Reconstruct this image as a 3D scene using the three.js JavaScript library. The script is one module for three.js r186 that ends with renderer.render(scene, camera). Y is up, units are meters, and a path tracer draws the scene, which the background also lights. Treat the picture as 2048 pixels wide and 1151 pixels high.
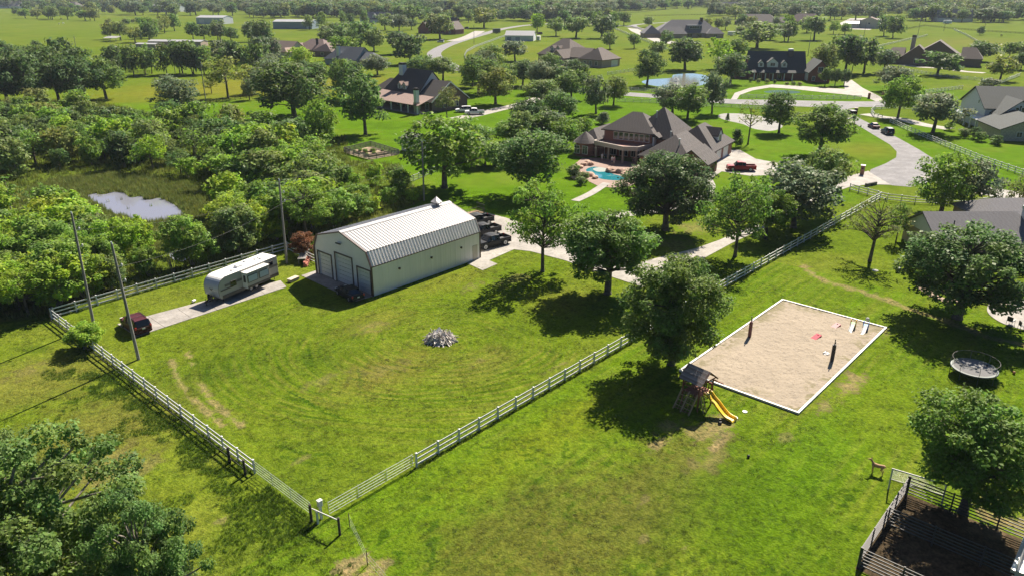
import * as THREE from 'three';
import { Sky } from 'three/addons/objects/Sky.js';
import { mergeGeometries } from 'three/addons/utils/BufferGeometryUtils.js';
import { RoundedBoxGeometry } from 'three/addons/geometries/RoundedBoxGeometry.js';
import { MarchingCubes } from 'three/addons/objects/MarchingCubes.js';

// ---------------------------------------------------------------- camera, sky, sun, exposure
const scene = new THREE.Scene();
const camera = new THREE.PerspectiveCamera(42.0, 1024 / 575, 0.5, 6000);
camera.position.set(0, 36, 0);
camera.rotation.set(THREE.MathUtils.degToRad(-21.98), 0, 0);
const renderer = new THREE.WebGLRenderer({ antialias: true });
renderer.setSize(1024, 575);
renderer.toneMapping = THREE.LinearToneMapping;
renderer.toneMappingExposure = 2.5;
renderer.shadowMap.enabled = true;
const SUN = new THREE.Vector3(0.346, 0.688, -0.637).normalize();
const sky = new Sky();
sky.name = 'sky'; sky.userData.kind = 'structure';
sky.scale.setScalar(5000);
sky.material.uniforms.sunPosition.value.copy(SUN);
sky.material.uniforms.turbidity.value = 5;
sky.material.uniforms.rayleigh.value = 1.0;
sky.material.uniforms.mieCoefficient.value = 0.004;
scene.add(sky);
scene.environmentIntensity = 0.054;
const sun = new THREE.DirectionalLight(0xfff1dc, 5);
sun.position.copy(SUN).multiplyScalar(400).add(new THREE.Vector3(0, 0, -120));
sun.target.position.set(0, 0, -120);
sun.castShadow = true;
Object.assign(sun.shadow.camera, { left: -260, right: 260, top: 260, bottom: -260, near: 1, far: 1200 });
sun.shadow.mapSize.set(4096, 4096);
scene.add(sun, sun.target);
scene.fog = new THREE.FogExp2(0xcfdcec, 0.00008);

// ---------------------------------------------------------------- helpers
let seedState = 12345;
const seed = (n) => { seedState = (n * 2654435761) >>> 0; };
const rnd = () => { seedState = (seedState + 0x6d2b79f5) | 0; let t = Math.imul(seedState ^ (seedState >>> 15), 1 | seedState); t = (t + Math.imul(t ^ (t >>> 7), 61 | t)) ^ t; return ((t ^ (t >>> 14)) >>> 0) / 4294967296; };
const rr = (a, b) => a + (b - a) * rnd();
const pick = (a) => a[Math.floor(rnd() * a.length)];
const R = THREE.MathUtils.degToRad, lerp = THREE.MathUtils.lerp, clamp = THREE.MathUtils.clamp;
const sst = (x, a, b) => { const t = clamp((x - a) / (b - a), 0, 1); return t * t * (3 - 2 * t); };
const V = (x, y, z) => new THREE.Vector3(x, y, z);
const taken = {};
const numbered = (n) => { const k = taken[n] = (taken[n] ?? -1) + 1; return k ? `${n}_${String(k).padStart(3, '0')}` : n; };
const shade = (o) => { o.castShadow = o.receiveShadow = true; return o; };
function tag(o, label, category, group) { o.userData.label = label; o.userData.category = category; if (group) o.userData.group = group; return o; }
// a thing: Group at its base; yaw = compass direction of its local x axis (degrees right of straight ahead), local z points to its right
function thing(name, label, category, [x, z], yaw = 90, group, y = 0) {
  const o = new THREE.Group(); o.name = numbered(name); scene.add(o);
  o.position.set(x, y, z); o.rotation.y = R(90 - yaw);
  return tag(o, label, category, group);
}
const list = (g) => (Array.isArray(g) ? g : [g]);
function norm(g) { const h = g.index ? g.toNonIndexed() : g; for (const k of Object.keys(h.attributes)) if (!['position', 'normal', 'uv', 'color'].includes(k)) h.deleteAttribute(k); if (!h.attributes.uv) h.setAttribute('uv', new THREE.BufferAttribute(new Float32Array(h.attributes.position.count * 2), 2)); if (!h.attributes.normal) h.computeVertexNormals(); return h; }
const merge = (gs) => { gs = list(gs).map(norm); return gs.length === 1 ? gs[0] : mergeGeometries(gs); };
function part(parent, name, geos, mat) { const m = shade(new THREE.Mesh(merge(geos), mat)); m.name = parent === scene ? numbered(name) : name; parent.add(m); return m; }
function put(parent, name, geo, mat, x = 0, y = 0, z = 0, ry = 0) { const m = shade(new THREE.Mesh(geo, mat)); m.name = name; m.position.set(x, y, z); m.rotation.y = ry; parent.add(m); return m; }
function copyOf(src, label, [x, z], yaw, group, scale) {
  const c = src.clone(); c.name = numbered(src.name.replace(/_\d{3}$/, '')); c.position.set(x, src.position.y, z); if (yaw !== undefined) c.rotation.y = R(90 - yaw); if (scale) c.scale.setScalar(scale);
  c.userData = { ...src.userData, label }; if (group) c.userData.group = group; scene.add(c); return c;
}
const box = (w, h, d, x = 0, y = 0, z = 0, ry = 0, rx = 0, rz = 0) => { const g = new THREE.BoxGeometry(w, h, d); if (rx) g.rotateX(rx); if (rz) g.rotateZ(rz); if (ry) g.rotateY(ry); return g.translate(x, y, z); };
const span = (x0, x1, y0, y1, z0, z1) => box(Math.abs(x1 - x0), Math.abs(y1 - y0), Math.abs(z1 - z0), (x0 + x1) / 2, (y0 + y1) / 2, (z0 + z1) / 2);
const rbox = (w, h, d, x = 0, y = 0, z = 0, r = 0.03) => new RoundedBoxGeometry(w, h, d, 2, r).translate(x, y, z);
function rod(a, b, r0, r1 = r0, n = 6) { const d = b.clone().sub(a), g = new THREE.CylinderGeometry(r1, r0, d.length(), n, 1); g.applyQuaternion(new THREE.Quaternion().setFromUnitVectors(V(0, 1, 0), d.normalize())); return g.translate((a.x + b.x) / 2, (a.y + b.y) / 2, (a.z + b.z) / 2); }
function bar(a, b, w, h) { const d = b.clone().sub(a), L = d.length(), g = new THREE.BoxGeometry(w, h, L); g.applyMatrix4(new THREE.Matrix4().lookAt(a, b, V(0, 1, 0))); return g.translate((a.x + b.x) / 2, (a.y + b.y) / 2, (a.z + b.z) / 2); }
const wheelGeo = (r, w, n = 18) => new THREE.CylinderGeometry(r, r, w, n).rotateX(Math.PI / 2);
function tris(pts, faces, uvf) { // flat polygons -> geometry; faces are lists of indices
  const p = [], u = []; for (const f of faces) for (let i = 1; i < f.length - 1; i++) for (const k of [f[0], f[i], f[i + 1]]) { p.push(...pts[k]); u.push(...(uvf ? uvf(pts[k]) : [pts[k][0], pts[k][2]])); }
  const g = new THREE.BufferGeometry(); g.setAttribute('position', new THREE.Float32BufferAttribute(p, 3)); g.setAttribute('uv', new THREE.Float32BufferAttribute(u, 2)); g.computeVertexNormals(); return g;
}
function hull(stations, closed = true) { // loft: each station = {x, ring: [[z, y] ...]}; rings share a count
  const n = stations[0].ring.length, P = [], I = [], U = [];
  for (const s of stations) for (const [z, y] of s.ring) { P.push(s.x, y, z); U.push(s.x, y + z); }
  for (let i = 0; i < stations.length - 1; i++) for (let k = 0; k < n; k++) { const a = i * n + k, b = i * n + (k + 1) % n; I.push(a, b, a + n, b, b + n, a + n); }
  if (closed) for (const [i, flip] of [[0, 0], [stations.length - 1, 1]]) for (let k = 1; k < n - 1; k++) { const o = i * n; flip ? I.push(o, o + k, o + k + 1) : I.push(o, o + k + 1, o + k); }
  const g = new THREE.BufferGeometry(); g.setAttribute('position', new THREE.Float32BufferAttribute(P, 3)); g.setAttribute('uv', new THREE.Float32BufferAttribute(U, 2)); g.setIndex(I);
  return g.toNonIndexed();
}
const flatNormals = (g) => { g.computeVertexNormals(); return g; };
// the property grid: s along the long paddock fence, t along the left fence, both from the gate corner
const OX = -13.86, OZ = -43.84, SA = Math.sin(R(42.01)), CA = Math.cos(R(42.01));
const ST = (s, t) => [OX + s * SA - t * CA, OZ - s * CA - t * SA];
const toST = (x, z) => { const dx = x - OX, dz = -(z - OZ); return [dx * SA + dz * CA, -dx * CA + dz * SA]; };

// ---------------------------------------------------------------- noise and textures
const NT = new Float32Array(65536); seed(7); for (let i = 0; i < 65536; i++) NT[i] = rnd();
function vn(x, y) { const ix = Math.floor(x), iy = Math.floor(y); let u = x - ix, v = y - iy; u = u * u * (3 - 2 * u); v = v * v * (3 - 2 * v); const a = (ix & 255), b = ((ix + 1) & 255), c = (iy & 255) << 8, d = ((iy + 1) & 255) << 8; const p = NT[a + c], q = NT[b + c], r = NT[a + d], s = NT[b + d]; return p + (q - p) * u + (r - p) * v + (p - q - r + s) * u * v; }
const fbm = (x, y, n = 4) => { let s = 0, a = 0.5; for (let i = 0; i < n; i++) { s += a * vn(x, y); x = x * 2.03 + 17.1; y = y * 2.03 + 9.7; a *= 0.5; } return s / (1 - Math.pow(0.5, n)); };
const toS = new Uint8Array(4097); for (let i = 0; i <= 4096; i++) { const c = i / 4096; toS[i] = Math.round(255 * (c <= 0.0031308 ? c * 12.92 : 1.055 * Math.pow(c, 1 / 2.4) - 0.055)); }
const sb = (c) => toS[Math.max(0, Math.min(4096, (c * 4096) | 0))];
function dataTex(w, h, f, srgb = true, repeat) { // f(u, v, out) gives linear rgb
  const d = new Uint8Array(w * h * 4), o = [0, 0, 0];
  for (let y = 0, i = 0; y < h; y++) for (let x = 0; x < w; x++, i += 4) { f((x + 0.5) / w, (y + 0.5) / h, o); d[i] = srgb ? sb(o[0]) : o[0] * 255; d[i + 1] = srgb ? sb(o[1]) : o[1] * 255; d[i + 2] = srgb ? sb(o[2]) : o[2] * 255; d[i + 3] = 255; }
  const t = new THREE.DataTexture(d, w, h); if (srgb) t.colorSpace = THREE.SRGBColorSpace; t.magFilter = THREE.LinearFilter; t.minFilter = THREE.LinearFilter; if (repeat) { t.wrapS = t.wrapT = THREE.RepeatWrapping; t.repeat.set(repeat, repeat); } t.needsUpdate = true; return t;
}
const grey = (f) => (u, v, o) => { o[0] = o[1] = o[2] = clamp(f(u, v), 0, 1); };
// tileable: sampled on the 256-periodic lattice, so cell counts are powers of two
const tileN = (u, v, c) => { const ix = u * c, iy = v * c, fx = Math.floor(ix), fy = Math.floor(iy); let a = ix - fx, b = iy - fy; a = a * a * (3 - 2 * a); b = b * b * (3 - 2 * b); const k = (x, y) => NT[(((x % c) + c) % c) * 7 % 65536 + ((((y % c) + c) % c) * 263) % 60000 & 65535]; return lerp(lerp(k(fx, fy), k(fx + 1, fy), a), lerp(k(fx, fy + 1), k(fx + 1, fy + 1), a), b); };
const bumpGrass = dataTex(512, 512, grey((u, v) => 0.45 * tileN(u, v, 128) + 0.35 * tileN(u + 0.3, v, 64) + 0.2 * tileN(u, v + 0.7, 16)), false);
bumpGrass.wrapS = bumpGrass.wrapT = THREE.RepeatWrapping;
const bumpFine = dataTex(256, 256, grey((u, v) => 0.6 * tileN(u, v, 64) + 0.4 * tileN(u, v, 16)), false, 1);
const lin = (r, g, b) => new THREE.Color().setRGB(r, g, b);
const std = (c, rough = 0.8, extra = {}) => new THREE.MeshStandardMaterial({ color: Array.isArray(c) ? lin(...c) : c, roughness: rough, side: THREE.DoubleSide, ...extra });
// mottled material: colour varies by layered noise, uv in metres, texture spans `size` metres
function mottled([r, g, b], amount, size, rough, extra = {}, streak = 1) {
  const t = dataTex(256, 256, (u, v, o) => { const n = 1 + amount * (1.1 * (tileN(u, v * streak, 8) - 0.5) + 0.9 * (tileN(u, v * streak, 32) - 0.5) + 0.7 * (tileN(u, v, 128) - 0.5)); o[0] = r * n; o[1] = g * n; o[2] = b * n; });
  t.wrapS = t.wrapT = THREE.RepeatWrapping; t.repeat.set(1 / size, 1 / size);
  return new THREE.MeshStandardMaterial({ map: t, roughness: rough, side: THREE.DoubleSide, ...extra });
}

// ---------------------------------------------------------------- ground
const inPoly = (P, x, z) => { let c = false; for (let i = 0, j = P.length - 1; i < P.length; j = i++) { const [xi, zi] = P[i], [xj, zj] = P[j]; if ((zi > z) !== (zj > z) && x < ((xj - xi) * (z - zi)) / (zj - zi) + xi) c = !c; } return c; };
const segD = (x, z, [ax, az], [bx, bz]) => { const dx = bx - ax, dz = bz - az, t = clamp(((x - ax) * dx + (z - az) * dz) / (dx * dx + dz * dz), 0, 1); return Math.hypot(x - ax - t * dx, z - az - t * dz); };
const pathD = (x, z, P) => { let d = 1e9; for (let i = 0; i < P.length - 1; i++) d = Math.min(d, segD(x, z, P[i], P[i + 1])); return d; };
const boxed = (P, pad) => { const xs = P.map((p) => p[0]), zs = P.map((p) => p[1]); return { P, x0: Math.min(...xs) - pad, x1: Math.max(...xs) + pad, z0: Math.min(...zs) - pad, z1: Math.max(...zs) + pad }; };
const hitBox = (B, x, z) => x > B.x0 && x < B.x1 && z > B.z0 && z < B.z1;
// bare or worn patches seen in the lawn: [centre, radius along s, radius along t, strength]
const PATCH = [
  [[32.82, -63.96], 5, 1.1, 0.9], [[28.95, -60.22], 2, 0.8, 0.7], [[42, -76.48], 2, 1.5, 0.6], [[17.14, -53.72], 1.5, 0.6, 0.8], [[12.57, -54.09], 2.5, 0.6, 0.7], [[14.17, -56.82], 2.2, 1, 0.6],
  [[18.36, -56.82], 2.2, 1.2, 0.75], [[16.32, -55.63], 1.6, 1.6, 0.6], [[4.92, -68.31], 2.6, 0.5, 0.5], [[2.22, -63.47], 2, 0.6, 0.3], [[-3.57, -69.2], 2.2, 1, 0.28], [[-18.76, -64.46], 3, 1.4, 0.32], [[-12.81, -67.02], 5, 2, 0.25],
  [[-15.65, -77.82], 2.4, 1.6, 0.3], [[-5.07, -89.28], 3, 1.5, 0.35], [[0.4, -91.92], 3, 1.6, 0.35], [[-10.8, -39.36], 1.6, 0.9, 0.95], [[-9.68, -38.67], 1.6, 0.8, 0.9], [[-17.34, -51.56], 1.2, 0.4, 0.35], [[-25.1, -51.56], 0.7, 0.4, 0.5],
  [[-21.2, -44.15], 0.9, 0.4, 0.5], [[-30.83, -49.87], 3.5, 2, 0.35], [[-33.69, -51.56], 4, 3, 0.3], [[-48.63, -67.02], 4, 3, 0.25], [[36.96, -113.67], 5, 2, 0.5], [[56.33, -133.3], 4, 1.5, 0.4], [[29.33, -114.99], 4, 3, 0.45], [[24.36, -106.27], 4, 3, 0.4],
  [[35.79, -44.15], 3, 2, 0.9], [[36.54, -43.6], 3, 2.5, 0.9], [[36.24, -46.43], 2, 1.5, 0.6], [[16.19, -51.56], 3, 1.5, 0.35], [[10.03, -46.43], 1, 0.4, 0.4], [[9.35, -42.29], 0.9, 0.4, 0.4], [[11.95, -41.28], 0.6, 0.4, 0.4], [[23.73, -55.08], 1.2, 0.6, 0.4],
];
const TRACKS = [[[-35.27, -69.2], [-33.78, -66.5], [-32.14, -63.96], [-29.26, -60.67], [-25.78, -56.82]], [[-34.3, -70.91], [-32.88, -68.64], [-30.49, -64.46], [-28.27, -61.12], [-24.01, -56.82]]].map((P) => boxed(P, 2));
const RUTS = [[[-21.48, -62.8], [-19.38, -61.12], [-16.99, -58.91], [-14.69, -57.64]], [[-19.93, -53.87], [-18.07, -52.77], [-16.49, -52.27], [-14.5, -52.62]], [[-19.13, -52.12], [-17.3, -51.42], [-15.54, -50.87], [-14.56, -51.01]], [[-15.63, -67.24], [-14.81, -64.76], [-14.43, -63.47]]].map((P) => boxed(P, 1));
const WASH = boxed([[40.31, -97.63], [40.4, -94.14], [41.53, -91.03], [44.19, -88.09], [46.62, -85.16], [48.03, -81.79], [50.22, -79.2], [52.1, -75.44], [55.25, -72.69], [56.77, -69.2]], 4);
const PEN = [ST(21.2, -30.3), ST(32, -30.3), ST(32, -52), ST(21.2, -52)];
const MARSH = [[-68.92, -76.48], [-53.83, -80.05], [-33.45, -105.35], [-27.98, -99.67], [-25.96, -111.1], [-15.73, -131.58], [-24.19, -160.03], [-35.99, -165.03], [-43.29, -195], [-56.38, -181.88], [-83.89, -209.99], [-101.86, -222.73], [-142.77, -258.91], [-173.22, -258.91], [-207.05, -258.91]];
const MARSHB = boxed(MARSH, 6);
const POND = [[-78.66, -134.71], [-77.92, -136.14], [-75.88, -135.42], [-74.73, -137.23], [-72.5, -136.5], [-69.69, -133.3], [-68.34, -134.35], [-66.34, -131.58], [-64.41, -132.95], [-61.99, -130.9], [-59.09, -127.61], [-56.5, -123.85], [-55.23, -121.16], [-56.63, -120.28], [-58.25, -118.85], [-60.18, -118], [-62.38, -118.85], [-65.11, -121.45], [-67.21, -122.64], [-69, -123.85], [-72.28, -127.61], [-75.05, -130.23]];
const LUSH = [[[-46.39, -209.99], 40, 60], [[-2.39, -146.59], 40, 34], [[45.45, -146.59], 22, 22], [[65.13, -181.88], 40, 30], [[24.27, -236.99], 60, 60], [[103.21, -175.92], 36, 40], [[134.93, -308.12], 90, 60], [[97.01, -278.03], 60, 30], [[-58.58, -232.05], 60, 40], [[-95.9, -242.13], 60, 14]];
// broad patches of different turf: [centre, radius along s, radius along t, colour, strength]
const TURF = [
  [[6.03, -44.15], 10, 8, [0.078, 0.0827, 0.0172], 0.7], [[11.71, -47.33], 6, 4, [0.0858, 0.0842, 0.0195], 0.55], [[0.54, -39.59], 6, 5, [0.0858, 0.0874, 0.0172], 0.6], [[4.68, -56.82], 13, 2.6, [0.113, 0.142, 0.00936], 0.6], [[17.2, -46.43], 9, 6, [0.044, 0.088, 0.0045], 0.7], [[26.29, -54.47], 10, 3.5, [0.0585, 0.125, 0.00468], 0.5],
  [[33.63, -59.34], 8, 4, [0.105, 0.144, 0.00936], 0.45], [[20.15, -42.03], 6, 5, [0.0663, 0.125, 0.00468], 0.5], [[14.87, -52.98], 4, 3, [0.0936, 0.0858, 0.0234], 0.5], [[-12.31, -67.02], 8, 4, [0.121, 0.109, 0.0234], 0.55], [[-3.27, -68.1], 5, 3, [0.125, 0.113, 0.0273], 0.4], [[-15.89, -79.2], 5, 3, [0.125, 0.113, 0.0234], 0.4],
  [[-26.51, -77.82], 7, 5, [0.0741, 0.121, 0.00702], 0.5], [[-16.18, -50.2], 6, 5, [0.0663, 0.105, 0.0078], 0.5], [[-33.05, -73.92], 6, 5, [0.0858, 0.117, 0.00936], 0.5], [[-8.17, -91.92], 8, 3, [0.133, 0.129, 0.0234], 0.4], [[6.54, -85.16], 6, 4, [0.133, 0.125, 0.0234], 0.4], [[-36.03, -54.47], 9, 7, [0.113, 0.0975, 0.0273], 0.55], [[-47.4, -64.96], 8, 6, [0.117, 0.105, 0.0273], 0.5], [[-18.01, -41.03], 6, 5, [0.0546, 0.0936, 0.0078], 0.5],
  [[-104.81, -296.91], 60, 34, [0.148, 0.144, 0.0172], 0.75], [[-72.06, -296.91], 40, 22, [0.14, 0.14, 0.0172], 0.6], [[83.18, -175.92], 13, 9, [0.133, 0.129, 0.0156], 0.5], [[-7.19, -470.06], 45, 30, [0.133, 0.136, 0.0156], 0.5], [[60.11, -435.32], 60, 40, [0.117, 0.136, 0.0117], 0.5], [[313.96, -533.54], 60, 40, [0.125, 0.125, 0.0273], 0.5], [[74.01, -122.04], 12, 5, [0.101, 0.125, 0.0117], 0.4],
];
const PILE = [-7.88, -73.92];
function groundColour(x, z, o, fine) {
  const [s, t] = toST(x, z);
  const n1 = fbm(x * 0.035, z * 0.035, 3), n2 = fbm(x * 0.16 + 40, z * 0.16, 3), n3 = fine ? vn(x * 1.3, z * 1.3) : 0.5, n4 = fine ? vn(x * 5.1 + 3, z * 5.1) : 0.5, n5 = fine ? vn(x * 13.7, z * 13.7) : 0.5;
  let r = 0.083, g = 0.127, b = 0.0078;                                   // mown grass
  const far = Math.hypot(x, z);
  const warm = sst(far, 260, 700);
  let dry = clamp((n2 - 0.5) * 2.2 + (n1 - 0.5) * 1.6, 0, 1) * 0.5, dark = clamp((0.45 - n2) * 2.4 + (0.5 - n1), 0, 1) * 0.6, bare = 0, lush = 0;
  if (far < 330) {
    for (const [c, rx, rz] of LUSH) { const e = Math.hypot((x - c[0]) / rx, (z - c[1]) / rz); if (e < 1.15) lush = Math.max(lush, 1 - sst(e + (n2 - 0.5) * 0.3, 0.75, 1.1)); }
    const warpS = s + (n2 - 0.5) * 1.6, warpT = t + (n1 - 0.5) * 2;
    if (s > 0 && t > 0 && t < 54 && s < 34) {                              // barn yard: mown in rings around the brush pile
      const dx = x - PILE[0], dz = (z - PILE[1]) * 1.25, rad = Math.hypot(dx, dz) + (n1 - 0.5) * 5, ang = Math.atan2(dz, dx);
      const ring = vn(rad * 2.6 + 100, ang * 3.2 + n2 * 2) * 0.6 + vn(rad * 6.1, ang * 9) * 0.4, w = 1 - sst(rad, 20, 34);
      dry = clamp(dry + 0.1 + (ring - 0.5) * 0.9 * w, 0, 1); const line = Math.abs(vn(rad * 1.5 + 31, ang * 1.6 + 4) - 0.5) * 2; dark += (1 - sst(line, 0.04, 0.16)) * 0.6 * w * sst(vn(rad * 0.5 + 3, ang * 2.5), 0.4, 0.7); if (ring < 0.36) dark += (0.36 - ring) * 2.2 * w;
      const arc = Math.sin(rad * 5.4 + n1 * 9 + vn(rad * 0.8, ang * 4) * 3), band = sst(rad, 3, 7) * (1 - sst(rad, 19, 27)) * sst(vn(rad * 0.35 + 9, ang * 1.7 + 2) + (dz > 0 ? 0.12 : -0.1), 0.42, 0.66);
      const brk = sst(vn(x * 0.9, z * 0.9 + 60) * 0.6 + vn(rad * 2.2, ang * 14) * 0.4, 0.22, 0.52); dark += sst(arc, 0.35, 0.95) * 0.55 * band * brk; dry = clamp(dry + sst(-arc, 0.2, 0.9) * 0.42 * band * brk, 0, 1);
      lush *= 0.3;
    } else if (t <= 0 && s < 75) {                                         // lawn beyond the long fence: mower stripes along it
      const st1 = vn(warpT * 0.62, s * 0.03), st2 = vn(t * 2.9, s * 0.16 + 8) * 0.6 + vn(t * 6.5, s * 0.3) * 0.4;
      lush = Math.max(lush, clamp(0.38 + (st1 - 0.5) * 0.7 + (st2 - 0.5) * 0.35, 0, 1) * (1 - 0.75 * sst(-t - 0.3 * s, 2, 16) * (1 - sst(s, 14, 30))));
      dry = clamp(dry * 0.7 + (st2 - 0.5) * 0.8, 0, 1); if (st2 < 0.36) dark += (0.36 - st2) * 1.6; const mow = Math.sin(t * 4.6 + n1 * 3 + n2), mk = sst(vn(s * 0.12 + 4, t * 0.3), 0.35, 0.6); dark += sst(mow, 0.3, 0.9) * 0.28 * mk; dry = clamp(dry + sst(-mow, 0.2, 0.9) * 0.22 * mk, 0, 1);
      if (s < 30) { const cl = vn(x * 0.9 + 9, z * 0.9) * vn(x * 2.6, z * 2.6); dark += sst(cl, 0.42, 0.6) * 0.9; }
    } else if (s <= 0) {                                                   // rough pasture outside the left fence
      dry = clamp(dry + 0.22 + (n1 - 0.45) * 0.9, 0, 1);
      const clump = vn(x * 0.35 + 5, z * 0.35) * 0.6 + vn(x * 0.9, z * 0.9 + 4) * 0.4, nearF = 1 - sst(-s, 1, 11);
      dark += sst(clump + 0.05 * nearF, 0.56, 0.7) * (0.3 + 0.5 * nearF) * 0.8;
    }
    for (const [c, ra, rb, k] of PATCH) { const dx = x - c[0], dz = z - c[1]; if (dx * dx + dz * dz > 150) continue; const u = dx * SA - dz * CA, v = -dx * CA - dz * SA, e = Math.hypot(u / ra, v / rb) + (n2 - 0.5) * 1.5 + (n3 - 0.5) * 1.1 + (n4 - 0.5) * 0.8; bare = Math.max(bare, k * 0.85 * (1 - sst(e + (n5 - 0.5) * 0.5, 0.3, 1.0))); }
    for (const B of TRACKS) if (hitBox(B, x, z)) bare = Math.max(bare, 0.6 * (1 - sst(pathD(x, z, B.P) + (n3 - 0.5) * 0.6 + (n4 - 0.5) * 0.5, 0.12, 0.55)) * sst(n2 + n3 * 0.6, 0.5, 0.8));
    for (const B of RUTS) if (hitBox(B, x, z)) dark += 0.9 * (1 - sst(pathD(x, z, B.P) + (n4 - 0.5) * 0.3, 0.05, 0.3));
    if (hitBox(WASH, x, z)) bare = Math.max(bare, 0.62 * (1 - sst(pathD(x, z, WASH.P) + (n3 - 0.5) * 1.1 + (n4 - 0.5) * 0.8, 0.1, 0.9)));
  }
  if (far > 300 && z < 0) { lush = Math.max(lush, 0.25 * (1 - warm)); dry = clamp(dry + 0.12 + 0.25 * (n1 - 0.4), 0, 1); }
  const mix = (R_, G_, B_, k) => { r += (R_ - r) * k; g += (G_ - g) * k; b += (B_ - b) * k; };
  mix(0.07, 0.142, 0.004, clamp(lush, 0, 1));
  mix(0.17, 0.153, 0.036, clamp(dry * 0.5, 0, 1));
  mix(0.03, 0.066, 0.004, clamp(dark * 0.72, 0, 1));
  for (const [c, ra, rb, col, k] of TURF) { const dx = x - c[0], dz = z - c[1], m = Math.max(ra, rb) * 1.7; if (dx > m || dx < -m || dz > m || dz < -m) continue; const u = dx * SA - dz * CA, v = -dx * CA - dz * SA, e = Math.hypot(u / ra, v / rb) + (n1 - 0.5) * 0.6 + (n2 - 0.5) * 0.9 + (n3 - 0.5) * 0.35; mix(col[0], col[1], col[2], k * (1 - sst(e, 0.3, 1.35)) * (1 - 0.6 * clamp(dark, 0, 1))); }
  let grain = fine ? (n3 - 0.5) * 0.34 + (n4 - 0.5) * 0.52 + (n5 - 0.5) * 0.62 : (vn(x * 0.7, z * 0.7) - 0.5) * 0.25;
  if (hitBox(MARSHB, x, z) && inPoly(MARSH, x, z)) { mix(0.078, 0.11, 0.014, 0.85); mix(0.115, 0.1, 0.04, sst(n2, 0.5, 0.75) * 0.4); }
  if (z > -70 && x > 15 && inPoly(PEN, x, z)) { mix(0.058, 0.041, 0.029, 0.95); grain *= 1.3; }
  if (bare > 0) mix(0.215 + n4 * 0.08, 0.16 + n4 * 0.05, 0.092 + n4 * 0.025, bare * (0.72 + 0.28 * n4));
  const k = 1 + grain; o[0] = r * k * (1 + (n4 - 0.5) * 0.12); o[1] = g * k; o[2] = b * k;
}
const LEVELS = [ // x half width, z far, z near, texture size
  { x: 64, z0: -94, z1: -30, w: 2048, h: 1024, fine: true }, { x: 128, z0: -138, z1: -10, w: 2048, h: 1024, fine: true },
  { x: 512, z0: -462, z1: 50, w: 2048, h: 1024, fine: false }, { x: 2600, z0: -4600, z1: 600, w: 1024, h: 1024, fine: false },
];
{
  const P = [], U = [], U1 = [], N = [], groups = [], mats = [];
  const quad = (L, x0, x1, z0, z1) => { // z0 far (more negative) z1 near
    for (const [x, z] of [[x0, z1], [x1, z1], [x1, z0], [x0, z1], [x1, z0], [x0, z0]]) { P.push(x, 0, z); N.push(0, 1, 0); U.push((x + L.x) / (2 * L.x), (z - L.z0) / (L.z1 - L.z0)); U1.push(x, z); }
  };
  LEVELS.forEach((L, i) => {
    const start = P.length / 3, I = LEVELS[i - 1];
    if (!I) quad(L, -L.x, L.x, L.z0, L.z1);
    else { quad(L, -L.x, L.x, L.z0, I.z0); quad(L, -L.x, L.x, I.z1, L.z1); quad(L, -L.x, -I.x, I.z0, I.z1); quad(L, I.x, L.x, I.z0, I.z1); }
    groups.push([start, P.length / 3 - start, i]);
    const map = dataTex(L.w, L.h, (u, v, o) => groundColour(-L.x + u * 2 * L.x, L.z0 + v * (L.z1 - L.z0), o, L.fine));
    const bt = bumpGrass.clone(); bt.channel = 1; bt.repeat.set(1 / 9, 1 / 9); bt.needsUpdate = true;
    mats.push(new THREE.MeshPhysicalMaterial({ map, roughness: 1, specularIntensity: 0.03, bumpMap: i < 3 ? bt : null, bumpScale: 0.07, side: THREE.DoubleSide }));
  });
  const g = new THREE.BufferGeometry();
  g.setAttribute('position', new THREE.Float32BufferAttribute(P, 3)); g.setAttribute('normal', new THREE.Float32BufferAttribute(N, 3)); g.setAttribute('uv', new THREE.Float32BufferAttribute(U, 2)); g.setAttribute('uv1', new THREE.Float32BufferAttribute(U1, 2));
  for (const q of groups) g.addGroup(...q);
  const m = shade(new THREE.Mesh(g, mats)); m.name = 'ground'; m.userData.kind = 'structure'; scene.add(m);
}
console.log('ground done');
// ---------------------------------------------------------------- trees
const leafMat = (c, tr = 0.5, coat = 0.14) => new THREE.MeshPhysicalMaterial({ color: lin(...c), vertexColors: true, roughness: 0.95, transmission: tr, thickness: 0, side: THREE.DoubleSide, specularIntensity: 0.3, clearcoat: coat, clearcoatRoughness: 0.4 });
const LEAF = {
  oak: [leafMat([0.145, 0.237, 0.043]), leafMat([0.117, 0.213, 0.046]), leafMat([0.173, 0.254, 0.060])],
  dark: [leafMat([0.082, 0.147, 0.037]), leafMat([0.096, 0.164, 0.048]), leafMat([0.106, 0.177, 0.035])],
  mid: [leafMat([0.166, 0.285, 0.029]), leafMat([0.178, 0.304, 0.033]), leafMat([0.137, 0.253, 0.033])],
  lime: [leafMat([0.254, 0.397, 0.022], 0.5, 0.06), leafMat([0.221, 0.371, 0.022], 0.5, 0.06), leafMat([0.184, 0.333, 0.026], 0.5, 0.06), leafMat([0.281, 0.403, 0.028], 0.5, 0.06)],
  grey: [leafMat([0.162, 0.216, 0.106], 0.45, 0.16), leafMat([0.143, 0.199, 0.091], 0.45, 0.16), leafMat([0.184, 0.236, 0.122], 0.45, 0.16)],
  olive: [leafMat([0.204, 0.251, 0.045]), leafMat([0.184, 0.235, 0.055])],
  pale: [leafMat([0.200, 0.244, 0.044], 0.45), leafMat([0.188, 0.225, 0.062], 0.45)],
  rust: [leafMat([0.2, 0.085, 0.03])],
  dead: [leafMat([0.2, 0.175, 0.14], 0.1)],
  purple: [leafMat([0.05, 0.024, 0.022])],
};
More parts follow.
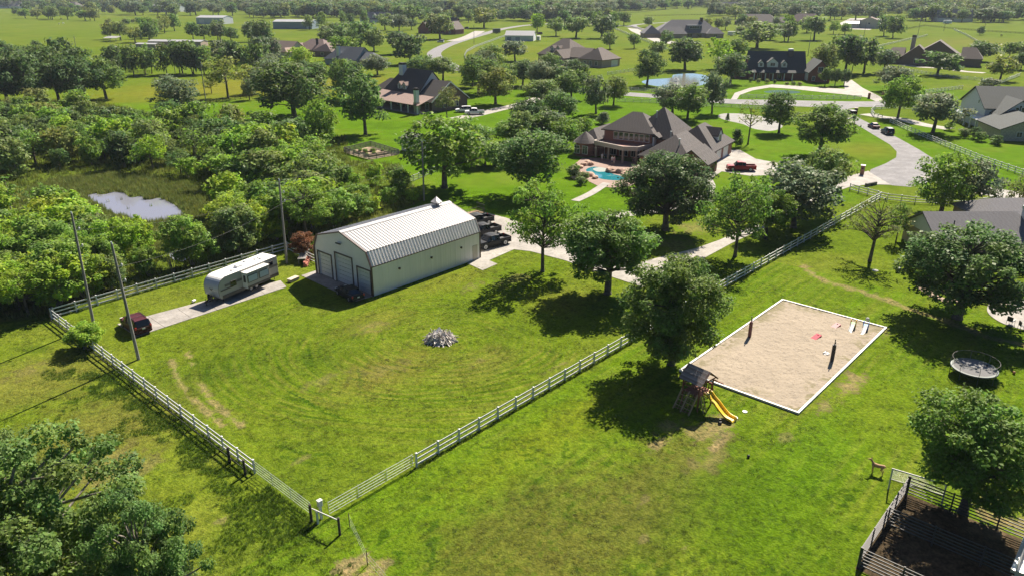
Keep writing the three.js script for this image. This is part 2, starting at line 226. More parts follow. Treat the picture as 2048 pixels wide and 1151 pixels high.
const barkMap = (c) => mottled(c, 0.7, 1.4, 0.95, { bumpMap: bumpFine, bumpScale: 0.03 });
const BARK = { oak: barkMap([0.1, 0.085, 0.07]), pale: barkMap([0.24, 0.215, 0.18]), pine: barkMap([0.12, 0.08, 0.055]) };
function leafCloud(clumps, leaf, spreadUp, thin = 0.55) {
  let n = 0; for (const c of clumps) n += c.n;
  const P = new Float32Array(n * 12), N = new Float32Array(n * 12), C = new Float32Array(n * 12), I = new Uint32Array(n * 6);
  const d = V(), nn = V(), t = V(), b = V(), q = V();
  let k = 0;
  for (const c of clumps) {
    const ct = rr(0.78, 1.22), cy = rr(0.88, 1.14);
    for (let i = 0; i < c.n; i++, k++) {
      d.set(rr(-1, 1), rr(-1, 1), rr(-1, 1)).normalize();
      const rad = c.r * (0.35 + 0.65 * Math.sqrt(rnd()));
      const ol = Math.hypot(c.p.x, c.p.z) + 0.01, ou = rr(-0.25, 0.6) * c.r; q.set(c.p.x + d.x * rad + (c.p.x / ol) * ou, c.p.y + d.y * rad * (c.flat ?? 0.72) + ou * 0.25, c.p.z + d.z * rad + (c.p.z / ol) * ou);
      nn.set(d.x * 0.45 + rr(-0.7, 0.7), d.y * 0.35 + spreadUp + rr(-0.45, 0.55), d.z * 0.45 + rr(-0.7, 0.7)).normalize();
      t.set(rr(-1, 1), rr(-1, 1), rr(-1, 1)).cross(nn).normalize(); b.crossVectors(nn, t);
      const L = leaf * rr(0.65, 1.35) * 0.5, W = L * thin * rr(0.8, 1.3), v = ct * rr(0.68, 1.32), hue = cy * rr(0.9, 1.1);
      for (let j = 0; j < 4; j++) {
        const a = j === 0 ? -L : j === 2 ? L : L * 0.12, w = j === 1 ? -W : j === 3 ? W : 0, bend = (j & 1) ? L * 0.22 : 0, o = k * 12 + j * 3;
        P[o] = q.x + t.x * a + b.x * w + nn.x * bend; P[o + 1] = q.y + t.y * a + b.y * w + nn.y * bend; P[o + 2] = q.z + t.z * a + b.z * w + nn.z * bend;
        N[o] = nn.x; N[o + 1] = nn.y; N[o + 2] = nn.z; C[o] = v * hue; C[o + 1] = v; C[o + 2] = v * (2 - hue);
      }
      const o4 = k * 4; I.set([o4, o4 + 1, o4 + 2, o4, o4 + 2, o4 + 3], k * 6);
    }
  }
  const g = new THREE.BufferGeometry();
  g.setAttribute('position', new THREE.BufferAttribute(P, 3)); g.setAttribute('normal', new THREE.BufferAttribute(N, 3)); g.setAttribute('color', new THREE.BufferAttribute(C, 3)); g.setIndex(new THREE.BufferAttribute(I, 1)); return g;
}
function limb(a, b, r0, r1, sag, sides, out) { const m = a.clone().lerp(b, 0.45); m.y += sag; m.x += rr(-0.2, 0.2); m.z += rr(-0.2, 0.2); out.push(rod(a, m, r0, (r0 + r1) / 2, sides), rod(m, b, (r0 + r1) / 2, r1, sides)); }
// nominal tree: 10 m high, crown 10 m wide
function buildTree(sd, k) {
  seed(sd); const clumps = [], wood = [], c0 = Math.max(0.1, k.base + rr(-0.06, 0.08)) * 10 * (k.base < 0.08 ? k.base / 0.1 : 1), c1 = 10, yc = (c0 + c1) / 2, ry = (c1 - c0) / 2;
  const ph = rr(0, 9), gaps = [rr(0, 6.28), rr(0, 6.28)], lean = V(rr(-0.7, 0.7), 0, rr(-0.7, 0.7)), skew = rr(-0.16, 0.16);
  for (let i = 0; i < k.clumps; i++) {
    const u = (i + 0.5) / k.clumps, inner = i % 6 === 5;
    let dy = 1 - 2 * u, ang = i * 2.39996 + rr(-0.35, 0.35); dy = Math.max(dy, k.cut ?? -0.75);
    const ring = Math.sqrt(Math.max(0.05, 1 - dy * dy)), lump = 0.58 + 0.76 * vn(Math.cos(ang) * 1.8 + ph + 5, Math.sin(ang) * 1.8 + dy * 2.1 + ph + 5);
    const rc = k.rc * rr(0.6, 1.45), f = (inner ? rr(0.25, 0.55) : rr(k.loose ? 0.55 : 0.72, 1.08)) * lump, prof = k.cone ? clamp(1.15 - (dy + 1) * 0.5, 0.12, 1) * 1.1 : k.egg ? 1 - 0.18 * dy : 1;
    if (!k.cone && !inner && dy < 0.45 && gaps.some((g) => Math.abs(((ang - g) % 6.2832 + 9.4248) % 6.2832 - 3.1416) > 2.85) && rnd() < 0.8) continue;
    const bough = !k.cone && !inner && rnd() < 0.09 ? 1.22 : 1, hx = Math.max(0.3, (5 - rc * 0.8)) * f * bough * prof * (k.cone ? 1 : ring), p = V(Math.cos(ang) * hx, yc + dy * Math.max(0.4, ry - rc * 0.55) * (k.cone ? 1 : Math.min(1, f + 0.15)), Math.sin(ang) * hx * (1 + skew)); p.addScaledVector(lean, (p.y - c0) / (10 - c0));
    clumps.push({ p, r: rc, n: Math.round(k.leaves * (rc / k.rc) ** 2), flat: k.flat });
  }
  const r0 = k.trunk ?? 0.3, sides = k.sides ?? 6, fork = V(rr(-0.25, 0.25), Math.max(1.2, c0 + ry * 0.35), rr(-0.25, 0.25)), top = V(rr(-0.5, 0.5), c0 + ry * 1.35, rr(-0.5, 0.5));
  if (k.stems) for (let i = 0; i < k.stems; i++) { const a = i * 6.28 / k.stems + rr(-0.4, 0.4), q = pick(clumps).p; limb(V(Math.cos(a) * 0.35, -0.25, Math.sin(a) * 0.35), V(q.x * 0.75, q.y, q.z * 0.75), r0 * 0.6, 0.04, 0.6, 5, wood); }
  else {
    wood.push(rod(V(0, -0.25, 0), V(0, 0.35, 0), r0 * 1.55, r0 * 1.08, sides + 2), rod(V(0, 0.35, 0), fork, r0 * 1.08, r0 * 0.8, sides + 2), rod(fork, top, r0 * 0.8, r0 * 0.2, sides));
    const every = Math.max(1, Math.floor(clumps.length / (k.limbs || 1)));
    if (k.limbs) clumps.forEach((c, i) => { if (i % every) return; const y = clamp(c.p.y - rr(1, 2.6), fork.y * 0.75, top.y), a = y < fork.y ? V(0, y, 0).lerp(fork, 0.3) : fork.clone().lerp(top, (y - fork.y) / (top.y - fork.y)); limb(a, c.p, r0 * rr(0.28, 0.45), 0.035, rr(-0.2, 0.5), 5, wood); });
  }
  return { crown: leafCloud(clumps, k.leaf, k.up ?? 0.6, k.thin), wood: merge(wood) };
}
const KIND = {
  oak: { base: 0.13, clumps: 84, rc: 1.0, leaves: 165, leaf: 0.38, limbs: 50, trunk: 0.34, cut: -0.7, col: 'oak', bark: 'oak' },
  big: { base: 0.1, clumps: 120, rc: 0.88, leaves: 170, leaf: 0.31, limbs: 70, trunk: 0.34, cut: -0.7, col: 'dark', bark: 'oak' },
  airy: { base: 0.22, clumps: 70, rc: 0.85, leaves: 85, leaf: 0.36, limbs: 70, trunk: 0.24, cut: -0.6, col: 'mid', bark: 'oak', up: 0.5 },
  bush: { base: 0.05, clumps: 46, rc: 1.2, leaves: 120, leaf: 0.6, stems: 5, trunk: 0.2, cut: -0.9, col: 'lime', bark: 'pale' },
  pine: { base: 0.04, clumps: 40, rc: 1.3, leaves: 130, leaf: 0.8, limbs: 12, trunk: 0.26, col: 'dark', bark: 'pine', thin: 0.22, egg: true },
  cone: { base: 0.02, clumps: 40, rc: 1.3, leaves: 130, leaf: 0.6, limbs: 0, trunk: 0.25, col: 'dark', bark: 'oak', cone: true },
  droop: { base: 0.07, clumps: 130, rc: 0.9, leaves: 190, leaf: 0.31, limbs: 50, trunk: 0.32, cut: -0.95, col: 'dark', bark: 'oak' },
  near: { base: 0.1, loose: true, clumps: 165, rc: 0.64, leaves: 290, leaf: 0.165, limbs: 70, trunk: 0.26, cut: -0.6, col: 'mid', bark: 'pale', flat: 0.6, thin: 0.8 },
  bare: { base: 0.3, clumps: 60, rc: 0.7, leaves: 26, leaf: 0.34, limbs: 60, trunk: 0.3, cut: -0.35, col: 'pale', bark: 'oak' },
  snag: { base: 0.15, clumps: 34, rc: 0.8, leaves: 26, leaf: 0.45, stems: 9, trunk: 0.2, cut: -0.6, col: 'dead', bark: 'pale' },
};
const lodOf = (k, L) => (L === 0 ? k : L === 1 ? { ...k, clumps: Math.round(k.clumps * 0.6), rc: k.rc * 1.2, leaves: Math.round(k.leaves * 0.45), leaf: k.leaf * 1.55, limbs: k.limbs ? 9 : 0, stems: k.stems && 3 } : { ...k, clumps: Math.round(k.clumps * 0.3), rc: k.rc * 1.6, leaves: Math.round(k.leaves * 0.3), leaf: k.leaf * 2.7, limbs: 0, stems: k.stems && 1, sides: 4 });
const BUILT = {};
const variant = (kind, L, v) => (BUILT[kind + L + v] ??= buildTree(1000 + v * 37 + L * 7 + kind.charCodeAt(0) * 91 + kind.length, lodOf(KIND[kind], L)));
let treeNo = 0;
const treeSpots = [];
function tree(kind, [x, z, h, w], label, group, col, name, category = 'tree') {
  const d = Math.hypot(x, z), L = d < 118 ? 0 : d < 360 ? 1 : 2, K = KIND[kind]; treeNo++;
  const v = variant(kind, L, (treeNo * 7) % (L === 0 ? 4 : L === 1 ? 6 : 4)), mats = LEAF[col ?? K.col], t = thing(name ?? (kind === 'bush' || kind === 'snag' ? 'shrub' : kind === 'pine' ? 'pine_tree' : kind === 'oak' || kind === 'big' ? 'oak_tree' : 'tree'), label, category, [x, z], (treeNo * 137.5) % 360, group);
  t.scale.set(w / 10, h / 10, w / 10); treeSpots.push([x, z, w / 2]);
  for (const [n, g, m] of [['trunk', v.wood, BARK[K.bark]], ['crown', v.crown, mats[treeNo % mats.length]]]) { const o = shade(new THREE.Mesh(g, m)); o.name = n; t.add(o); }
  return t;
}
seed(21);
// the yard and the gardens: [kind, place/height/width, label, colour]
const YARD = [
  ['airy', [4.14, -95.09, 12.8, 9.88], 'airy tall tree with bare lower limbs, nearest the parked black pickups', 'mid'],
  ['oak', [12.03, -87.26, 10.7, 12.27], 'round green tree with thick trunk between barn yard and curved driveway', 'mid'],
  ['droop', [16.3, -68.31, 11.7, 10.64], 'large dark leaning tree overhanging the long white fence by the sand court', 'oak'],
  ['big', [24.35, -113.67, 12.3, 14.33], 'broad dark oak standing on lawn in front of the brick house pool', 'dark'],
  ['airy', [31.92, -101.15, 11.9, 10.12], 'feathery green tree at the edge of the concrete driveway, near side', 'mid'],
  ['oak', [38.78, -109.12, 7.7, 7.91], 'smaller green tree right behind the feathery driveway tree', 'mid'],
  ['oak', [45.11, -114.99, 10.8, 12.95], 'wide silvery green oak beside the driveway near the cul-de-sac', 'grey'],
  ['oak', [52.82, -123.85, 11.5, 9.06], 'green oak by the white driveway entrance at the cul-de-sac', 'oak'],
  ['oak', [-12.92, -140.23, 14.2, 16.1], 'tall broad tree behind the barn with sun-yellowed crown', 'mid'],
  ['big', [2.87, -135.06, 12.1, 14.34], 'heavy grey-green oak just left of the swimming pool', 'oak'],
  ['bare', [50.4, -99.26, 9, 7.73], 'nearly leafless forked tree on the lawn above the sand court', 'pale'],
  ['airy', [58.06, -107.68, 6.4, 3.88], 'slim small tree at the corner of the grey-roofed neighbour house', 'oak'],
  ['big', [72.97, -122.94, 10.3, 10.19], 'dark round maple on the near edge of the cul-de-sac', 'mid'],
  ['oak', [78.07, -123.85, 9.2, 9.26], 'grey-green tree directly right of the dark cul-de-sac maple', 'grey'],
  ['airy', [85.42, -122.04, 7.3, 5.5], 'pale thin tree by the driveway at right picture edge', 'pale'],
  ['big', [51.98, -79.77, 11.2, 14.45], 'very large dark tree hiding the grey-roofed neighbour house', 'oak'],
  ['big', [33.24, -45.04, 9.5, 9.28], 'large leafy tree standing over the cattle pen', 'mid'],
  ['near', [-26.89, -33.03, 14.4, 12.81], 'big leafy tree filling the bottom corner of the pasture', 'oak'],
  ['near', [-19.6, -31.13, 12.3, 7.13], 'leafy young tree with upright boughs at the bottom picture edge', 'oak'],
  ['near', [-36.25, -40.54, 10.8, 7.79], 'leafy tree cut by the picture edge beside rough pasture', 'oak'],
  ['bush', [-45.74, -71.85, 2.9, 3.82], 'yellow-green sapling growing through the left white fence', 'lime'],
  ['oak', [-38.11, -195.7, 15.5, 13.8], 'dark solitary oak with tall trunk left of white-chimney house', 'oak'],
  ['big', [-63.61, -221.83, 16.3, 22.72], 'massive dark oak on lawn near brown rail fence', 'dark'],
  ['oak', [-45.24, -175.92, 12.2, 8.35], 'upright fresh green tree between marsh thicket and big dark oak', 'mid'],
  ['oak', [-101.25, -230.13, 11.3, 13.77], 'grey-green round tree standing in front of the brown rail fence', 'grey'],
  ['airy', [-97.79, -263.76, 13.9, 14.97], 'pale yellow-green vase-shaped tree behind the brown rail fence', 'pale'],
  ['oak', [-88.81, -258.91, 7.2, 5.04], 'small round tree right of the pale vase-shaped tree', 'grey'],
  ['airy', [-107.77, -275.33, 6.1, 6.07], 'small wispy tree left of the pale vase-shaped tree', 'pale'],
  ['airy', [-19.01, -221.83, 9, 7.24], 'thin pale young tree against the white-chimney house gable', 'pale'],
  ['oak', [-50.28, -383.91, 14.5, 16.12], 'dark round oak at the bend of the far road', 'dark'],
  ['oak', [-36.67, -316.63, 9.8, 13.02], 'green tree behind the white-chimney house roof, first of two', 'oak'],
  ['oak', [-27.98, -313.17, 9.7, 12.08], 'green tree behind the white-chimney house roof, second of two', 'oak'],
  ['oak', [-12.07, -276.67, 13.1, 13.9], 'dark oak right of the white-chimney house', 'oak'],
  ['oak', [-5.39, -249.7, 11.7, 13.26], 'olive green oak with forked trunk on driveway lawn of white-chimney house', 'olive'],
  ['oak', [1.54, -399.69, 10.2, 13.75], 'silvery round tree in front of the brown hip-roofed house', 'grey'],
  ['oak', [17.35, -345.09, 8.7, 10.17], 'small umbrella-shaped tree before the brown hip-roofed house', 'oak'],
  ['oak', [4.05, -296.91, 10, 11.47], 'dark tree at the near end of the brown house lawn', 'dark'],
  ['oak', [9.25, -243.19, 8.7, 13.28], 'grey-green oak in the tree belt left of the brick house', 'oak'],
  ['oak', [19.96, -258.91, 10.1, 12.07], 'round oak at the back of the tree belt left of brick house', 'oak'],
  ['oak', [25.33, -229.18, 11.4, 9.24], 'grey-green tree with bare trunk behind the brick house, left one', 'grey'],
  ['oak', [32.77, -246.4, 9.5, 8.32], 'yellowish tree with bare trunk behind the brick house', 'olive'],
  ['oak', [4.53, -200.75, 8.6, 10.29], 'dark bushy oak between the belt and the big grey-green oak', 'dark'],
  ['oak', [13.25, -213.25, 8.8, 10.61], 'rounded green oak in the middle of the belt left of brick house', 'oak'],
  ['bush', [10.09, -186.93, 5.2, 5.45], 'bright low shrub beside the brick house turret', 'mid'],
  ['bush', [17.65, -192.24, 5.3, 6.86], 'green rounded shrub behind the brick house turret', 'mid'],
  ['cone', [25.32, -211.61, 3.3, 4.46], 'small grey-leaved magnolia behind the brick house roof', 'grey'],
  ['oak', [48.02, -227.3, 9.4, 12.15], 'grey-green oak behind the brick house ridge', 'grey'],
  ['oak', [50.75, -219.19, 10.3, 10.59], 'green oak with curved limb behind the brick house ridge', 'oak'],
  ['oak', [60.54, -230.13, 12.4, 8.37], 'pale green tree between pond driveway and brick house', 'grey'],
  ['bare', [57.53, -182.5, 10.9, 6.49], 'thin airy tree by the small pale pond', 'pale'],
  ['cone', [53.76, -179.46, 4.3, 3.34], 'dark conical magnolia beside the brick house garage', 'dark'],
  ['cone', [61.4, -215.76, 2.4, 1.28], 'tiny dark cypress at the edge of the small pale pond', 'dark'],
  ['oak', [70.15, -197.84, 10.8, 9.6], 'dark oak right of the small pale pond', 'dark'],
  ['big', [70.86, -171.41, 11.5, 13.82], 'broad oak beside the street running down to the cul-de-sac', 'oak'],
  ['oak', [112.88, -221.83, 12.2, 10.69], 'bright green tree inside the curved white fence', 'mid'],
  ['oak', [110.62, -197.84, 10.5, 14.02], 'dark spreading oak in front of the white stone house', 'grey'],
  ['oak', [139.68, -282.18, 9.2, 12.02], 'olive round oak behind the bright green tree', 'grey'],
  ['oak', [183.03, -333.14, 10.1, 17.51], 'flat-topped oak in front of the brown gabled house', 'oak'],
  ['oak', [238.78, -396.97, 9.5, 15.69], 'dark tree right of the brown gabled house', 'dark'],
  ['oak', [197.86, -313.17, 10.1, 11.67], 'olive grey tree near white fence at right', 'olive'],
  ['oak', [233.16, -355.7, 7.9, 9.11], 'dark tree at right picture edge behind the olive grey tree', 'dark'],
  ['bush', [178.49, -287.9, 4, 7.46], 'low grey shrub behind the white stone house ridge', 'grey'],
  ['oak', [145.66, -339.02, 17, 15.56], 'tall dark tree in clump right of green-roofed house, first', 'dark'],
  ['oak', [155.73, -343.05, 15.1, 14.45], 'tall dark tree in clump right of green-roofed house, second', 'dark'],
  ['oak', [132.4, -331.22, 13.9, 12.71], 'olive tree against the brick gable of the green-roofed house', 'olive'],
  ['airy', [146.85, -335.08, 11.2, 7.3], 'narrow pale yellow tree in front of dark clump', 'pale'],
  ['oak', [165.52, -345.09, 10, 9.72], 'grey-leaved tree at right end of the dark clump', 'grey'],
  ['oak', [120.61, -296.91, 7.1, 4.98], 'small dark plum tree beside brick gable, nearest the gable', 'dark'],
  ['oak', [124.46, -296.91, 6.7, 4.98], 'small dark plum tree beside brick gable, middle of three', 'dark'],
  ['oak', [128.57, -298.46, 6.2, 5.01], 'small dark plum tree beside brick gable, farthest from the gable', 'dark'],
  ['oak', [214.14, -558.57, 16.7, 19.01], 'round green tree above the green-roofed house chimney', 'oak'],
  ['pine', [214.98, -616.17, 15.4, 10.86], 'slim light cypress pair left of the round green tree', 'mid'],
  ['pine', [284.56, -603.74, 16.5, 15.2], 'dark pine of the far lawn clump, left one', 'dark'],
  ['pine', [280.4, -580.3, 15.9, 15.35], 'dark pine of the far lawn clump, right one', 'dark'],
  ['big', [52.28, -298.46, 13.5, 12.65], 'dark egg-shaped oak on the near bank of the fountain pond', 'dark'],
  ['big', [79.25, -355.7, 14.4, 18.15], 'dark wide oak on the far bank of the fountain pond', 'dark'],
  ['airy', [95.49, -360.12, 14.5, 15.15], 'lime yellow tree between fountain pond and green-roofed house', 'lime'],
  ['oak', [115.57, -399.69, 11.2, 12.22], 'green tree behind the lime yellow tree', 'oak'],
  ['oak', [85.7, -303.21, 12, 14.02], 'dark round oak touching the green-roofed house', 'dark'],
  ['oak', [151.57, -485.51, 15.8, 27.63], 'large green tree group behind the green-roofed house', 'oak'],
  ['oak', [80.11, -428.96, 7.8, 10.93], 'round tree behind the fountain pond oaks', 'oak'],
  ['oak', [65.87, -580.3, 16.6, 20.47], 'large oak at the far corner of the brown house lawn', 'dark'],
  ['oak', [47.1, -580.3, 15.2, 20.48], 'oak left of the far corner oak', 'oak'],
  ['oak', [33.66, -603.74, 13.7, 15.22], 'oak just right of the white garage', 'oak'],
  ['oak', [20.76, -656.64, 14.8, 13.22], 'bright yellow-green tree above the white garage', 'lime'],
  ['oak', [127.39, -737.02, 9.6, 10.2], 'small round tree left of the big grey-roofed house', 'oak'],
  ['oak', [-52, -569.23, 17.6, 23.66], 'olive oak at the corner of the red brick house', 'olive'],
  ['oak', [-25.43, -719.44, 17.9, 26.18], 'olive oak across the road from the red brick house', 'olive'],
  ['big', [-153.75, -481.55, 17.1, 18.87], 'dark round oak left of the mauve roofs', 'dark'],
  ['oak', [-124.8, -558.57, 12.7, 23.27], 'dark tree behind the mauve roofs', 'oak'],
  ['oak', [-91.13, -470.06, 17, 19.62], 'dark tree right of the mauve roofs', 'oak'],
  ['oak', [-110.18, -686.64, 13.9, 16.4], 'small spreading tree in front of blue-grey dormer house', 'oak'],
  ['oak', [-95.89, -671.31, 13.6, 16.89], 'grey tree beside the blue-grey dormer house', 'grey'],
  ['oak', [-86.73, -405.23, 12.3, 15.47], 'bright bush-like tree behind the slate gabled cottage', 'mid'],
  ['oak', [-91.27, -335.08, 12, 12.87], 'bright yellow-green tree in front of the mauve roofs', 'lime'],
  ['oak', [-58.18, -335.08, 8.7, 12.04], 'grey-leaved tree right of the slate gabled cottage', 'grey'],
  ['oak', [-64.35, -296.91, 10, 11.47], 'dark tree in front of the slate gabled cottage', 'oak'],
  ['oak', [-73.49, -290.84, 9.8, 11.62], 'green tree before the slate cottage wall', 'mid'],
  ['oak', [-102.95, -335.08, 9.1, 11.61], 'grey-green tree below the tan gabled roof', 'grey'],
  ['pine', [365.2, -616.17, 6.6, 7.01], 'small dark shrub on the far right pasture', 'dark'],
];
for (const [k, p, label, col] of YARD) tree(k, p, label, undefined, col);
tree('bush', [-29.54, -101.36, 3.5, 3.7], 'rust-red leaved bush beside the barn', undefined, 'rust', 'bush', 'bush');
console.log('yard trees');

// rows of alike trees
function row(kind, a, b, n, hs, ws, label, group, cols, jit = 3) { for (let i = 0; i < n; i++) { const k = n > 1 ? i / (n - 1) : 0.5; const h = rr(...hs); tree(kind, [lerp(a[0], b[0], k) + rr(-jit, jit), lerp(a[1], b[1], k) + rr(-jit, jit), h, rr(...ws)], label, group, pick(cols)); } }
seed(33);
row('pine', [-172.16, -335.08], [-114.81, -343.05], 15, [11, 14.5], [8, 11], 'dark pine in the row beyond the yellow-green field', 'pine row beyond the field', ['dark', 'dark', 'oak'], 4);
row('oak', [-159.41, -242.13], [-140.55, -253.08], 7, [13, 18], [13, 17], 'tall dark tree in the wood at the left picture edge', 'dark wood at the left edge', ['dark', 'dark', 'oak'], 9);
row('oak', [-200.87, -285.01], [-180.44, -308.12], 6, [14, 18], [13, 17], 'tall dark tree at the back of the left-edge wood', 'back of the left-edge wood', ['dark', 'dark', 'oak'], 9);
row('oak', [-90.91, -271.37], [-92.61, -308.12], 3, [9, 11], [8, 10], 'grey-green tree in the clump below the tan roof', 'clump below the tan roof', ['grey', 'oak'], 4);
row('bush', [118, -200.75], [116.89, -180.66], 7, [1.2, 3.2], [2, 3.6], 'garden shrub in the bed before the white stone house', 'shrubs before the white stone house', ['mid', 'dark', 'oak'], 1.6);
row('bush', [96.5, -309.78], [110.97, -296.91], 7, [1, 1.8], [1.6, 2.4], 'low shrub along the porch of the green-roofed house', 'shrubs along the green-roofed house porch', ['dark', 'olive'], 1);
row('bush', [12.82, -149.96], [14.45, -143.34], 4, [1.6, 3], [2.2, 3.2], 'dark shrub in the rock bed left of the pool', 'shrubs in the pool rock bed', ['dark', 'oak'], 1);
row('bush', [41.56, -166.06], [40.84, -153.04], 4, [2, 3.4], [2, 3.2], 'green shrub beside the garage corner of the brick house', 'shrubs at the garage corner', ['mid', 'oak'], 0.8);
row('bush', [-286.9, -452.05], [-298.2, -485.51], 2, [4, 5], [6, 8], 'lone bush on the big open pasture', 'lone bushes on the open pasture', ['olive', 'oak'], 6);
row('oak', [-568.39, -943.55], [-444.68, -863.16], 9, [10, 15], [11, 17], 'tree in the loose row behind the open pasture', 'loose row behind the open pasture', ['oak', 'olive', 'mid'], 12);
row('oak', [-292.15, -569.23], [-256.19, -538.37], 3, [10, 13], [10, 13], 'tree around the small lean-to roof', 'trees around the lean-to', ['oak', 'olive'], 4);
row('oak', [-251.06, -538.37], [-288.09, -671.31], 5, [11, 16], [11, 14], 'tree left of the long low white roofs', 'trees left of the low white roofs', ['oak', 'olive', 'mid'], 7);
row('oak', [-226.55, -558.57], [-186.07, -538.37], 6, [10, 15], [10, 14], 'tree behind the pine row near the low white roofs', 'trees near the low white roofs', ['oak', 'dark', 'grey'], 7);
row('bush', [-397.49, -774.83], [-377.42, -816.66], 8, [3, 6], [5, 9], 'bush in the hedge line across the far pasture', 'bushes across the far pasture', ['olive', 'mid', 'oak'], 10);

// more trees among the mid-distance houses
seed(66);
row('oak', [-17.84, -292.34], [-3.03, -335.08], 4, [9, 13], [9, 12], 'oak in the group between white-chimney house and brown hip-roofed house', 'oaks left of the brown hip-roofed house', ['oak', 'dark', 'grey'], 6);
row('oak', [-1.63, -278.03], [26.77, -292.34], 7, [8, 12], [8, 11], 'oak at the back edge of the belt left of the brick house', 'back edge of the belt left of the brick house', ['oak', 'dark', 'grey'], 6);
row('oak', [-1.73, -185.01], [12.88, -181.88], 6, [5, 8], [7, 9], 'oak at the front of the belt left of the brick house', 'front of the belt left of the brick house', ['oak', 'mid', 'grey'], 5);
row('oak', [-9.83, -164], [-1.56, -166.06], 5, [5, 8], [7, 10], 'bushy tree between the tall sun-yellowed tree and the belt', 'bushy trees right of the sun-yellowed tree', ['mid', 'oak', 'grey'], 6);
row('oak', [-82.06, -271.37], [-51.42, -258.91], 6, [10, 14], [9, 12], 'tree in the group behind the massive dark oak', 'group behind the massive dark oak', ['oak', 'dark', 'mid'], 7);
row('oak', [-122.7, -501.97], [-62.34, -435.32], 8, [10, 14], [10, 14], 'tree between the slate cottage and the far road', 'trees between slate cottage and far road', ['oak', 'dark', 'grey', 'mid'], 9);
row('oak', [-142.14, -378.92], [-122.12, -410.92], 6, [9, 13], [9, 12], 'tree in front of the tan gabled roof', 'trees in front of the tan roof', ['oak', 'grey', 'dark'], 6);
row('oak', [64.75, -470.06], [92.3, -489.52], 3, [8, 11], [8, 10], 'small oak behind the fountain pond fence', 'small oaks behind the fountain pond', ['oak', 'grey'], 6);
row('oak', [171.9, -569.23], [190.17, -538.37], 5, [11, 15], [11, 14], 'tree behind the ridge of the green-roofed house', 'trees behind the green-roofed house', ['oak', 'mid', 'grey'], 7);
row('oak', [163.77, -671.31], [202.13, -686.64], 5, [9, 13], [9, 12], 'tree at the right side of the big grey hipped house', 'trees right of the grey hipped house', ['oak', 'olive', 'grey'], 8);
row('oak', [262.29, -428.96], [272.67, -410.92], 4, [8, 12], [8, 11], 'tree at right edge behind the slanting white fence', 'trees behind the slanting white fence', ['oak', 'dark', 'olive'], 8);
row('oak', [45.73, -755.46], [100.59, -774.83], 8, [10, 15], [10, 14], 'tree in the row above the far corner oaks', 'row above the far corner oaks', ['dark', 'oak', 'mid'], 14);
row('oak', [-88.49, -686.64], [-43.19, -816.66], 6, [9, 14], [9, 13], 'tree around the red brick house', 'trees around the red brick house', ['oak', 'olive', 'dark'], 12);
row('oak', [227.41, -671.31], [255.95, -616.17], 5, [8, 12], [8, 11], 'tree on the lawn of the far right street', 'lawn trees of the far right street', ['oak', 'mid', 'grey'], 10);
row('pine', [-166.56, -686.64], [-144.81, -755.46], 5, [12, 16], [9, 12], 'dark conifer right of the grey metal barn', 'conifers right of the grey metal barn', ['dark', 'oak'], 12);
console.log('rows');
// far belts: trees one can still tell apart towards the horizon
seed(55);
const BELTS = [ // a, b, count, label, group, colours, scatter
  [[-320.35, -973.73], [-139.14, -989.54], 20, 'tree in the dark belt behind the grey metal barn', 'belt behind the grey metal barn', ['dark', 'dark', 'oak', 'oak', 'olive'], 22],
  [[-505.01, -1040.17], [-341.89, -1040.17], 12, 'tree around the two far metal barns', 'trees around the far metal barns', ['oak', 'dark', 'grey'], 24],
  [[-26.08, -943.55], [92.46, -943.55], 14, 'tree in the belt above the white garage', 'belt above the white garage', ['dark', 'oak', 'oak', 'grey', 'mid'], 24],
  [[155.29, -1204], [320.81, -1364.69], 12, 'tree in the belt behind the mown far lawn', 'belt behind the mown far lawn', ['dark', 'oak', 'mid'], 20],
  [[254.71, -888.41], [411.12, -888.41], 12, 'tree among the houses of the far right street', 'trees among the far right houses', ['dark', 'oak', 'grey', 'olive'], 26],
  [[443.05, -863.16], [529.43, -827.81], 18, 'tree in the dense belt on the far right', 'dense belt on the far right', ['dark', 'oak', 'grey'], 20],
  [[-115.18, -816.66], [-35.75, -888.41], 8, 'tree among the houses past the red brick house', 'trees past the red brick house', ['dark', 'oak', 'grey'], 22],
];
for (const [a, b, n, label, group, cols, jit] of BELTS) for (let i = 0; i < n; i++) { const k = (i + rnd()) / n, h = rr(11, 19); tree(rnd() < 0.12 ? 'pine' : 'oak', [lerp(a[0], b[0], k) + rr(-8, 8), lerp(a[1], b[1], k) + rr(-jit, jit), h, h * rr(0.95, 1.5)], label, group, pick(cols)); }
// the woods towards the horizon read as one mass
function farWood(name, label, spots, cols) {
  const per = cols.map(() => []); for (const s of spots) per[Math.floor(rnd() * cols.length)].push(s);
  cols.forEach((c, i) => {
    const L = per[i], m = new THREE.InstancedMesh(variant('oak', 2, i % 4).crown, LEAF[c][i % LEAF[c].length], L.length), M = new THREE.Matrix4(), Q = new THREE.Quaternion();
    L.forEach(([x, z], k) => { const h = rr(9, 18), w = h * rr(0.8, 1.3); Q.setFromAxisAngle(V(0, 1, 0), rr(0, 6.28)); M.compose(V(x, -h * 0.12, z), Q, V(w / 10, h / 9, w / 10)); m.setMatrixAt(k, M); });
    m.name = numbered(name); m.userData.kind = 'stuff'; tag(shade(m), label + ', ' + { dark: 'the dark crowns', oak: 'the green crowns', grey: 'the greyish crowns', olive: 'the olive crowns', mid: 'the bright crowns' }[c], 'woods'); scene.add(m);
  });
}
const spots = [];
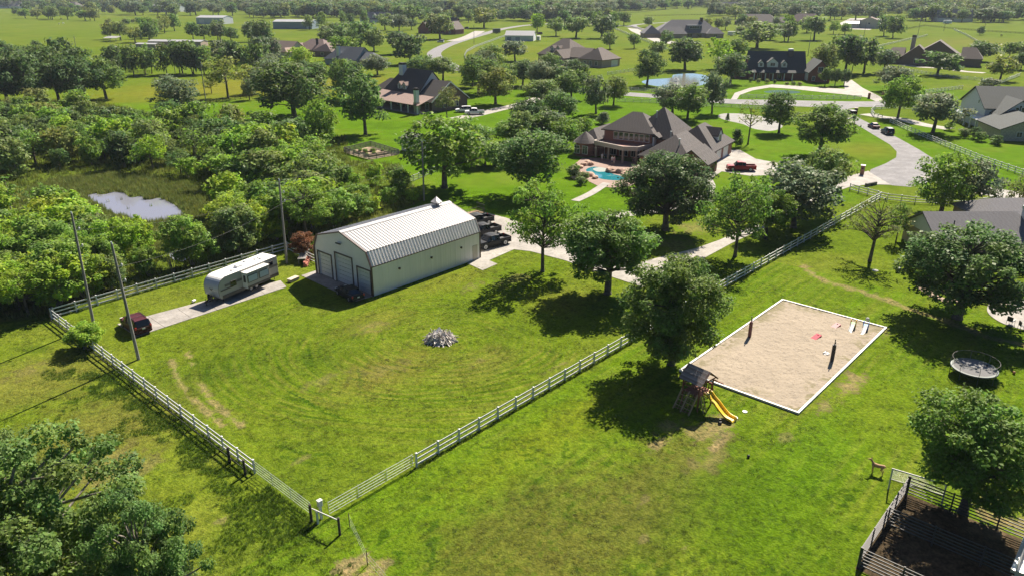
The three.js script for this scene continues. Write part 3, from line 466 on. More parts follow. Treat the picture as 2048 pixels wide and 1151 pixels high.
for (const [a, b, n, jit] of [[[-1321.06, -1804.44], [1323.31, -1804.44], 2400, 420], [[-1051.46, -1497.63], [1100.1, -1497.63], 700, 170], [[-485.47, -1306.62], [225.57, -1306.62], 260, 90], [[389.03, -1306.62], [961.14, -1306.62], 200, 90], [[-1003.11, -1428.1], [-464.15, -1364.69], 90, 60], [[-454.17, -1335.03], [-101.34, -1306.62], 170, 70], [[-340.28, -1076.85], [-112.69, -1096.17], 110, 40], [[-395, -1204], [170.36, -1204], 200, 60], [[-286.86, -943.55], [-136.95, -973.73], 36, 22], [[-34.75, -863.16], [115.07, -888.41], 46, 24], [[455.8, -888.41], [589.86, -888.41], 50, 24], [[262.6, -1005.87], [493.26, -1040.17], 60, 30], [[-642.02, -1040.17], [-506.43, -1116.18], 26, 40], [[309.12, -1158.45], [738.66, -1116.18], 120, 50], [[-105.8, -1364.69], [184.3, -1364.69], 130, 60], [[-44.77, -1116.18], [137.1, -1116.18], 50, 30], [[202.06, -1497.63], [1006.55, -1497.63], 190, 90], [[404.05, -1204], [766.27, -1158.45], 90, 50], [[521.41, -1005.87], [645.6, -973.73], 40, 20]]) for (let i = 0; i < n; i++) { const k = rnd(); spots.push([lerp(a[0], b[0], k) + rr(-20, 20), lerp(a[1], b[1], k) + rr(-jit, jit)]); }
farWood('distant_woods', 'woods stretching along the horizon', spots, ['dark', 'oak', 'grey', 'olive']);
console.log('belts');
// the marsh thicket
seed(77);
const CLEAR = [[-87.92, -129.9], [-92.29, -140.23], [-91.57, -147.42], [-84.74, -151.71], [-73.67, -149.96], [-58.78, -140.23], [-54.24, -128.26], [-48.29, -119.13], [-44.22, -105.8], [-49.42, -103.99], [-55.66, -103.54], [-62.4, -108.64], [-74.75, -119.13], [-84.05, -123.54]];
const POND2 = [[-49.59, -102.66], [-49.27, -103.99], [-47.62, -103.54], [-46.17, -101.36], [-46.32, -99.26], [-47.9, -99.67]];
const OPEN = [[-41.94, -175.92], [-24.04, -175.92], [-21.01, -144.14], [-34.04, -141.77]];
const LOW = [[-39.81, -153.04], [-15.75, -150.83], [-13.15, -123.54], [-31.75, -119.13]];
const marshTrees = [];
function thicket(poly, want, minD, hs, kindf, label, group, cols) {
  const B = boxed(poly, 0); let n = 0, tries = 0;
  while (n < want && tries++ < 6000) {
    const x = rr(B.x0, B.x1), z = rr(B.z0, B.z1);
    if (!inPoly(poly, x, z) || inPoly(OPEN, x, z) || inPoly(CLEAR, x, z) || inPoly(POND2, x, z)) continue;
    if (pathD(x, z, [ST(-6, 53.8), ST(0, 53.8), ST(31.9, 54.3), ST(31.4, 46.6), ST(48, 44)]) < 2.6) continue;
    if (marshTrees.some((q) => (q[0] - x) ** 2 + (q[1] - z) ** 2 < minD * minD * q[2])) continue;
    const h = inPoly(LOW, x, z) ? rr(2.6, 4.4) : rr(...hs), w = h * rr(0.85, 1.25); marshTrees.push([x, z, 1]); n++;
    tree(kindf(), [x, z, h, w], label, group, pick(cols), 'shrub', 'shrub');
  }
}
thicket([[-66.66, -76.48], [-54.56, -80.91], [-49.47, -90.15], [-42.69, -96.05], [-34.32, -107.68], [-48.29, -119.13], [-59.38, -111.1], [-75.53, -122.04], [-102.26, -125.08]], 78, 2.8, [2.6, 7.6], () => (rnd() < 0.07 ? 'snag' : rnd() < 0.15 ? 'airy' : 'bush'), 'yellow-green shrub in the marsh thicket between pond and white fence', 'near marsh thicket', ['lime', 'lime', 'lime', 'mid', 'oak']);
thicket([[-49.12, -119.13], [-34.21, -108.64], [-29.37, -109.12], [-26.79, -119.13], [-15.55, -129.9], [-21.66, -141.77], [-28.67, -148.68], [-35.66, -153.04], [-53.85, -173.08], [-63.26, -157.64]], 82, 3.3, [3.6, 9.2], () => (rnd() < 0.06 ? 'snag' : rnd() < 0.2 ? 'airy' : 'bush'), 'bright shrub in the thicket behind the barn', 'thicket behind the barn', ['lime', 'lime', 'mid', 'mid', 'oak']);
thicket([[-103.4, -131.58], [-99.78, -144.54], [-95.78, -153.04], [-86.7, -157.64], [-74.01, -153.04], [-56.47, -141.77], [-63.06, -160.03], [-54.67, -175.92], [-38.88, -164], [-47.4, -185.01], [-64.26, -191.56], [-80.44, -200.75], [-92.43, -200.75], [-115.28, -211.61], [-129.75, -225.45], [-164.79, -218.33]], 128, 4.2, [4, 8.6], () => (rnd() < 0.1 ? 'snag' : rnd() < 0.2 ? 'airy' : 'bush'), 'shrub in the thicket beyond the marsh pond', 'thicket beyond the marsh pond', ['lime', 'mid', 'mid', 'oak', 'oak', 'dark', 'olive']);
console.log('thicket', treeNo);
// tall marsh grass, reeds and weeds: uncountable blades
const blades = (() => { const g = []; seed(5); for (let i = 0; i < 7; i++) { const a = rr(0, 6.28), w = 0.05, h = rr(0.6, 1), l = rr(0.15, 0.5), x = rr(-0.25, 0.25), z = rr(-0.25, 0.25); g.push(tris([[x - Math.sin(a) * w, 0, z + Math.cos(a) * w], [x + Math.sin(a) * w, 0, z - Math.cos(a) * w], [x + Math.cos(a) * l, h, z + Math.sin(a) * l]], [[0, 1, 2]])); } return merge(g); })();
const bladeMat = (c) => new THREE.MeshPhysicalMaterial({ color: lin(...c), roughness: 0.95, transmission: 0.35, thickness: 0, side: THREE.DoubleSide, specularIntensity: 0.2 });
function tufts(name, label, n, where, size, mat, cat) {
  const m = new THREE.InstancedMesh(blades, mat, n), M = new THREE.Matrix4(), Q = new THREE.Quaternion(), c = new THREE.Color(); let k = 0, tries = 0;
  while (k < n && tries++ < n * 30) { const p = where(); if (!p) continue; const s = rr(...size); Q.setFromAxisAngle(V(0, 1, 0), rr(0, 6.28)); M.compose(V(p[0], -0.01, p[1]), Q, V(s * rr(0.8, 1.4), s, s * rr(0.8, 1.4))); m.setMatrixAt(k, M); const v = rr(0.7, 1.3); m.setColorAt(k, c.setRGB(v * rr(0.85, 1.2), v, v * rr(0.8, 1.2))); k++; }
  m.count = k; m.name = numbered(name); tag(shade(m), label, cat); m.userData.kind = 'stuff'; scene.add(m);
}
seed(91);
const inside = (poly) => { const B = boxed(poly, 0); return () => { const x = rr(B.x0, B.x1), z = rr(B.z0, B.z1); return inPoly(poly, x, z) ? [x, z] : null; }; };
const marshAny = inside(MARSH);
tufts('marsh_grass', 'tall olive grass covering the marsh floor around the pond', 26000, () => { const p = marshAny(); if (!p || inPoly(POND, ...p) || p[1] > -60) return null; const fenceD = pathD(...p, [ST(0, 53.8), ST(31.9, 54.3)]); return fenceD < 0.8 || pathD(...p, POND) < 1 ? null : p; }, [0.4, 1.15], bladeMat([0.125, 0.165, 0.026]), 'grass');
const clearAny = inside(CLEAR);
tufts('reeds', 'pale brownish reeds in the marsh clearing', 9000, () => { const p = clearAny(); return !p || (inPoly(POND, ...p) && rnd() > 0.004) ? null : p; }, [0.45, 1.1], bladeMat([0.16, 0.2, 0.05]), 'reeds');
tufts('fence_weeds', 'dark green weeds along the pasture side of the left fence', 3600, () => { const t = rr(0, 40), d = Math.abs(rr(0, 1) * rr(0, 1)) * 9, p = ST(-0.15 - d, t), k = vn(p[0] * 0.35 + 5, p[1] * 0.35) * 0.6 + vn(p[0] * 0.9, p[1] * 0.9 + 4) * 0.4; return k + 0.06 * (1 - d / 6) > 0.55 ? p : null; }, [0.12, 0.34], bladeMat([0.065, 0.13, 0.012]), 'weeds');
tufts('pasture_weeds', 'clumps of dark green weeds on the rough pasture', 8000, () => { const p = ST(-1 - 24 * rnd() * rnd(), rr(-12, 40)), k = vn(p[0] * 0.35 + 5, p[1] * 0.35) * 0.6 + vn(p[0] * 0.9, p[1] * 0.9 + 4) * 0.4; return k > 0.6 ? p : null; }, [0.1, 0.26], bladeMat([0.07, 0.135, 0.013]), 'weeds');
seed(93);
{ // scattered weeds and coarser grass in the mown turf
  const n = 22000, m = new THREE.InstancedMesh(blades, bladeMat([1, 1, 1]), n), M = new THREE.Matrix4(), Q = new THREE.Quaternion(), c = new THREE.Color(), o = [0, 0, 0]; let k = 0, tries = 0;
  while (k < n && tries++ < n * 12) {
    const s = rr(-26, 66), t = rr(-44, 53), [x, z] = ST(s, t); if (z > -36 || vn(x * 0.5 + 70, z * 0.5) * 0.5 + vn(x * 1.7, z * 1.7 + 33) * 0.5 < 0.52) continue;
    if ((s > 25 && s < 50 && t > 29 && t < 46) || (s > 37 && t < -6 && t > -21 && s < 63) || (s > 21 && s < 33 && t < -30) || (s > 2 && s < 28 && t > 39 && t < 49)) continue;
    groundColour(x, z, o, true); if (o[0] > o[1]) continue; const h = rr(0.05, 0.13), w = rr(0.3, 0.6), v = rr(1.1, 2);
    Q.setFromAxisAngle(V(0, 1, 0), rr(0, 6.28)); M.compose(V(x, -0.005, z), Q, V(w, h, w)); m.setMatrixAt(k, M); m.setColorAt(k, c.setRGB(Math.min(0.4, o[0] * v * rr(0.85, 1.2)), Math.min(0.45, o[1] * v), o[2] * v)); k++;
  }
  m.count = k; m.name = 'lawn_weeds'; tag(shade(m), 'weeds and coarse tufts scattered through the mown turf', 'weeds'); m.userData.kind = 'stuff'; scene.add(m);
}
tufts('fence_grass', 'uncut grass left standing along the white fence lines', 6000, () => { const u = rnd(); return u < 0.6 ? ST(rr(9, 119), -0.1 + rr(-0.35, 0.35)) : u < 0.8 ? ST(rr(0.5, 31), 53.9 + rr(-0.3, 0.3)) : ST(rr(-0.3, 0.3), rr(9, 53)); }, [0.1, 0.3], bladeMat([0.07, 0.12, 0.012]), 'grass');
console.log('grass');
// ---------------------------------------------------------------- paved sheets, water, sand
function sheet(name, pts, y, mat, thick = 0) {
  const sh = new THREE.Shape(pts.map(([x, z]) => new THREE.Vector2(x, -z)));
  const g = thick ? new THREE.ExtrudeGeometry(sh, { depth: thick, bevelEnabled: false }) : new THREE.ShapeGeometry(sh);
  g.rotateX(-Math.PI / 2); g.translate(0, thick ? y - thick : y, 0);
  const m = part(scene, name, g, mat); m.userData.kind = 'structure'; return m;
}
const smooth = (P, n = 60, closed = true) => new THREE.CatmullRomCurve3(P.map(([x, z]) => V(x, 0, z)), closed, 'centripetal').getPoints(n).slice(0, closed ? -1 : undefined).map((p) => [p.x, p.z]);
function ribbon(P, w) { // a strip of constant width along a path
  const c = smooth(P, P.length * 10, false), L = [], Rr = [];
  c.forEach((p, i) => { const a = c[Math.max(0, i - 1)], b = c[Math.min(c.length - 1, i + 1)], d = Math.hypot(b[0] - a[0], b[1] - a[1]), nx = -(b[1] - a[1]) / d, nz = (b[0] - a[0]) / d; L.push([p[0] + nx * w / 2, p[1] + nz * w / 2]); Rr.push([p[0] - nx * w / 2, p[1] - nz * w / 2]); });
  return [...L, ...Rr.reverse()];
}
const CONC = mottled([0.265, 0.25, 0.232], 0.32, 7, 0.9, { bumpMap: bumpFine, bumpScale: 0.004 });
const CONC2 = mottled([0.28, 0.265, 0.242], 0.3, 9, 0.9, { bumpMap: bumpFine, bumpScale: 0.004 });
const ASPH = mottled([0.16, 0.158, 0.165], 0.34, 13, 0.92, { bumpMap: bumpFine, bumpScale: 0.006 });
const PAVER = mottled([0.22, 0.145, 0.115], 0.22, 3, 0.85);
// slabs cast side by side with open joints between them
function slabs(name, [a, b, c, d], n, y, mat) { // a-b one long edge, d-c the other
  const o = new THREE.Group(); o.name = name; o.userData.kind = 'structure'; scene.add(o); const L = Math.hypot(b[0] - a[0], b[1] - a[1]), g = 0.02 / L, at = (p, q, k) => [lerp(p[0], q[0], k), lerp(p[1], q[1], k)];
  for (let i = 0; i < n; i++) { const k0 = i / n + g, k1 = (i + 1) / n - g, s = new THREE.Shape([at(a, b, k0), at(a, b, k1), at(d, c, k1), at(d, c, k0)].map(([x, z]) => new THREE.Vector2(x, -z))), e = new THREE.ExtrudeGeometry(s, { depth: 0.15, bevelEnabled: false }); part(o, 'slab', e.rotateX(-Math.PI / 2).translate(0, y - 0.15 + (i % 2) * 0.004, 0), mat); }
}
slabs('trailer_pad', [[-41.56, -74.8], [-29.01, -89.45], [-30.44, -91.74], [-45.27, -78.1]], 6, 0.05, CONC);
slabs('barn_apron', [[-28.22, -93.57], [-19.15, -84.84], [-17.32, -86.52], [-26.55, -95.66]], 4, 0.05, CONC);
sheet('driveway', [[-6.21, -98.24], [-4.01, -95.47], [-2.02, -98.03], [-3.24, -99.47], [0.29, -104.21], [2.77, -103.32], [7.48, -99.47], [11.87, -94.51], [16.79, -89.45], [19.63, -92.65], [26.52, -99.47], [33.21, -107.21], [40.46, -114.73], [49.53, -124.46], [59.14, -135.78], [65.85, -141.77], [70.53, -142.95], [73.66, -142.55], [74.23, -152.59], [74.51, -154.39], [68.79, -149.96], [61.32, -142.55], [52.06, -131.58], [43.41, -121.45], [38.38, -115.8], [31.7, -108.64], [27.13, -104.66], [21.94, -101.36], [17.13, -98.03], [13.24, -100.51], [10.07, -105.12], [7.46, -111.1], [12.68, -116.89], [18.93, -120.86], [26.19, -123.85], [32.92, -128.91], [37.75, -136.5], [39.45, -141.77], [40.28, -148.26], [43.77, -153.94], [48.44, -149.96], [54.01, -150.83], [58.1, -161.99], [54.52, -166.06], [53.73, -175.92], [50.9, -175.92], [46.47, -166.06], [40.98, -155.31], [37.69, -144.14], [32.48, -132.95], [25.97, -127.29], [18.41, -123.24], [10.33, -118], [2.9, -115.8], [-1, -120.28], [-5.05, -123.85], [-8.05, -123.85], [-5.36, -111.1], [-4.77, -100.51]], 0.045, CONC2, 0.14);
const patioPts = smooth([[14.69, -160.03], [18.1, -166.06], [22.75, -164], [28.18, -160.03], [25.43, -152.59], [23, -149.96], [22.93, -142.55], [19.1, -141.38], [17.81, -144.54], [16.89, -149.96], [15.13, -153.04]], 50);
sheet('patio', [[12.32, -157.17], [15.84, -167.1], [19.78, -167.1], [28.89, -161.01], [28.61, -153.04], [23.01, -141.77], [19.24, -140.23], [16.63, -141.77], [12.89, -150.83]], 0.05, PAVER, 0.15);
sheet('garden_path', ribbon([[18.65, -144.14], [16.39, -139.47], [14.51, -135.78], [11.34, -130.9]], 1.7), 0.054, CONC2);
sheet('white_house_drive', ribbon([[-16.54, -220.07], [-11.07, -227.3], [-3.76, -239.02], [3.43, -249.7], [9.64, -263.76]], 5), 0.04, CONC2, 0.1);
sheet('neighbour_patio', smooth([[56.67, -81.79], [59.27, -85.16], [62.62, -87.1], [66.36, -85.16], [61.06, -73.92], [57.88, -76.48], [56.5, -78.1], [56.23, -79.77]], 50), 0.05, CONC2, 0.12);
sheet('garden_edging', ribbon([[53.29, -91.03], [52.78, -88.77], [52.76, -86.77], [53.41, -85.16], [54.99, -84.69]], 1.3), 0.05, mottled([0.3, 0.22, 0.16], 0.3, 2, 0.9));
// street, cul-de-sac and far roads
sheet('street', [[75.77, -260.11], [90.67, -258.91], [103.3, -256.55], [112.87, -255.38], [124.56, -255.38], [124.92, -250.82], [118.94, -243.19], [110.96, -243.19], [105.56, -239.02], [101.99, -233.02], [101.75, -224.53], [100.53, -212.43], [99.28, -200.02], [97.77, -187.58], [96.14, -175.92], [94.29, -166.06], [91.42, -158.11], [86.7, -149.96], [81.27, -144.14], [76.78, -141], [73.77, -142.16], [72.67, -146.17], [73.23, -151.27], [75.64, -155.77], [81.45, -161.5], [86.66, -167.63], [89.9, -174.21], [92.15, -182.5], [93.85, -195], [96.32, -212.43], [97.68, -221.83], [100.64, -234.99], [100.19, -242.13], [92.21, -244.25], [83.29, -246.4], [72.9, -249.7], [59.7, -256.55], [49.24, -263.76], [38.03, -270.07], [26.3, -276.67], [27.05, -285.01], [39.37, -280.09], [52.59, -272.68], [63.57, -266.25]], 0.02, ASPH, 0.06);
sheet('far_road', ribbon([[-22.54, -353.53], [-29.99, -376.46], [-38.95, -410.92], [-44.37, -445.21], [-43.65, -489.52], [-37.61, -543.29], [-24.97, -616.17], [-6.28, -710.96], [17.58, -774.83], [54.5, -816.66]], 8), 0.03, ASPH, 0.08);
sheet('right_drive', ribbon([[106.44, -229.18], [109.49, -222.73], [112.62, -220.07], [114.73, -209.99], [118.29, -203.75]], 4.5), 0.036, CONC2, 0.1);
sheet('neighbour_drive', ribbon([[86.29, -149.96], [87.6, -141.77], [90.47, -136.87], [95.43, -132.95]], 7), 0.036, CONC2, 0.1);
sheet('pond_house_drive', [[80.35, -276.67], [89.92, -290.84], [101.89, -301.61], [110.97, -296.91], [118.26, -290.84], [124.6, -287.9], [133.22, -309.78], [139.31, -316.63], [132.62, -290.84], [128.42, -267.51], [125.44, -256.55], [121.56, -255.38], [122.95, -265], [119.56, -271.37], [112.01, -279.4], [104.27, -288.63], [97.96, -292.34], [88.71, -283.59], [80.65, -271.37], [76.45, -260.11], [74.42, -260.11]], 0.036, CONC2, 0.1);
sheet('brown_house_drive', ribbon([[9.68, -366.96], [20.8, -376.46], [31.06, -383.91], [38.45, -383.91]], 6), 0.036, CONC2, 0.1);
sheet('grey_house_drive', [[104.89, -719.44], [111.36, -702.66], [106.89, -569.23], [112.19, -538.37], [104.41, -519.55], [97.82, -538.37], [100.98, -671.31]], 0.036, CONC2, 0.1);
sheet('gable_house_drive', ribbon([[209.26, -343.05], [203.9, -349.26], [201.92, -362.37], [193.75, -369.29], [191.27, -383.91], [199.43, -405.23]], 5), 0.036, CONC2, 0.1);
sheet('brick_house_drive', ribbon([[-41.43, -548.29], [-34.59, -580.3], [-27.15, -671.31]], 9), 0.036, CONC2, 0.1);
sheet('far_lane', ribbon([[-643.76, -1204], [-711.59, -1364.69], [-942.47, -1916.38]], 9), 0.03, ASPH, 0.06);
sheet('far_street', ribbon([[54.5, -816.66], [107.65, -755.46], [115.38, -686.64], [120.13, -774.83], [193.29, -863.16]], 6), 0.028, ASPH, 0.06);
sheet('far_right_yard', [[337.31, -816.66], [394.64, -929.15], [436.22, -943.55], [394.03, -839.27], [310.57, -686.64], [295.49, -702.66]], 0.03, CONC2, 0.06);
// water
const water = (c, rough) => new THREE.MeshPhysicalMaterial({ color: lin(...c), roughness: rough, ior: 1.33, specularIntensity: 1, side: THREE.DoubleSide });
sheet('marsh_pond', smooth(POND, 90), 0.006, water([0.18, 0.19, 0.235], 0.07));
sheet('marsh_puddle', smooth(POND2, 40), 0.006, water([0.18, 0.19, 0.235], 0.07));
sheet('left_marsh_pool', smooth([[-141.22, -208.4], [-141.48, -213.25], [-139.67, -214.92], [-135.56, -209.99], [-134.22, -203.75], [-135.71, -200.75]], 40), 0.006, water([0.16, 0.15, 0.13], 0.12));
sheet('fountain_pond', smooth([[52.43, -311.47], [56.84, -318.39], [66.13, -323.77], [70.9, -337.04], [79.4, -341.02], [83.45, -333.14], [81.99, -320.16], [76.27, -303.21], [65.68, -292.34], [56.75, -295.37], [52.68, -303.21]], 70), 0.006, water([0.17, 0.175, 0.15], 0.14));
sheet('front_pond', smooth([[91.64, -279.4], [97.24, -284.3], [102.54, -283.59], [105.1, -279.4], [101.49, -275.33], [94.32, -275.33]], 50), 0.006, water([0.11, 0.2, 0.17], 0.06));
sheet('dry_pond', smooth([[61.16, -225.45], [64.48, -230.13], [70.26, -229.18], [74.55, -223.63], [75.51, -214.92], [74.08, -206.83], [68.72, -200.75], [65.63, -203.75], [64.49, -211.61], [61.37, -218.33]], 60), 0.006, mottled([0.15, 0.15, 0.138], 0.35, 8, 0.8));
// sand court
const SAND = (() => {
  const t = dataTex(1024, 512, (u, v, o) => {
    const s = u * 24.5, q = v * 12.1, n = fbm(s * 0.5, q * 0.5, 3), f = vn(s * 9, q * 9), h = vn(s * 3.1 + 8, q * 3.1), spk = vn(s * 14, q * 14 + 50) * vn(s * 5 + 3, q * 5), tr = Math.abs(Math.sin((Math.hypot(s - 8 + n * 3, q - 6) * 3.2))) < 0.1 && vn(s * 0.8, q * 0.8) > 0.55 ? 0.8 : 1;
    let k = (0.86 + 0.2 * n + 0.1 * f + 0.06 * h) * tr; if (spk > 0.5) k *= 0.7;
    const edge = Math.min(s, 24.5 - s, q, 12.1 - q), weed = (1 - sst(edge, 0.3, 2.4)) * sst(n + h * 0.4, 0.62, 0.85) * 0.7;
    o[0] = lerp(0.262 * k, 0.11, weed); o[1] = lerp(0.219 * k, 0.1, weed); o[2] = lerp(0.164 * k, 0.03, weed);
  });
  return new THREE.MeshStandardMaterial({ map: t, roughness: 0.95, bumpMap: bumpGrass, bumpScale: 0.05, side: THREE.DoubleSide });
})();
{
  const g = new THREE.PlaneGeometry(24.5, 12.1, 196, 96), p = g.attributes.position; // rows of trodden dips
  for (let i = 0; i < p.count; i++) p.setZ(i, 0.09 * fbm(p.getX(i) * 0.9 + 30, p.getY(i) * 0.9, 3) + 0.05 * vn(p.getX(i) * 2.4, p.getY(i) * 2.4) + 0.03 * vn(p.getX(i) * 6, p.getY(i) * 6));
  g.rotateX(-Math.PI / 2); g.computeVertexNormals();
  const m = shade(new THREE.Mesh(g, SAND)), c = ST(49.95, -13.55); m.name = 'sand'; m.position.set(c[0], 0.015, c[1]); m.rotation.y = R(90 - 42.01); m.userData.kind = 'structure'; scene.add(m);
}
const WHITE = mottled([0.56, 0.56, 0.545], 0.08, 2, 0.55), VINYL = mottled([0.52, 0.535, 0.545], 0.07, 3, 0.45);
{
  const t = thing('court_border', 'white board border around the sand court', 'border', ST(37.7, -7.5), 42.01);
  part(t, 'edge_board', span(-0.1, 24.6, 0, 0.2, -0.1, 0.1), WHITE); part(t, 'edge_board', span(-0.1, 24.6, 0, 0.2, 12.0, 12.2), WHITE);
  part(t, 'edge_board', span(-0.1, 0.1, 0, 0.197, 0.1, 12.0), WHITE); part(t, 'edge_board', span(24.4, 24.6, 0, 0.197, 0.1, 12.0), WHITE);
}

// ---------------------------------------------------------------- fences
const postG = merge([box(0.13, 1.36, 0.13, 0, 0.63, 0), new THREE.ConeGeometry(0.12, 0.07, 4).rotateY(Math.PI / 4).translate(0, 1.345, 0)]);
const railGeos = {};
function fence(name, label, P, o = {}) { // posts every step, rails per bay; each post and rail is its own part
  const step = o.step ?? 2.42, H = o.h ?? 1.3, rails = o.rails ?? 3, mat = o.mat ?? VINYL, cat = o.cat ?? 'fence', t = thing(name, label, cat, P[0], 90, o.group);
  const pts = []; for (let i = 0; i < P.length - 1; i++) { const L = Math.hypot(P[i + 1][0] - P[i][0], P[i + 1][1] - P[i][1]), n = Math.max(1, Math.round(L / step)); for (let k = 0; k < n; k++) pts.push([lerp(P[i][0], P[i + 1][0], k / n), lerp(P[i][1], P[i + 1][1], k / n)]); } pts.push(P.at(-1));
  pts.forEach(([x, z], i) => {
    const n = pts[Math.min(i + 1, pts.length - 1)], p = i + 1 < pts.length ? [x, z] : pts[i - 1], dir = Math.atan2(-(n[1] - p[1]), n[0] - p[0]);
    const post = put(t, 'post', postG, mat, x - P[0][0], 0, z - P[0][1], dir); post.rotation.z = Math.sin(i * 12.9898 + x) * 0.014; post.rotation.x = Math.sin(i * 78.233 + z) * 0.014; if (o.h) post.scale.y = H / 1.3; if (o.thin) post.scale.x = post.scale.z = o.thin;
    if (i + 1 === pts.length) return;
    const L = Math.hypot(n[0] - x, n[1] - z) - 0.13 * (o.thin ?? 1), rw = o.rw ?? 0.05, rh = o.rh ?? 0.14;
    for (let r = 0; r < rails; r++) { const y = H - 0.13 - r * (H - 0.38) / Math.max(1, rails - 1) + Math.sin(i * 3.7 + r * 2.1) * 0.012; const g = (railGeos[[rw, rh]] ??= new THREE.BoxGeometry(1, rh, rw)); const m = put(t, 'rail', g, mat, (x + n[0]) / 2 - P[0][0], y, (z + n[1]) / 2 - P[0][1], dir); m.scale.x = L; }
  });
  return t;
}
const BROWN = mottled([0.09, 0.07, 0.05], 0.3, 2, 0.9), GREYW = mottled([0.2, 0.19, 0.18], 0.35, 2, 0.9), WOOD = mottled([0.22, 0.15, 0.09], 0.4, 1.5, 0.9);
fence('rail_fence', 'white three-rail fence between barn yard and rough pasture', [ST(0, 8.9), ST(0, 53.5)]);
fence('rail_fence', 'long white three-rail fence from the gate corner up to the cul-de-sac', [ST(9.2, 0), ST(62, -0.2), ST(119.7, -0.8)]);
fence('rail_fence', 'white three-rail fence behind the parked camper trailer', [ST(0.3, 53.6), ST(31.9, 54.4), ST(31.3, 46.4)]);
fence('rail_fence', 'white rail fence curving along the near rim of the cul-de-sac', [[64.09, -138.72], [65.8, -135.06], [67.72, -131.24], [71.68, -129.24], [77.38, -128.26], [83.12, -128.26], [88.58, -131.58]]);
fence('rail_fence', 'white rail fence along the street before the white stone house', [[106.92, -214.08], [105.18, -196.41], [104.16, -177.67], [103.6, -164], [104.33, -148.26]]);
fence('rail_fence', 'white rail fence bending around the bright green tree', [[106.99, -219.19], [106.67, -223.63], [109.1, -231.08], [113.42, -238], [120.64, -240.05], [125.92, -238]]);
fence('rail_fence', 'white rail fence along the road before the pond driveway', [[78.85, -263.76], [91.67, -261.92], [104.66, -260.11], [119.11, -261.31]], { rails: 3 });
fence('rail_fence', 'short white fence on the near bank of the fountain pond', [[41.48, -282.18], [48.48, -280.09], [55.38, -278.03]]);
fence('rail_fence', 'white fence between road and lawn behind the brick house', [[34.91, -254.23], [45.5, -251.94], [57.23, -245.32], [72.11, -241.09], [82.74, -234.99]]);
fence('rail_fence', 'curved white fence inside the bend of the far road', [[-23.57, -399.69], [-25.88, -425.85], [-26.17, -455.54], [-23.07, -489.52], [-13.58, -548.29], [-4.59, -603.74]]);
fence('rail_fence', 'white fence slanting across lawn left of brown gabled house', [[227.94, -489.52], [265.42, -538.37], [317.84, -603.74]], { step: 3 });
fence('rail_fence', 'white fence slanting down right of the brown gabled house', [[383.44, -686.64], [353.49, -616.17], [313.93, -528.8], [274.39, -435.32]], { step: 3 });
fence('rail_fence', 'white fence behind the ridge of the white stone house', [[192.04, -303.21], [204.04, -316.63], [217.32, -331.22]]);
fence('rail_fence', 'white fence on lawn between bright tree and white stone house', [[148.11, -275.33], [158.96, -282.18], [168.57, -287.9]]);
fence('rail_fence', 'white fence across the lawn under the flat-topped oak', [[178.69, -349.26], [180.95, -331.22], [185.52, -320.16], [190.76, -313.17]], { step: 3 });
fence('rail_fence', 'white fence behind the barn near the tall pole', [[-21.08, -141.77], [-18.63, -147.42], [-15.8, -153.49]]);
fence('rail_fence', 'white fence at the brown house lawn towards the grey house', [[91.4, -702.66], [91.03, -603.74], [92.77, -528.8]], { step: 3 });
fence('rail_fence', 'white fence between brown house lawn and fountain pond', [[41.31, -335.08], [54.24, -349.26], [63.21, -355.7]], { step: 3 });
fence('wooden_fence', 'brown wooden rail fence behind the grey-green round tree', [[-114.02, -240.05], [-106.3, -244.25], [-99.57, -251.94], [-93.71, -258.91], [-87.46, -268.79]], { mat: BROWN, rw: 0.06 });
fence('wooden_fence', 'brown wooden fence between pasture and pine row', [[-192.21, -347.17], [-179.98, -345.09], [-159.25, -341.02]], { mat: BROWN, step: 3 });
fence('wooden_fence', 'dark pasture fence across the far right field', [[339.2, -686.64], [393.46, -755.46], [390.88, -702.66], [399.01, -656.64], [408.52, -629.11]], { mat: BROWN, step: 4 });
fence('wooden_fence', 'dark fence line behind the mown far lawn', [[121.36, -1040.17], [193.02, -1158.45], [301.85, -1395.68]], { mat: BROWN, step: 5 });
fence('wooden_fence', 'thin dark fence across the far mown lawn', [[167.91, -1005.87], [215.6, -1022.73], [276.06, -1058.2]], { mat: BROWN, step: 5 });
// the wire fence at the bottom and its posts
const WIRE = std([0.3, 0.3, 0.3], 0.5, { metalness: 0.6 }), DARKW = mottled([0.055, 0.045, 0.04], 0.4, 1, 0.95), GALV = std([0.42, 0.46, 0.46], 0.4, { metalness: 0.25 });
function wireFence(label, P, hs, step) { const t = thing('wire_fence', label, 'fence', P[0], 90); for (let i = 0; i < P.length - 1; i++) { const a = P[i], b = P[i + 1], n = Math.max(1, Math.round(Math.hypot(b[0] - a[0], b[1] - a[1]) / step)); for (let k = 0; k <= n; k++) part(t, 'post', rod(V(lerp(a[0], b[0], k / n) - P[0][0], -0.1, lerp(a[1], b[1], k / n) - P[0][1]), V(lerp(a[0], b[0], k / n) - P[0][0], 1.2, lerp(a[1], b[1], k / n) - P[0][1]), 0.03), DARKW); for (const h of hs) part(t, 'wire', rod(V(a[0] - P[0][0], h, a[1] - P[0][1]), V(b[0] - P[0][0], h, b[1] - P[0][1]), 0.007, 0.007, 4), WIRE); } return t; }
wireFence('thin wire fence running from the gate corner out of the picture bottom', [ST(1.2, -1.9), [-9.68, -39.59], [-6.29, -35.3]], [0.4, 0.75, 1.1], 5);
wireFence('wire fence posts on the pasture side of the left white fence', [ST(-0.55, 9.5), ST(-0.55, 52)], [0.5, 1.0], 5.3);
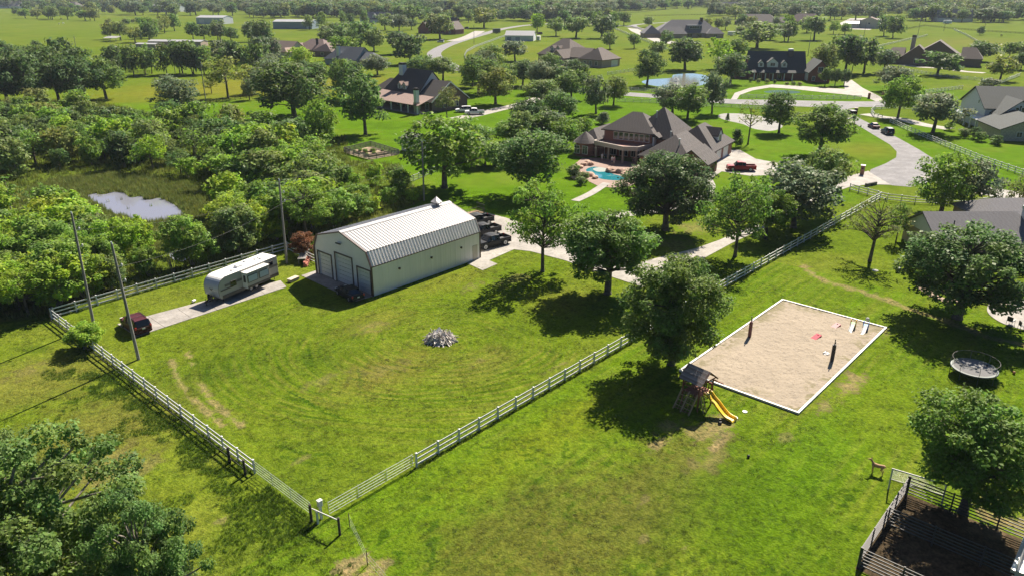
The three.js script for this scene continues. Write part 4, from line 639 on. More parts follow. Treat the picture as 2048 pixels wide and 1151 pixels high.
// gates
function tubeGate(label, a, b) {
  const dx = b[0] - a[0], dz = b[1] - a[1], L = Math.hypot(dx, dz), t = thing('tube_gate', label, 'gate', a, 90 - Math.atan2(-dz, dx) * 180 / Math.PI);
  for (let i = 0; i < 5; i++) part(t, 'bar', rod(V(0.12, 0.3 + i * 0.25, 0), V(L - 0.12, 0.3 + i * 0.25, 0), 0.02), GALV);
  for (const x of [0.12, L * 0.33, L * 0.66, L - 0.12]) part(t, 'upright', rod(V(x, 0.26, 0.035), V(x, 1.34, 0.035), 0.022), GALV);
  for (const y of [0.5, 1.1]) part(t, 'hinge', rod(V(-0.02, y, 0), V(0.14, y, 0), 0.03), GALV);
  return t;
}
tubeGate('pale green tube gate at the end of the left white fence', ST(-0.05, 8.7), ST(-0.05, 0.9));
tubeGate('pale tube gate at the near end of the long white fence', ST(9.0, 0.05), ST(0.75, 0.05));
function post(label, p, h, r, mat) { const t = part(scene, 'wooden_post', [rod(V(0, -0.2, 0), V(0, h, 0), r, r * 0.92, 8), new THREE.ConeGeometry(r * 0.92, 0.05, 8).translate(0, h + 0.02, 0)], mat); t.position.set(p[0], 0, p[1]); return tag(t, label, 'post'); }
post('dark wooden gate post touching the white mailbox-like latch box', ST(-0.35, 0.55), 1.55, 0.11, DARKW);
post('dark wooden corner post at the gate corner nearest the camera', ST(0.2, -2.1), 1.5, 0.1, DARKW);
post('dark wooden post of the pair beside the left tube gate, upper one', ST(-0.6, 11.7), 1.5, 0.12, DARKW);
post('dark wooden post of the pair beside the left tube gate, lower one', ST(-0.6, 9.3), 1.4, 0.12, DARKW);
{ const t = thing('brace_rail', 'white brace rail between the two gate corner posts', 'rail', ST(-0.3, 0.4), 90); const e = ST(0.2, -2.0), o = ST(-0.3, 0.4); part(t, 'rail', bar(V(0, 1.25, 0), V(e[0] - o[0], 1.25, e[1] - o[1]), 0.05, 0.09), WHITE);
  const g = thing('gate_box', 'white latch post with box at the gate corner', 'post', ST(0.35, 0.35), 42); part(g, 'post', box(0.16, 1.4, 0.16, 0, 0.65, 0), WHITE); part(g, 'box', rbox(0.34, 0.5, 0.3, 0, 1.35, 0, 0.05), WHITE); part(g, 'post', box(0.13, 1.2, 0.13, -0.5, 0.55, 0.3), WHITE); part(g, 'lid', rbox(0.38, 0.06, 0.34, 0, 1.63, 0, 0.02), WHITE); }
// ---------------------------------------------------------------- utility poles
function pole(label, [x, z], h, lean, side, fittings) {
  const t = thing('utility_pole', label, 'pole', [x, z], 90); const top = V(lean[0], h, lean[1]);
  part(t, 'shaft', rod(V(0, -0.4, 0), top, 0.17, 0.11, 10), GREYW); part(t, 'cap', new THREE.CylinderGeometry(0.07, 0.1, 0.25, 8).translate(top.x, top.y + 0.1, top.z), GALV);
  for (const f of fittings) { const k = f / h, y = f; const c = V(lean[0] * k, y, lean[1] * k); part(t, 'bracket', rod(c, c.clone().add(V(side * 0.45, 0.1, 0)), 0.035), GALV); part(t, 'insulator', new THREE.LatheGeometry([[0.001, 0], [0.1, 0], [0.05, 0.1], [0.12, 0.14], [0.06, 0.24], [0.1, 0.28], [0.001, 0.36]].map(([a, b]) => new THREE.Vector2(a, b)), 10).translate(c.x + side * 0.5, c.y + 0.05, c.z), WHITE); }
  return top.add(V(x, 0, z));
}
const PA = [-47.82, -77.82], PB = [-38.8, -69.42], PC = [-31.52, -98.44], PD = [-15.83, -130.9];
const topA = pole('leaning wooden utility pole just inside the left fence corner', PA, 13.2, [0.35, 0], 1, [9.4, 11.3]);
const topB = pole('wooden utility pole standing in front of the maroon wagon', PB, 12.6, [-0.3, 0], 1, [8.6, 10.2]);
const topC = pole('wooden utility pole at the fence corner beside the barn', PC, 11.8, [0.3, 0], 1, [8.8, 10]);
const topD = pole('wooden utility pole behind the barn roof cupola', PD, 10.6, [0.1, 0], 1, [7.8, 9.4]);
const farPoles = [[[-213.46, -383.91], 13, 'thin utility pole on the open pasture'], [[-100.04, -249.7], 13, 'utility pole at the brown rail fence'], [[-149.09, -343.05], 14, 'utility pole behind the pine row'], [[-113.14, -355.7], 12, 'utility pole below the tan gabled roof'], [[-25.11, -519.55], 12, 'utility pole at the far road bend'], [[162.42, -428.96], 12, 'utility pole behind the green-roofed house'], [[316.81, -616.17], 13, 'utility pole left of the brown gabled house'], [[366.58, -671.31], 12, 'utility pole by the white horse trailer'], [[375.47, -629.11], 12, 'utility pole in the far right field'], [[264.06, -591.79], 11, 'utility pole left of the dark lawn pines']];
for (const [p, h, l] of farPoles) pole(l, p, h, [0.1, 0], 1, [h - 1]);
function wire(label, a, b, sag) { const pts = []; for (let i = 0; i <= 16; i++) { const k = i / 16, p = a.clone().lerp(b, k); p.y -= sag * 4 * k * (1 - k); pts.push(p); } const m = part(scene, 'power_line', new THREE.TubeGeometry(new THREE.CatmullRomCurve3(pts), 24, 0.008, 4), std([0.12, 0.12, 0.12], 0.6)); tag(m, label, 'cable'); }
const off = (t, f) => V(t.x + 0.5, f, t.z);
wire('power line from the barn corner pole to the pole behind the barn, top', topC, topD, 0.8);
wire('power line from the barn corner pole to the pole behind the barn, lower', off(topC, 9), off(topD, 8), 0.8);
wire('power line from the leaning pole to the barn corner pole', off(topA, 11.4), off(topC, 10), 0.9);
wire('power line from the wagon pole to the barn corner pole', off(topB, 10.3), off(topC, 8.9), 1);
wire('power line from the pole behind the barn towards the brick house', topD, V(20, 6, -150), 0.9);
console.log('sheets and fences');
// ---------------------------------------------------------------- buildings (local x = away along yaw, local z = to its right, so b to the left is -z)
const shingle = (c, a = 0.3) => mottled(c, a, 2.2, 0.92, { bumpMap: bumpFine, bumpScale: 0.01 }, 4);
const ROOF = { slate: shingle([0.078, 0.069, 0.068], 0.4), brown: shingle([0.102, 0.0833, 0.0748]), mauve: shingle([0.17, 0.123, 0.115]), green: shingle([0.054, 0.064, 0.065], 0.4), grey: shingle([0.136, 0.136, 0.149]), blue: shingle([0.102, 0.119, 0.145]), tan: shingle([0.255, 0.187, 0.153]), metal: mottled([0.45, 0.45, 0.44], 0.05, 6, 0.35, { metalness: 0.25 }), rose: shingle([0.23, 0.162, 0.14]) };
const WALL = { brick: mottled([0.255, 0.119, 0.085], 0.35, 1.2, 0.9, {}, 4), redbrick: mottled([0.204, 0.0723, 0.0553], 0.35, 1.2, 0.9, {}, 4), tanbrick: mottled([0.357, 0.281, 0.221], 0.25, 1.2, 0.9, {}, 4), stone: mottled([0.425, 0.374, 0.297], 0.4, 1.6, 0.92), white: mottled([0.612, 0.629, 0.646], 0.06, 3, 0.7), cream: mottled([0.51, 0.476, 0.391], 0.08, 3, 0.75), blue: mottled([0.204, 0.264, 0.323], 0.08, 4, 0.6), brownbrick: mottled([0.17, 0.119, 0.0978], 0.35, 1.2, 0.9, {}, 4), metalW: mottled([0.468, 0.493, 0.51], 0.05, 5, 0.5, { metalness: 0.2 }), dark: std([0.02, 0.02, 0.022], 0.9) };
const GLASS = new THREE.MeshPhysicalMaterial({ color: lin(0.03, 0.04, 0.05), roughness: 0.08, specularIntensity: 1, side: THREE.DoubleSide });
const TRIM = mottled([0.75, 0.75, 0.73], 0.05, 3, 0.6), DOORW = mottled([0.68, 0.67, 0.63], 0.05, 3, 0.6), WOODD = mottled([0.16, 0.07, 0.04], 0.3, 1, 0.6);
const roofUV = (p) => [p[0] + p[2] * 0.37, p[1] * 1.2 + p[2]];
// roof over the rectangle a0..a1, b0..b1; ridge along 'a' or 'b', ins = [inset at start, inset at end] (0 = gable)
function roofGeo(a0, a1, b0, b1, y, top, axis, ins = [0, 0], over = 0.5) {
  a0 -= over; a1 += over; b0 -= over; b1 += over; const th = 0.22;
  const am = (a0 + a1) / 2, bm = (b0 + b1) / 2, r0 = axis === 'a' ? [a0 + ins[0], bm] : [am, b0 + ins[0]], r1 = axis === 'a' ? [a1 - ins[1], bm] : [am, b1 - ins[1]];
  const c = axis === 'a' ? [[a0, b0], [a1, b0], [a1, b1], [a0, b1]] : [[a1, b0], [a1, b1], [a0, b1], [a0, b0]];
  const drop = 0; const pts = []; for (const yy of [0, -th]) { for (const [a, b] of c) pts.push([a, y - drop + yy, -b]); pts.push([r0[0], top + yy, -r0[1]], [r1[0], top + yy, -r1[1]]); }
  // corner order: 0 start/side1, 1 end/side1, 2 end/side2, 3 start/side2, 4 ridge start, 5 ridge end
  const F = [[0, 1, 5, 4], [2, 3, 4, 5], [3, 0, 4], [1, 2, 5]], G = F.map((f) => f.map((i) => i + 6).reverse());
  const E = [[0, 1], [1, 2], [2, 3], [3, 0]].map(([i, j]) => [i, i + 6, j + 6, j]);
  const use = [F[0], F[1], G[0], G[1], E[0], E[2]]; if (ins[0]) use.push(F[2], G[2], E[3]); else use.push([3, 4, 10, 9], [4, 0, 6, 10]); if (ins[1]) use.push(F[3], G[3], E[1]); else use.push([1, 5, 11, 7], [5, 2, 8, 11]);
  return tris(pts, use, roofUV);
}
const wallGeo = (a0, a1, b0, b1, y0, y1) => { const g = span(a0, a1, y0, y1, -b1, -b0), p = g.attributes.position, u = g.attributes.uv, n = g.attributes.normal; for (let i = 0; i < p.count; i++) u.setXY(i, Math.abs(n.getX(i)) > 0.5 ? p.getZ(i) : p.getX(i), p.getY(i)); return g; };
function gableGeo(axis, at, c0, c1, y, top, th = 0.12) { const m = (c0 + c1) / 2, P = (o) => (axis === 'a' ? [[at + o, y, -c0], [at + o, y, -c1], [at + o, top, -m]] : [[c0, y, -(at + o)], [c1, y, -(at + o)], [m, top, -(at + o)]]); const pts = [...P(0), ...P(th)]; return tris(pts, [[0, 1, 2], [5, 4, 3], [0, 3, 4, 1], [1, 4, 5, 2], [2, 5, 3, 0]], (p) => [p[0] + p[2], p[1]]); }
// a mass: walls, roof, gable ends as parts
function mass(t, q) {
  const { a: [a0, a1], b: [b0, b1], y0 = 0, h, top, axis = 'a', ins = [0, 0], wall = WALL.brick, roof = ROOF.slate, over = 0.5, gable = wall } = q;
  part(t, 'wall', wallGeo(a0, a1, b0, b1, y0 ? y0 : -0.2, h), wall);
  const slope = (top - h) / ((axis === 'a' ? b1 - b0 : a1 - a0) / 2), ye = h - over * slope + 0.16;
  part(t, 'roof', roofGeo(a0, a1, b0, b1, ye, top + 0.16, axis, ins.map((v) => (v ? v + over : 0)), over), roof);
  const [s0, s1, c0, c1] = axis === 'a' ? [a0, a1, b0, b1] : [b0, b1, a0, a1];
  if (!ins[0]) part(t, 'gable_end', gableGeo(axis, s0 + 0.002, c0, c1, h, top), gable); if (!ins[1]) part(t, 'gable_end', gableGeo(axis, s1 - 0.122, c0, c1, h, top), gable);
}
// openings: face '-a' '+a' '-b' '+b' at plane d, centred at c along the face, sill y
function opening(t, name, face, d, c, y, w, h, panel, frame = TRIM, mull = 1) {
  const g = new THREE.Group(), ax = face[1], sg = face[0] === '-' ? -1 : 1; const f = 0.09, depth = 0.1;
  const mk = (u0, u1, v0, v1, k0, k1) => (ax === 'a' ? span(d + sg * k0, d + sg * k1, v0, v1, -u1, -u0) : span(u0, u1, v0, v1, -(d + sg * k1), -(d + sg * k0)));
  const fr = part(t, name, [mk(c - w / 2 - f, c + w / 2 + f, y - f, y, 0.002, depth), mk(c - w / 2 - f, c + w / 2 + f, y + h, y + h + f, 0.002, depth), mk(c - w / 2 - f, c - w / 2, y, y + h, 0.002, depth), mk(c + w / 2, c + w / 2 + f, y, y + h, 0.002, depth), ...Array.from({ length: mull }, (_, i) => { const x = c - w / 2 + (w * (i + 1)) / (mull + 1); return mk(x - 0.025, x + 0.025, y, y + h, 0.002, depth - 0.02); })], frame);
  part(fr, panel === GLASS ? 'pane' : 'leaf', mk(c - w / 2, c + w / 2, y, y + h, 0.004, 0.04), panel); return fr;
}
const win = (t, face, d, c, y = 0.9, w = 1.3, h = 1.5, mull = 1) => opening(t, 'window', face, d, c, y, w, h, GLASS, TRIM, mull);
const door = (t, face, d, c, w = 1, h = 2.1, mat = WOODD) => opening(t, 'door', face, d, c, 0.06, w, h, mat, TRIM, 0);
const garage = (t, face, d, c, w = 2.6, h = 2.2) => opening(t, 'garage_door', face, d, c, 0.06, w, h, DOORW, TRIM, 0);
function chimney(t, a, b, w, d, y0, y1, mat, capMat = WALL.dark) { const c = part(t, 'chimney', wallGeo(a - w / 2, a + w / 2, b - d / 2, b + d / 2, y0, y1), mat); part(c, 'cap', [wallGeo(a - w / 2 - 0.08, a + w / 2 + 0.08, b - d / 2 - 0.08, b + d / 2 + 0.08, y1 + 0.002, y1 + 0.45), wallGeo(a - w / 2 + 0.1, a + w / 2 - 0.1, b - d / 2 + 0.1, b + d / 2 - 0.1, y1 + 0.45, y1 + 0.62)], capMat); }
const column = (t, a, b, h, w = 0.35) => part(t, 'column', [wallGeo(a - w / 2, a + w / 2, b - w / 2, b + w / 2, 0, h), wallGeo(a - w * 0.7, a + w * 0.7, b - w * 0.7, b + w * 0.7, 0, 0.25)], TRIM);
// dormer: small gabled box facing -a or -b
function dormer(t, face, d0, d1, c, w, y, h, top, wall, roof, pane = [0.8, 1.1]) {
  const dm = face === '-a' ? { a: [d0, d1], b: [c - w / 2, c + w / 2], axis: 'a' } : { a: [c - w / 2, c + w / 2], b: [d0, d1], axis: 'b' };
  const g = part(t, 'dormer', [wallGeo(...dm.a, ...dm.b, y, h), gableGeo(dm.axis, d0 + 0.002, c - w / 2, c + w / 2, h, top)], wall);
  part(g, 'dormer_roof', roofGeo(...dm.a, ...dm.b, h - 0.2 * (top - h) / (w / 2) + 0.06, top + 0.06, dm.axis, [0, 0], 0.2), roof);
  win(g, face, d0, c, y + (h - y) * 0.25, ...pane);
}
const house = (name, label, o, yaw) => thing(name, label, 'house', o, yaw);

// the metal barn
{
  const t = thing('metal_barn', 'large white metal barn with ribbed roof and three front doors', 'barn', [-17.3, -86.44], 42.01);
  const BW = mottled([0.78, 0.745, 0.72], 0.05, 5, 0.5), BR = mottled([0.4, 0.4, 0.4], 0.06, 5, 0.4), TR = mottled([0.075, 0.045, 0.04], 0.2, 2, 0.5), L = 19;
  const prof = [[0, -0.1], [0, 3.85], [0.85, 5.62], [6.05, 7.1], [11.25, 5.62], [12.1, 3.85], [12.1, -0.1]];
  // end walls lie in the plane x = const; extrude runs along +x
  const mkEnd = (x) => { const pts = []; for (const o of [0, 0.14]) for (const [b, y] of prof) pts.push([x + o, y, -b]); const n = prof.length, a = [...Array(n).keys()]; return tris(pts, [a, a.map((i) => i + n).reverse(), ...a.map((i) => [i, i + n, ((i + 1) % n) + n, (i + 1) % n])], (p) => [p[2], p[1]]); };
  const DOORS = [[1.62, 2.55, 3.2], [5.75, 3.5, 4.0], [9.95, 2.9, 3.3]], fs = new THREE.Shape(prof.map(([b, y]) => new THREE.Vector2(b, y))); for (const [c, w, h] of DOORS) fs.holes.push(new THREE.Path([[c - w / 2, 0], [c + w / 2, 0], [c + w / 2, h], [c - w / 2, h]].map(([b, y]) => new THREE.Vector2(b, y))));
  part(t, 'front_wall', new THREE.ExtrudeGeometry(fs, { depth: 0.3, bevelEnabled: false }).rotateY(Math.PI / 2), BW); part(t, 'rear_wall', mkEnd(L - 0.14), BW);
  const ribbed = (p, q, step, h, x0, x1, off) => { // sheet from profile point p to q, ribs across
    const d = [q[0] - p[0], q[1] - p[1]], len = Math.hypot(...d), nb = -d[1] / len, ny = d[0] / len, P = [], xs = [];
    for (let x = x0; x < x1 - 1e-6; x += step) xs.push([x, 0], [Math.min(x + step * 0.62, x1), 0], [Math.min(x + step * 0.72, x1), h], [Math.min(x + step * 0.9, x1), h]); xs.push([x1, 0]);
    const pts = []; for (const [x, k] of xs) for (const e of [p, q]) pts.push([x, e[1] + ny * (k + off), -(e[0] + nb * (k + off))]);
    return tris(pts, xs.slice(1).map((_, i) => [i * 2, i * 2 + 1, i * 2 + 3, i * 2 + 2]), (v) => [v[0], v[2]]);
  };
  part(t, 'side_wall', ribbed(prof[1], prof[0], 0.9, -0.02, 0.1, L - 0.1, -0.02), BW); part(t, 'side_wall', ribbed(prof[6], prof[5], 0.9, -0.02, 0.1, L - 0.1, -0.02), BW);
  part(t, 'lower_roof', ribbed(prof[1], prof[2], 0.48, 0.09, -0.05, L + 0.05, 0.03), BW); part(t, 'lower_roof', ribbed(prof[4], prof[5], 0.48, 0.09, -0.05, L + 0.05, 0.03), BW);
  part(t, 'upper_roof', ribbed([0.8, 5.606], prof[3], 0.48, 0.05, -0.15, L + 0.15, 0.05), BR); part(t, 'upper_roof', ribbed(prof[3], [11.3, 5.606], 0.48, 0.05, -0.15, L + 0.15, 0.05), BR);
  part(t, 'ridge_cap', [tris([[-0.15, 7.09, -5.55], [L + 0.15, 7.09, -5.55], [L + 0.15, 7.25, -6.05], [-0.15, 7.25, -6.05], [-0.15, 7.09, -6.55], [L + 0.15, 7.09, -6.55]], [[0, 1, 2, 3], [3, 2, 5, 4]])], BR);
  for (const x of [-0.06, L + 0.06]) for (let i = 0; i < 6; i++) { const [b, y] = prof[i], [b2, y2] = prof[i + 1]; part(t, 'corner_trim', bar(V(x, y, -b), V(x, y2, -b2), 0.2, 0.16), TR); }
  for (const [b, y] of [[-0.06, 3.85], [0.82, 5.6], [11.28, 5.6], [12.16, 3.85]]) part(t, 'eave_trim', bar(V(0.05, y - 0.02, -b), V(L - 0.05, y - 0.02, -b), 0.08, 0.11), TR);
  const DP = mottled([0.72, 0.71, 0.66], 0.04, 3, 0.5);
  for (const [c, w, h] of DOORS) {
    const fr = part(t, 'overhead_door', [span(-0.09, -0.002, 0, h + 0.16, -(c - w / 2), -(c - w / 2 - 0.16)), span(-0.09, -0.002, 0, h + 0.16, -(c + w / 2 + 0.16), -(c + w / 2)), span(-0.09, -0.002, h, h + 0.16, -(c + w / 2), -(c - w / 2))], TR);
    const n = Math.round(h / 0.55); for (let i = 0; i < n; i++) part(fr, 'panel', span(0.2, 0.26, 0.02 + (i * h) / n, ((i + 1) * h) / n - 0.025, -(c + w / 2), -(c - w / 2)), DP);
  }
  const lamp = part(t, 'flood_lamp', [box(0.3, 0.16, 0.34, -0.28, 5.55, -6.5, 0, 0, -0.4), rod(V(0, 5.5, -6.3), V(-0.25, 5.55, -6.3), 0.04), box(0.3, 0.16, 0.34, -0.28, 5.55, -6.05, 0, 0, -0.4)], TR);
  for (const s of [4.3, 9.8, 15.3]) part(t, 'wall_lamp', [rbox(0.3, 0.18, 0.16, s, 2.55, 0.09, 0.03), box(0.12, 0.1, 0.2, s, 2.44, 0.14)], TR);
  part(t, 'side_door', [span(17.55, 18.5, 0.05, 2.15, 0.025, 0.07)], mottled([0.5, 0.45, 0.37], 0.05, 2, 0.6));
  part(t, 'gutter', [rod(V(L + 0.3, 5.9, -6.9), V(L + 0.6, 6.3, -6.9), 0.05), rod(V(L + 0.6, 6.3, -6.9), V(L + 0.6, 6.3, -5.4), 0.04)], TRIM);
  // ridge cupola: open frame under a pyramid cap
  const cu = part(t, 'cupola', [...[[-1, -1], [1, -1], [1, 1], [-1, 1]].map(([a, b]) => rod(V(16.6 + a * 0.45, 6.9, -6.05 + b * 0.45), V(16.6 + a * 0.45, 7.62, -6.05 + b * 0.45), 0.04)), box(1.0, 0.05, 0.05, 16.6, 7.4, -5.6), box(1.0, 0.05, 0.05, 16.6, 7.4, -6.5), box(0.05, 0.05, 1.0, 16.15, 7.4, -6.05), box(0.05, 0.05, 1.0, 17.05, 7.4, -6.05), rod(V(16.15, 7.0, -5.6), V(17.05, 7.6, -5.6), 0.03), rod(V(16.15, 7.0, -6.5), V(16.15, 7.6, -5.6), 0.03)], TR);
  part(cu, 'pyramid_cap', new THREE.ConeGeometry(0.85, 0.8, 4).rotateY(Math.PI / 4).translate(16.6, 8.0, -6.05), BR);
}

// the brick house with the pool
{
  const t = house('brick_house', 'big brick house with dark hipped roofs, upstairs balcony and pool patio', [42.18, -157.64], 32);
  const S = ROOF.slate, B = WALL.brick;
  mass(t, { a: [0, 14], b: [6, 27], h: 3.1, top: 7.6, axis: 'b', ins: [6.5, 6.5], roof: S });                        // main block
  mass(t, { a: [0, 9.5], b: [13.5, 25], y0: 3.1, h: 6.1, top: 9.3, axis: 'b', ins: [4.5, 4.6], roof: S, over: 0.6 });   // upper storey
  mass(t, { a: [0.6, 13], b: [8.6, 19], y0: 3.1, h: 5.0, top: 10.6, axis: 'b', ins: [5.1, 5.1], roof: S, over: 0.3 });  // tall pyramid
  mass(t, { a: [-8.6, 3], b: [1.6, 12.5], h: 3, top: 6.6, axis: 'a', ins: [5.6, 0], roof: S });                          // front wing
  mass(t, { a: [-9.6, -2.5], b: [-2.2, 4.2], h: 2.9, top: 5.2, axis: 'a', ins: [0, 0], roof: S });                        // near garden wing
  mass(t, { a: [2.6, 17], b: [0.6, 11], h: 3.1, top: 7.2, axis: 'a', ins: [4.5, 5], roof: S });                            // garage wing
  mass(t, { a: [-2.6, 12], b: [25, 31], h: 3, top: 5.4, axis: 'a', ins: [3, 3], roof: S });                               // left wing
  // turret
  const tur = part(t, 'turret', new THREE.CylinderGeometry(2.3, 2.3, 3, 8).translate(-2.6, 1.5, -28.4), B); part(tur, 'turret_roof', new THREE.ConeGeometry(2.9, 2.4, 8).translate(-2.6, 4.22, -28.4), S);
  for (const [b, da] of [[27.4, -4.6], [29.4, -4.6]]) win(tur, '-a', da - 0.1, b, 0.7, 1.2, 1.7);
  // balcony over the covered patio
  const BP = [[0, 13.2], [-5, 14.6], [-6.2, 17.6], [-3.4, 25.8], [0, 25.8]], bs = new THREE.Shape(BP.map(([a, b]) => new THREE.Vector2(a, b)));
  const deck = (y, th) => { const g = new THREE.ExtrudeGeometry(bs, { depth: th, bevelEnabled: false }); g.rotateX(-Math.PI / 2); return g.translate(0, y, 0); };
  const bal = part(t, 'balcony', deck(2.75, 0.5), mottled([0.5, 0.45, 0.4], 0.1, 2, 0.8)); part(bal, 'deck', deck(3.252, 0.03), mottled([0.28, 0.13, 0.1], 0.25, 2, 0.8));
  for (let i = 0; i < BP.length - 1; i++) { const [a, b] = BP[i], [c, d] = BP[i + 1]; part(bal, 'parapet', bar(V(a, 3.5, -b), V(c, 3.5, -d), 0.22, 0.45), mottled([0.55, 0.49, 0.43], 0.1, 2, 0.8)); }
  for (const [a, b] of [[-4.8, 14.9], [-5.9, 17.6], [-4.6, 21.6], [-3.3, 25.3]]) part(t, 'column', wallGeo(a - 0.2, a + 0.2, b - 0.2, b + 0.2, 0, 2.75), WALL.tanbrick);
  for (let i = 0; i < 7; i++) win(t, '-a', 0, 14.6 + i * 1.25, 3.9, 0.95, 1.5, 0);
  door(t, '-a', 0, 24.2, 1, 2.1);
  for (const c of [14.5, 17.2, 20, 22.8]) win(t, '-a', 0, c, 0.3, 1.9, 2.2, 2);
  for (const c of [3.2, 8.6]) { win(t, '-a', -8.6, c, 0.8, 1.5, 1.5); }
  for (const c of [7.2, 12.2]) garage(t, '-b', 0.6, c, 3.3, 2.3);
  win(t, '-b', 0.6, 4, 0.8, 1.2, 1.4);
  dormer(t, '-b', 1.6, 5.2, 10.4, 3.1, 3.6, 5.3, 6.7, WALL.white, S, [1.4, 1.2]);
  const gd = part(t, 'balcony_wall', wallGeo(-0.6, 3.6, 12.7, 13.1, 3.25, 5.2), WALL.white); part(gd, 'roof', roofGeo(-1, 3.6, 11.6, 13.6, 5.3, 6.1, 'a', [0, 0], 0.2), S);
  for (const [a, b, y] of [[-5.5, 5.2, 6.0], [4.5, 14.5, 9.6], [-1.2, 8.8, 6.5]]) part(t, 'vent_pipe', [rod(V(a, y - 1.4, -b), V(a, y + 0.4, -b), 0.12, 0.12, 8), new THREE.CylinderGeometry(0.2, 0.2, 0.14, 10).translate(a, y + 0.45, -b)], GALV);
  part(t, 'brick_pier', wallGeo(-1.6, -0.4, -1.6, -0.4, -0.1, 2.0), B);
}
// swimming pool and rocks
{
  const P = smooth([[15.55, -155.31], [17.52, -158.11], [20.23, -155.77], [20.42, -152.15], [21.98, -149.96], [22.76, -148.26], [21.27, -146.17], [18.94, -146.59], [17.48, -147.84], [16.37, -150.83]], 50);
  const rim = sheet('pool', P, 0.058, new THREE.MeshPhysicalMaterial({ color: lin(0.012, 0.17, 0.21), roughness: 0.06, side: THREE.DoubleSide }));
  sheet('tanning_ledge', smooth([[17.11, -156.23], [18.75, -157.64], [20.23, -155.77], [19.8, -153.94], [17.88, -153.49]], 30), 0.062, mottled([0.16, 0.2, 0.175], 0.15, 2, 0.5));
  seed(12); const ROCK = mottled([0.42, 0.28, 0.21], 0.4, 1, 0.9); const rg = [0, 1, 2].map(() => { const g = new THREE.IcosahedronGeometry(1, 2), p = g.attributes.position, k = rr(0, 50); for (let i = 0; i < p.count; i++) { const v = V(p.getX(i), p.getY(i), p.getZ(i)), f = 0.75 + 0.5 * vn(v.x * 1.4 + k, v.y * 1.4 + v.z * 1.1 + k); p.setXYZ(i, v.x * f, v.y * f * 0.6, v.z * f); } g.computeVertexNormals(); return g; });
  const at = [[14.45, -157.17], [15.51, -159.55], [16.51, -161.01], [13.38, -154.39], [13.71, -150.83], [14.3, -148.26], [15.67, -149.96], [16.67, -147.84], [20.37, -153.49], [21.09, -152.59], [22.09, -153.94], [22.54, -152.59], [22.91, -150.83], [12.62, -147.42], [16.85, -160.03], [23.14, -149.53]];
  at.forEach((p, i) => { const m = shade(new THREE.Mesh(rg[i % 3], ROCK)); m.name = numbered('rock'); m.position.set(p[0], 0.25, p[1]); m.scale.setScalar(rr(0.5, 1.15)); m.rotation.y = rr(0, 6); tag(m, i < 8 || i === 13 || i === 14 ? 'boulder of the rock bed at the left side of the pool' : 'boulder at the right side of the pool', 'rock', i < 8 || i === 13 || i === 14 ? 'left pool rocks' : 'right pool rocks'); scene.add(m); });
}
// white-chimney house
{
  const t = house('porch_house', 'grey-roofed house with two white chimneys, two dormers and columned porch', [-22.27, -225.45], 45), S = ROOF.slate;
  mass(t, { a: [3.6, 18], b: [15, 33], h: 3.2, top: 11, axis: 'b', ins: [0, 4], roof: S, wall: WALL.brownbrick, gable: WALL.white });
  mass(t, { a: [3.6, 18], b: [6.6, 15], h: 3.1, top: 8.4, axis: 'b', ins: [0, 0], roof: S, wall: WALL.brownbrick });
  mass(t, { a: [6, 17], b: [33, 42], h: 3, top: 7, axis: 'b', ins: [0, 4], roof: S, wall: WALL.brownbrick });
  part(t, 'porch_roof', tris([[-3, 2.75, -5], [-3, 2.75, -33], [4.4, 4.5, -33], [4.4, 4.5, -6.4], [-3, 2.57, -5], [-3, 2.57, -33], [4.4, 4.3, -33], [4.4, 4.3, -6.4]], [[0, 3, 2, 1], [4, 5, 6, 7], [0, 1, 5, 4], [1, 2, 6, 5], [3, 0, 4, 7]], roofUV), ROOF.rose);
  for (const b of [6, 10.5, 14, 19, 24, 28.5, 32]) column(t, -2.6, b, 2.62, 0.32);
  part(t, 'porch_floor', span(-3, 3.6, -0.1, 0.18, -33, -5.4), CONC);
  for (const b of [9, 13, 18, 23, 28]) win(t, '-a', 3.6, b, 0.5, 1.6, 1.9);
  door(t, '-a', 3.6, 20.6, 1.2, 2.2);
  for (const b of [22.4, 24.9]) dormer(t, '-a', 5.4, 9.8, b, 1.9, 5.0, 6.6, 7.5, WALL.white, ROOF.rose, [0.8, 1.2]);
  chimney(t, 9.5, 28.2, 1.6, 2.0, 5, 12.2, WALL.white); chimney(t, -1.8, 7.2, 1.3, 1.4, -0.1, 3, WALL.stone, WALL.stone); chimney(t, -1.8, 7.2, 1.15, 1.25, 3.5, 7, WALL.white);
  part(t, 'fascia', [bar(V(3, 2.9, -6), V(11, 8.55, -6), 0.12, 0.3), bar(V(18.5, 2.9, -6), V(10.6, 8.55, -6), 0.12, 0.3)], TRIM);
  win(t, '-b', 6.6, 9, 0.9, 1.4, 1.5); win(t, '-b', 6.6, 13.5, 0.9, 1.4, 1.5); win(t, '-b', 6.6, 10.8, 4.4, 1.2, 1.3);
}
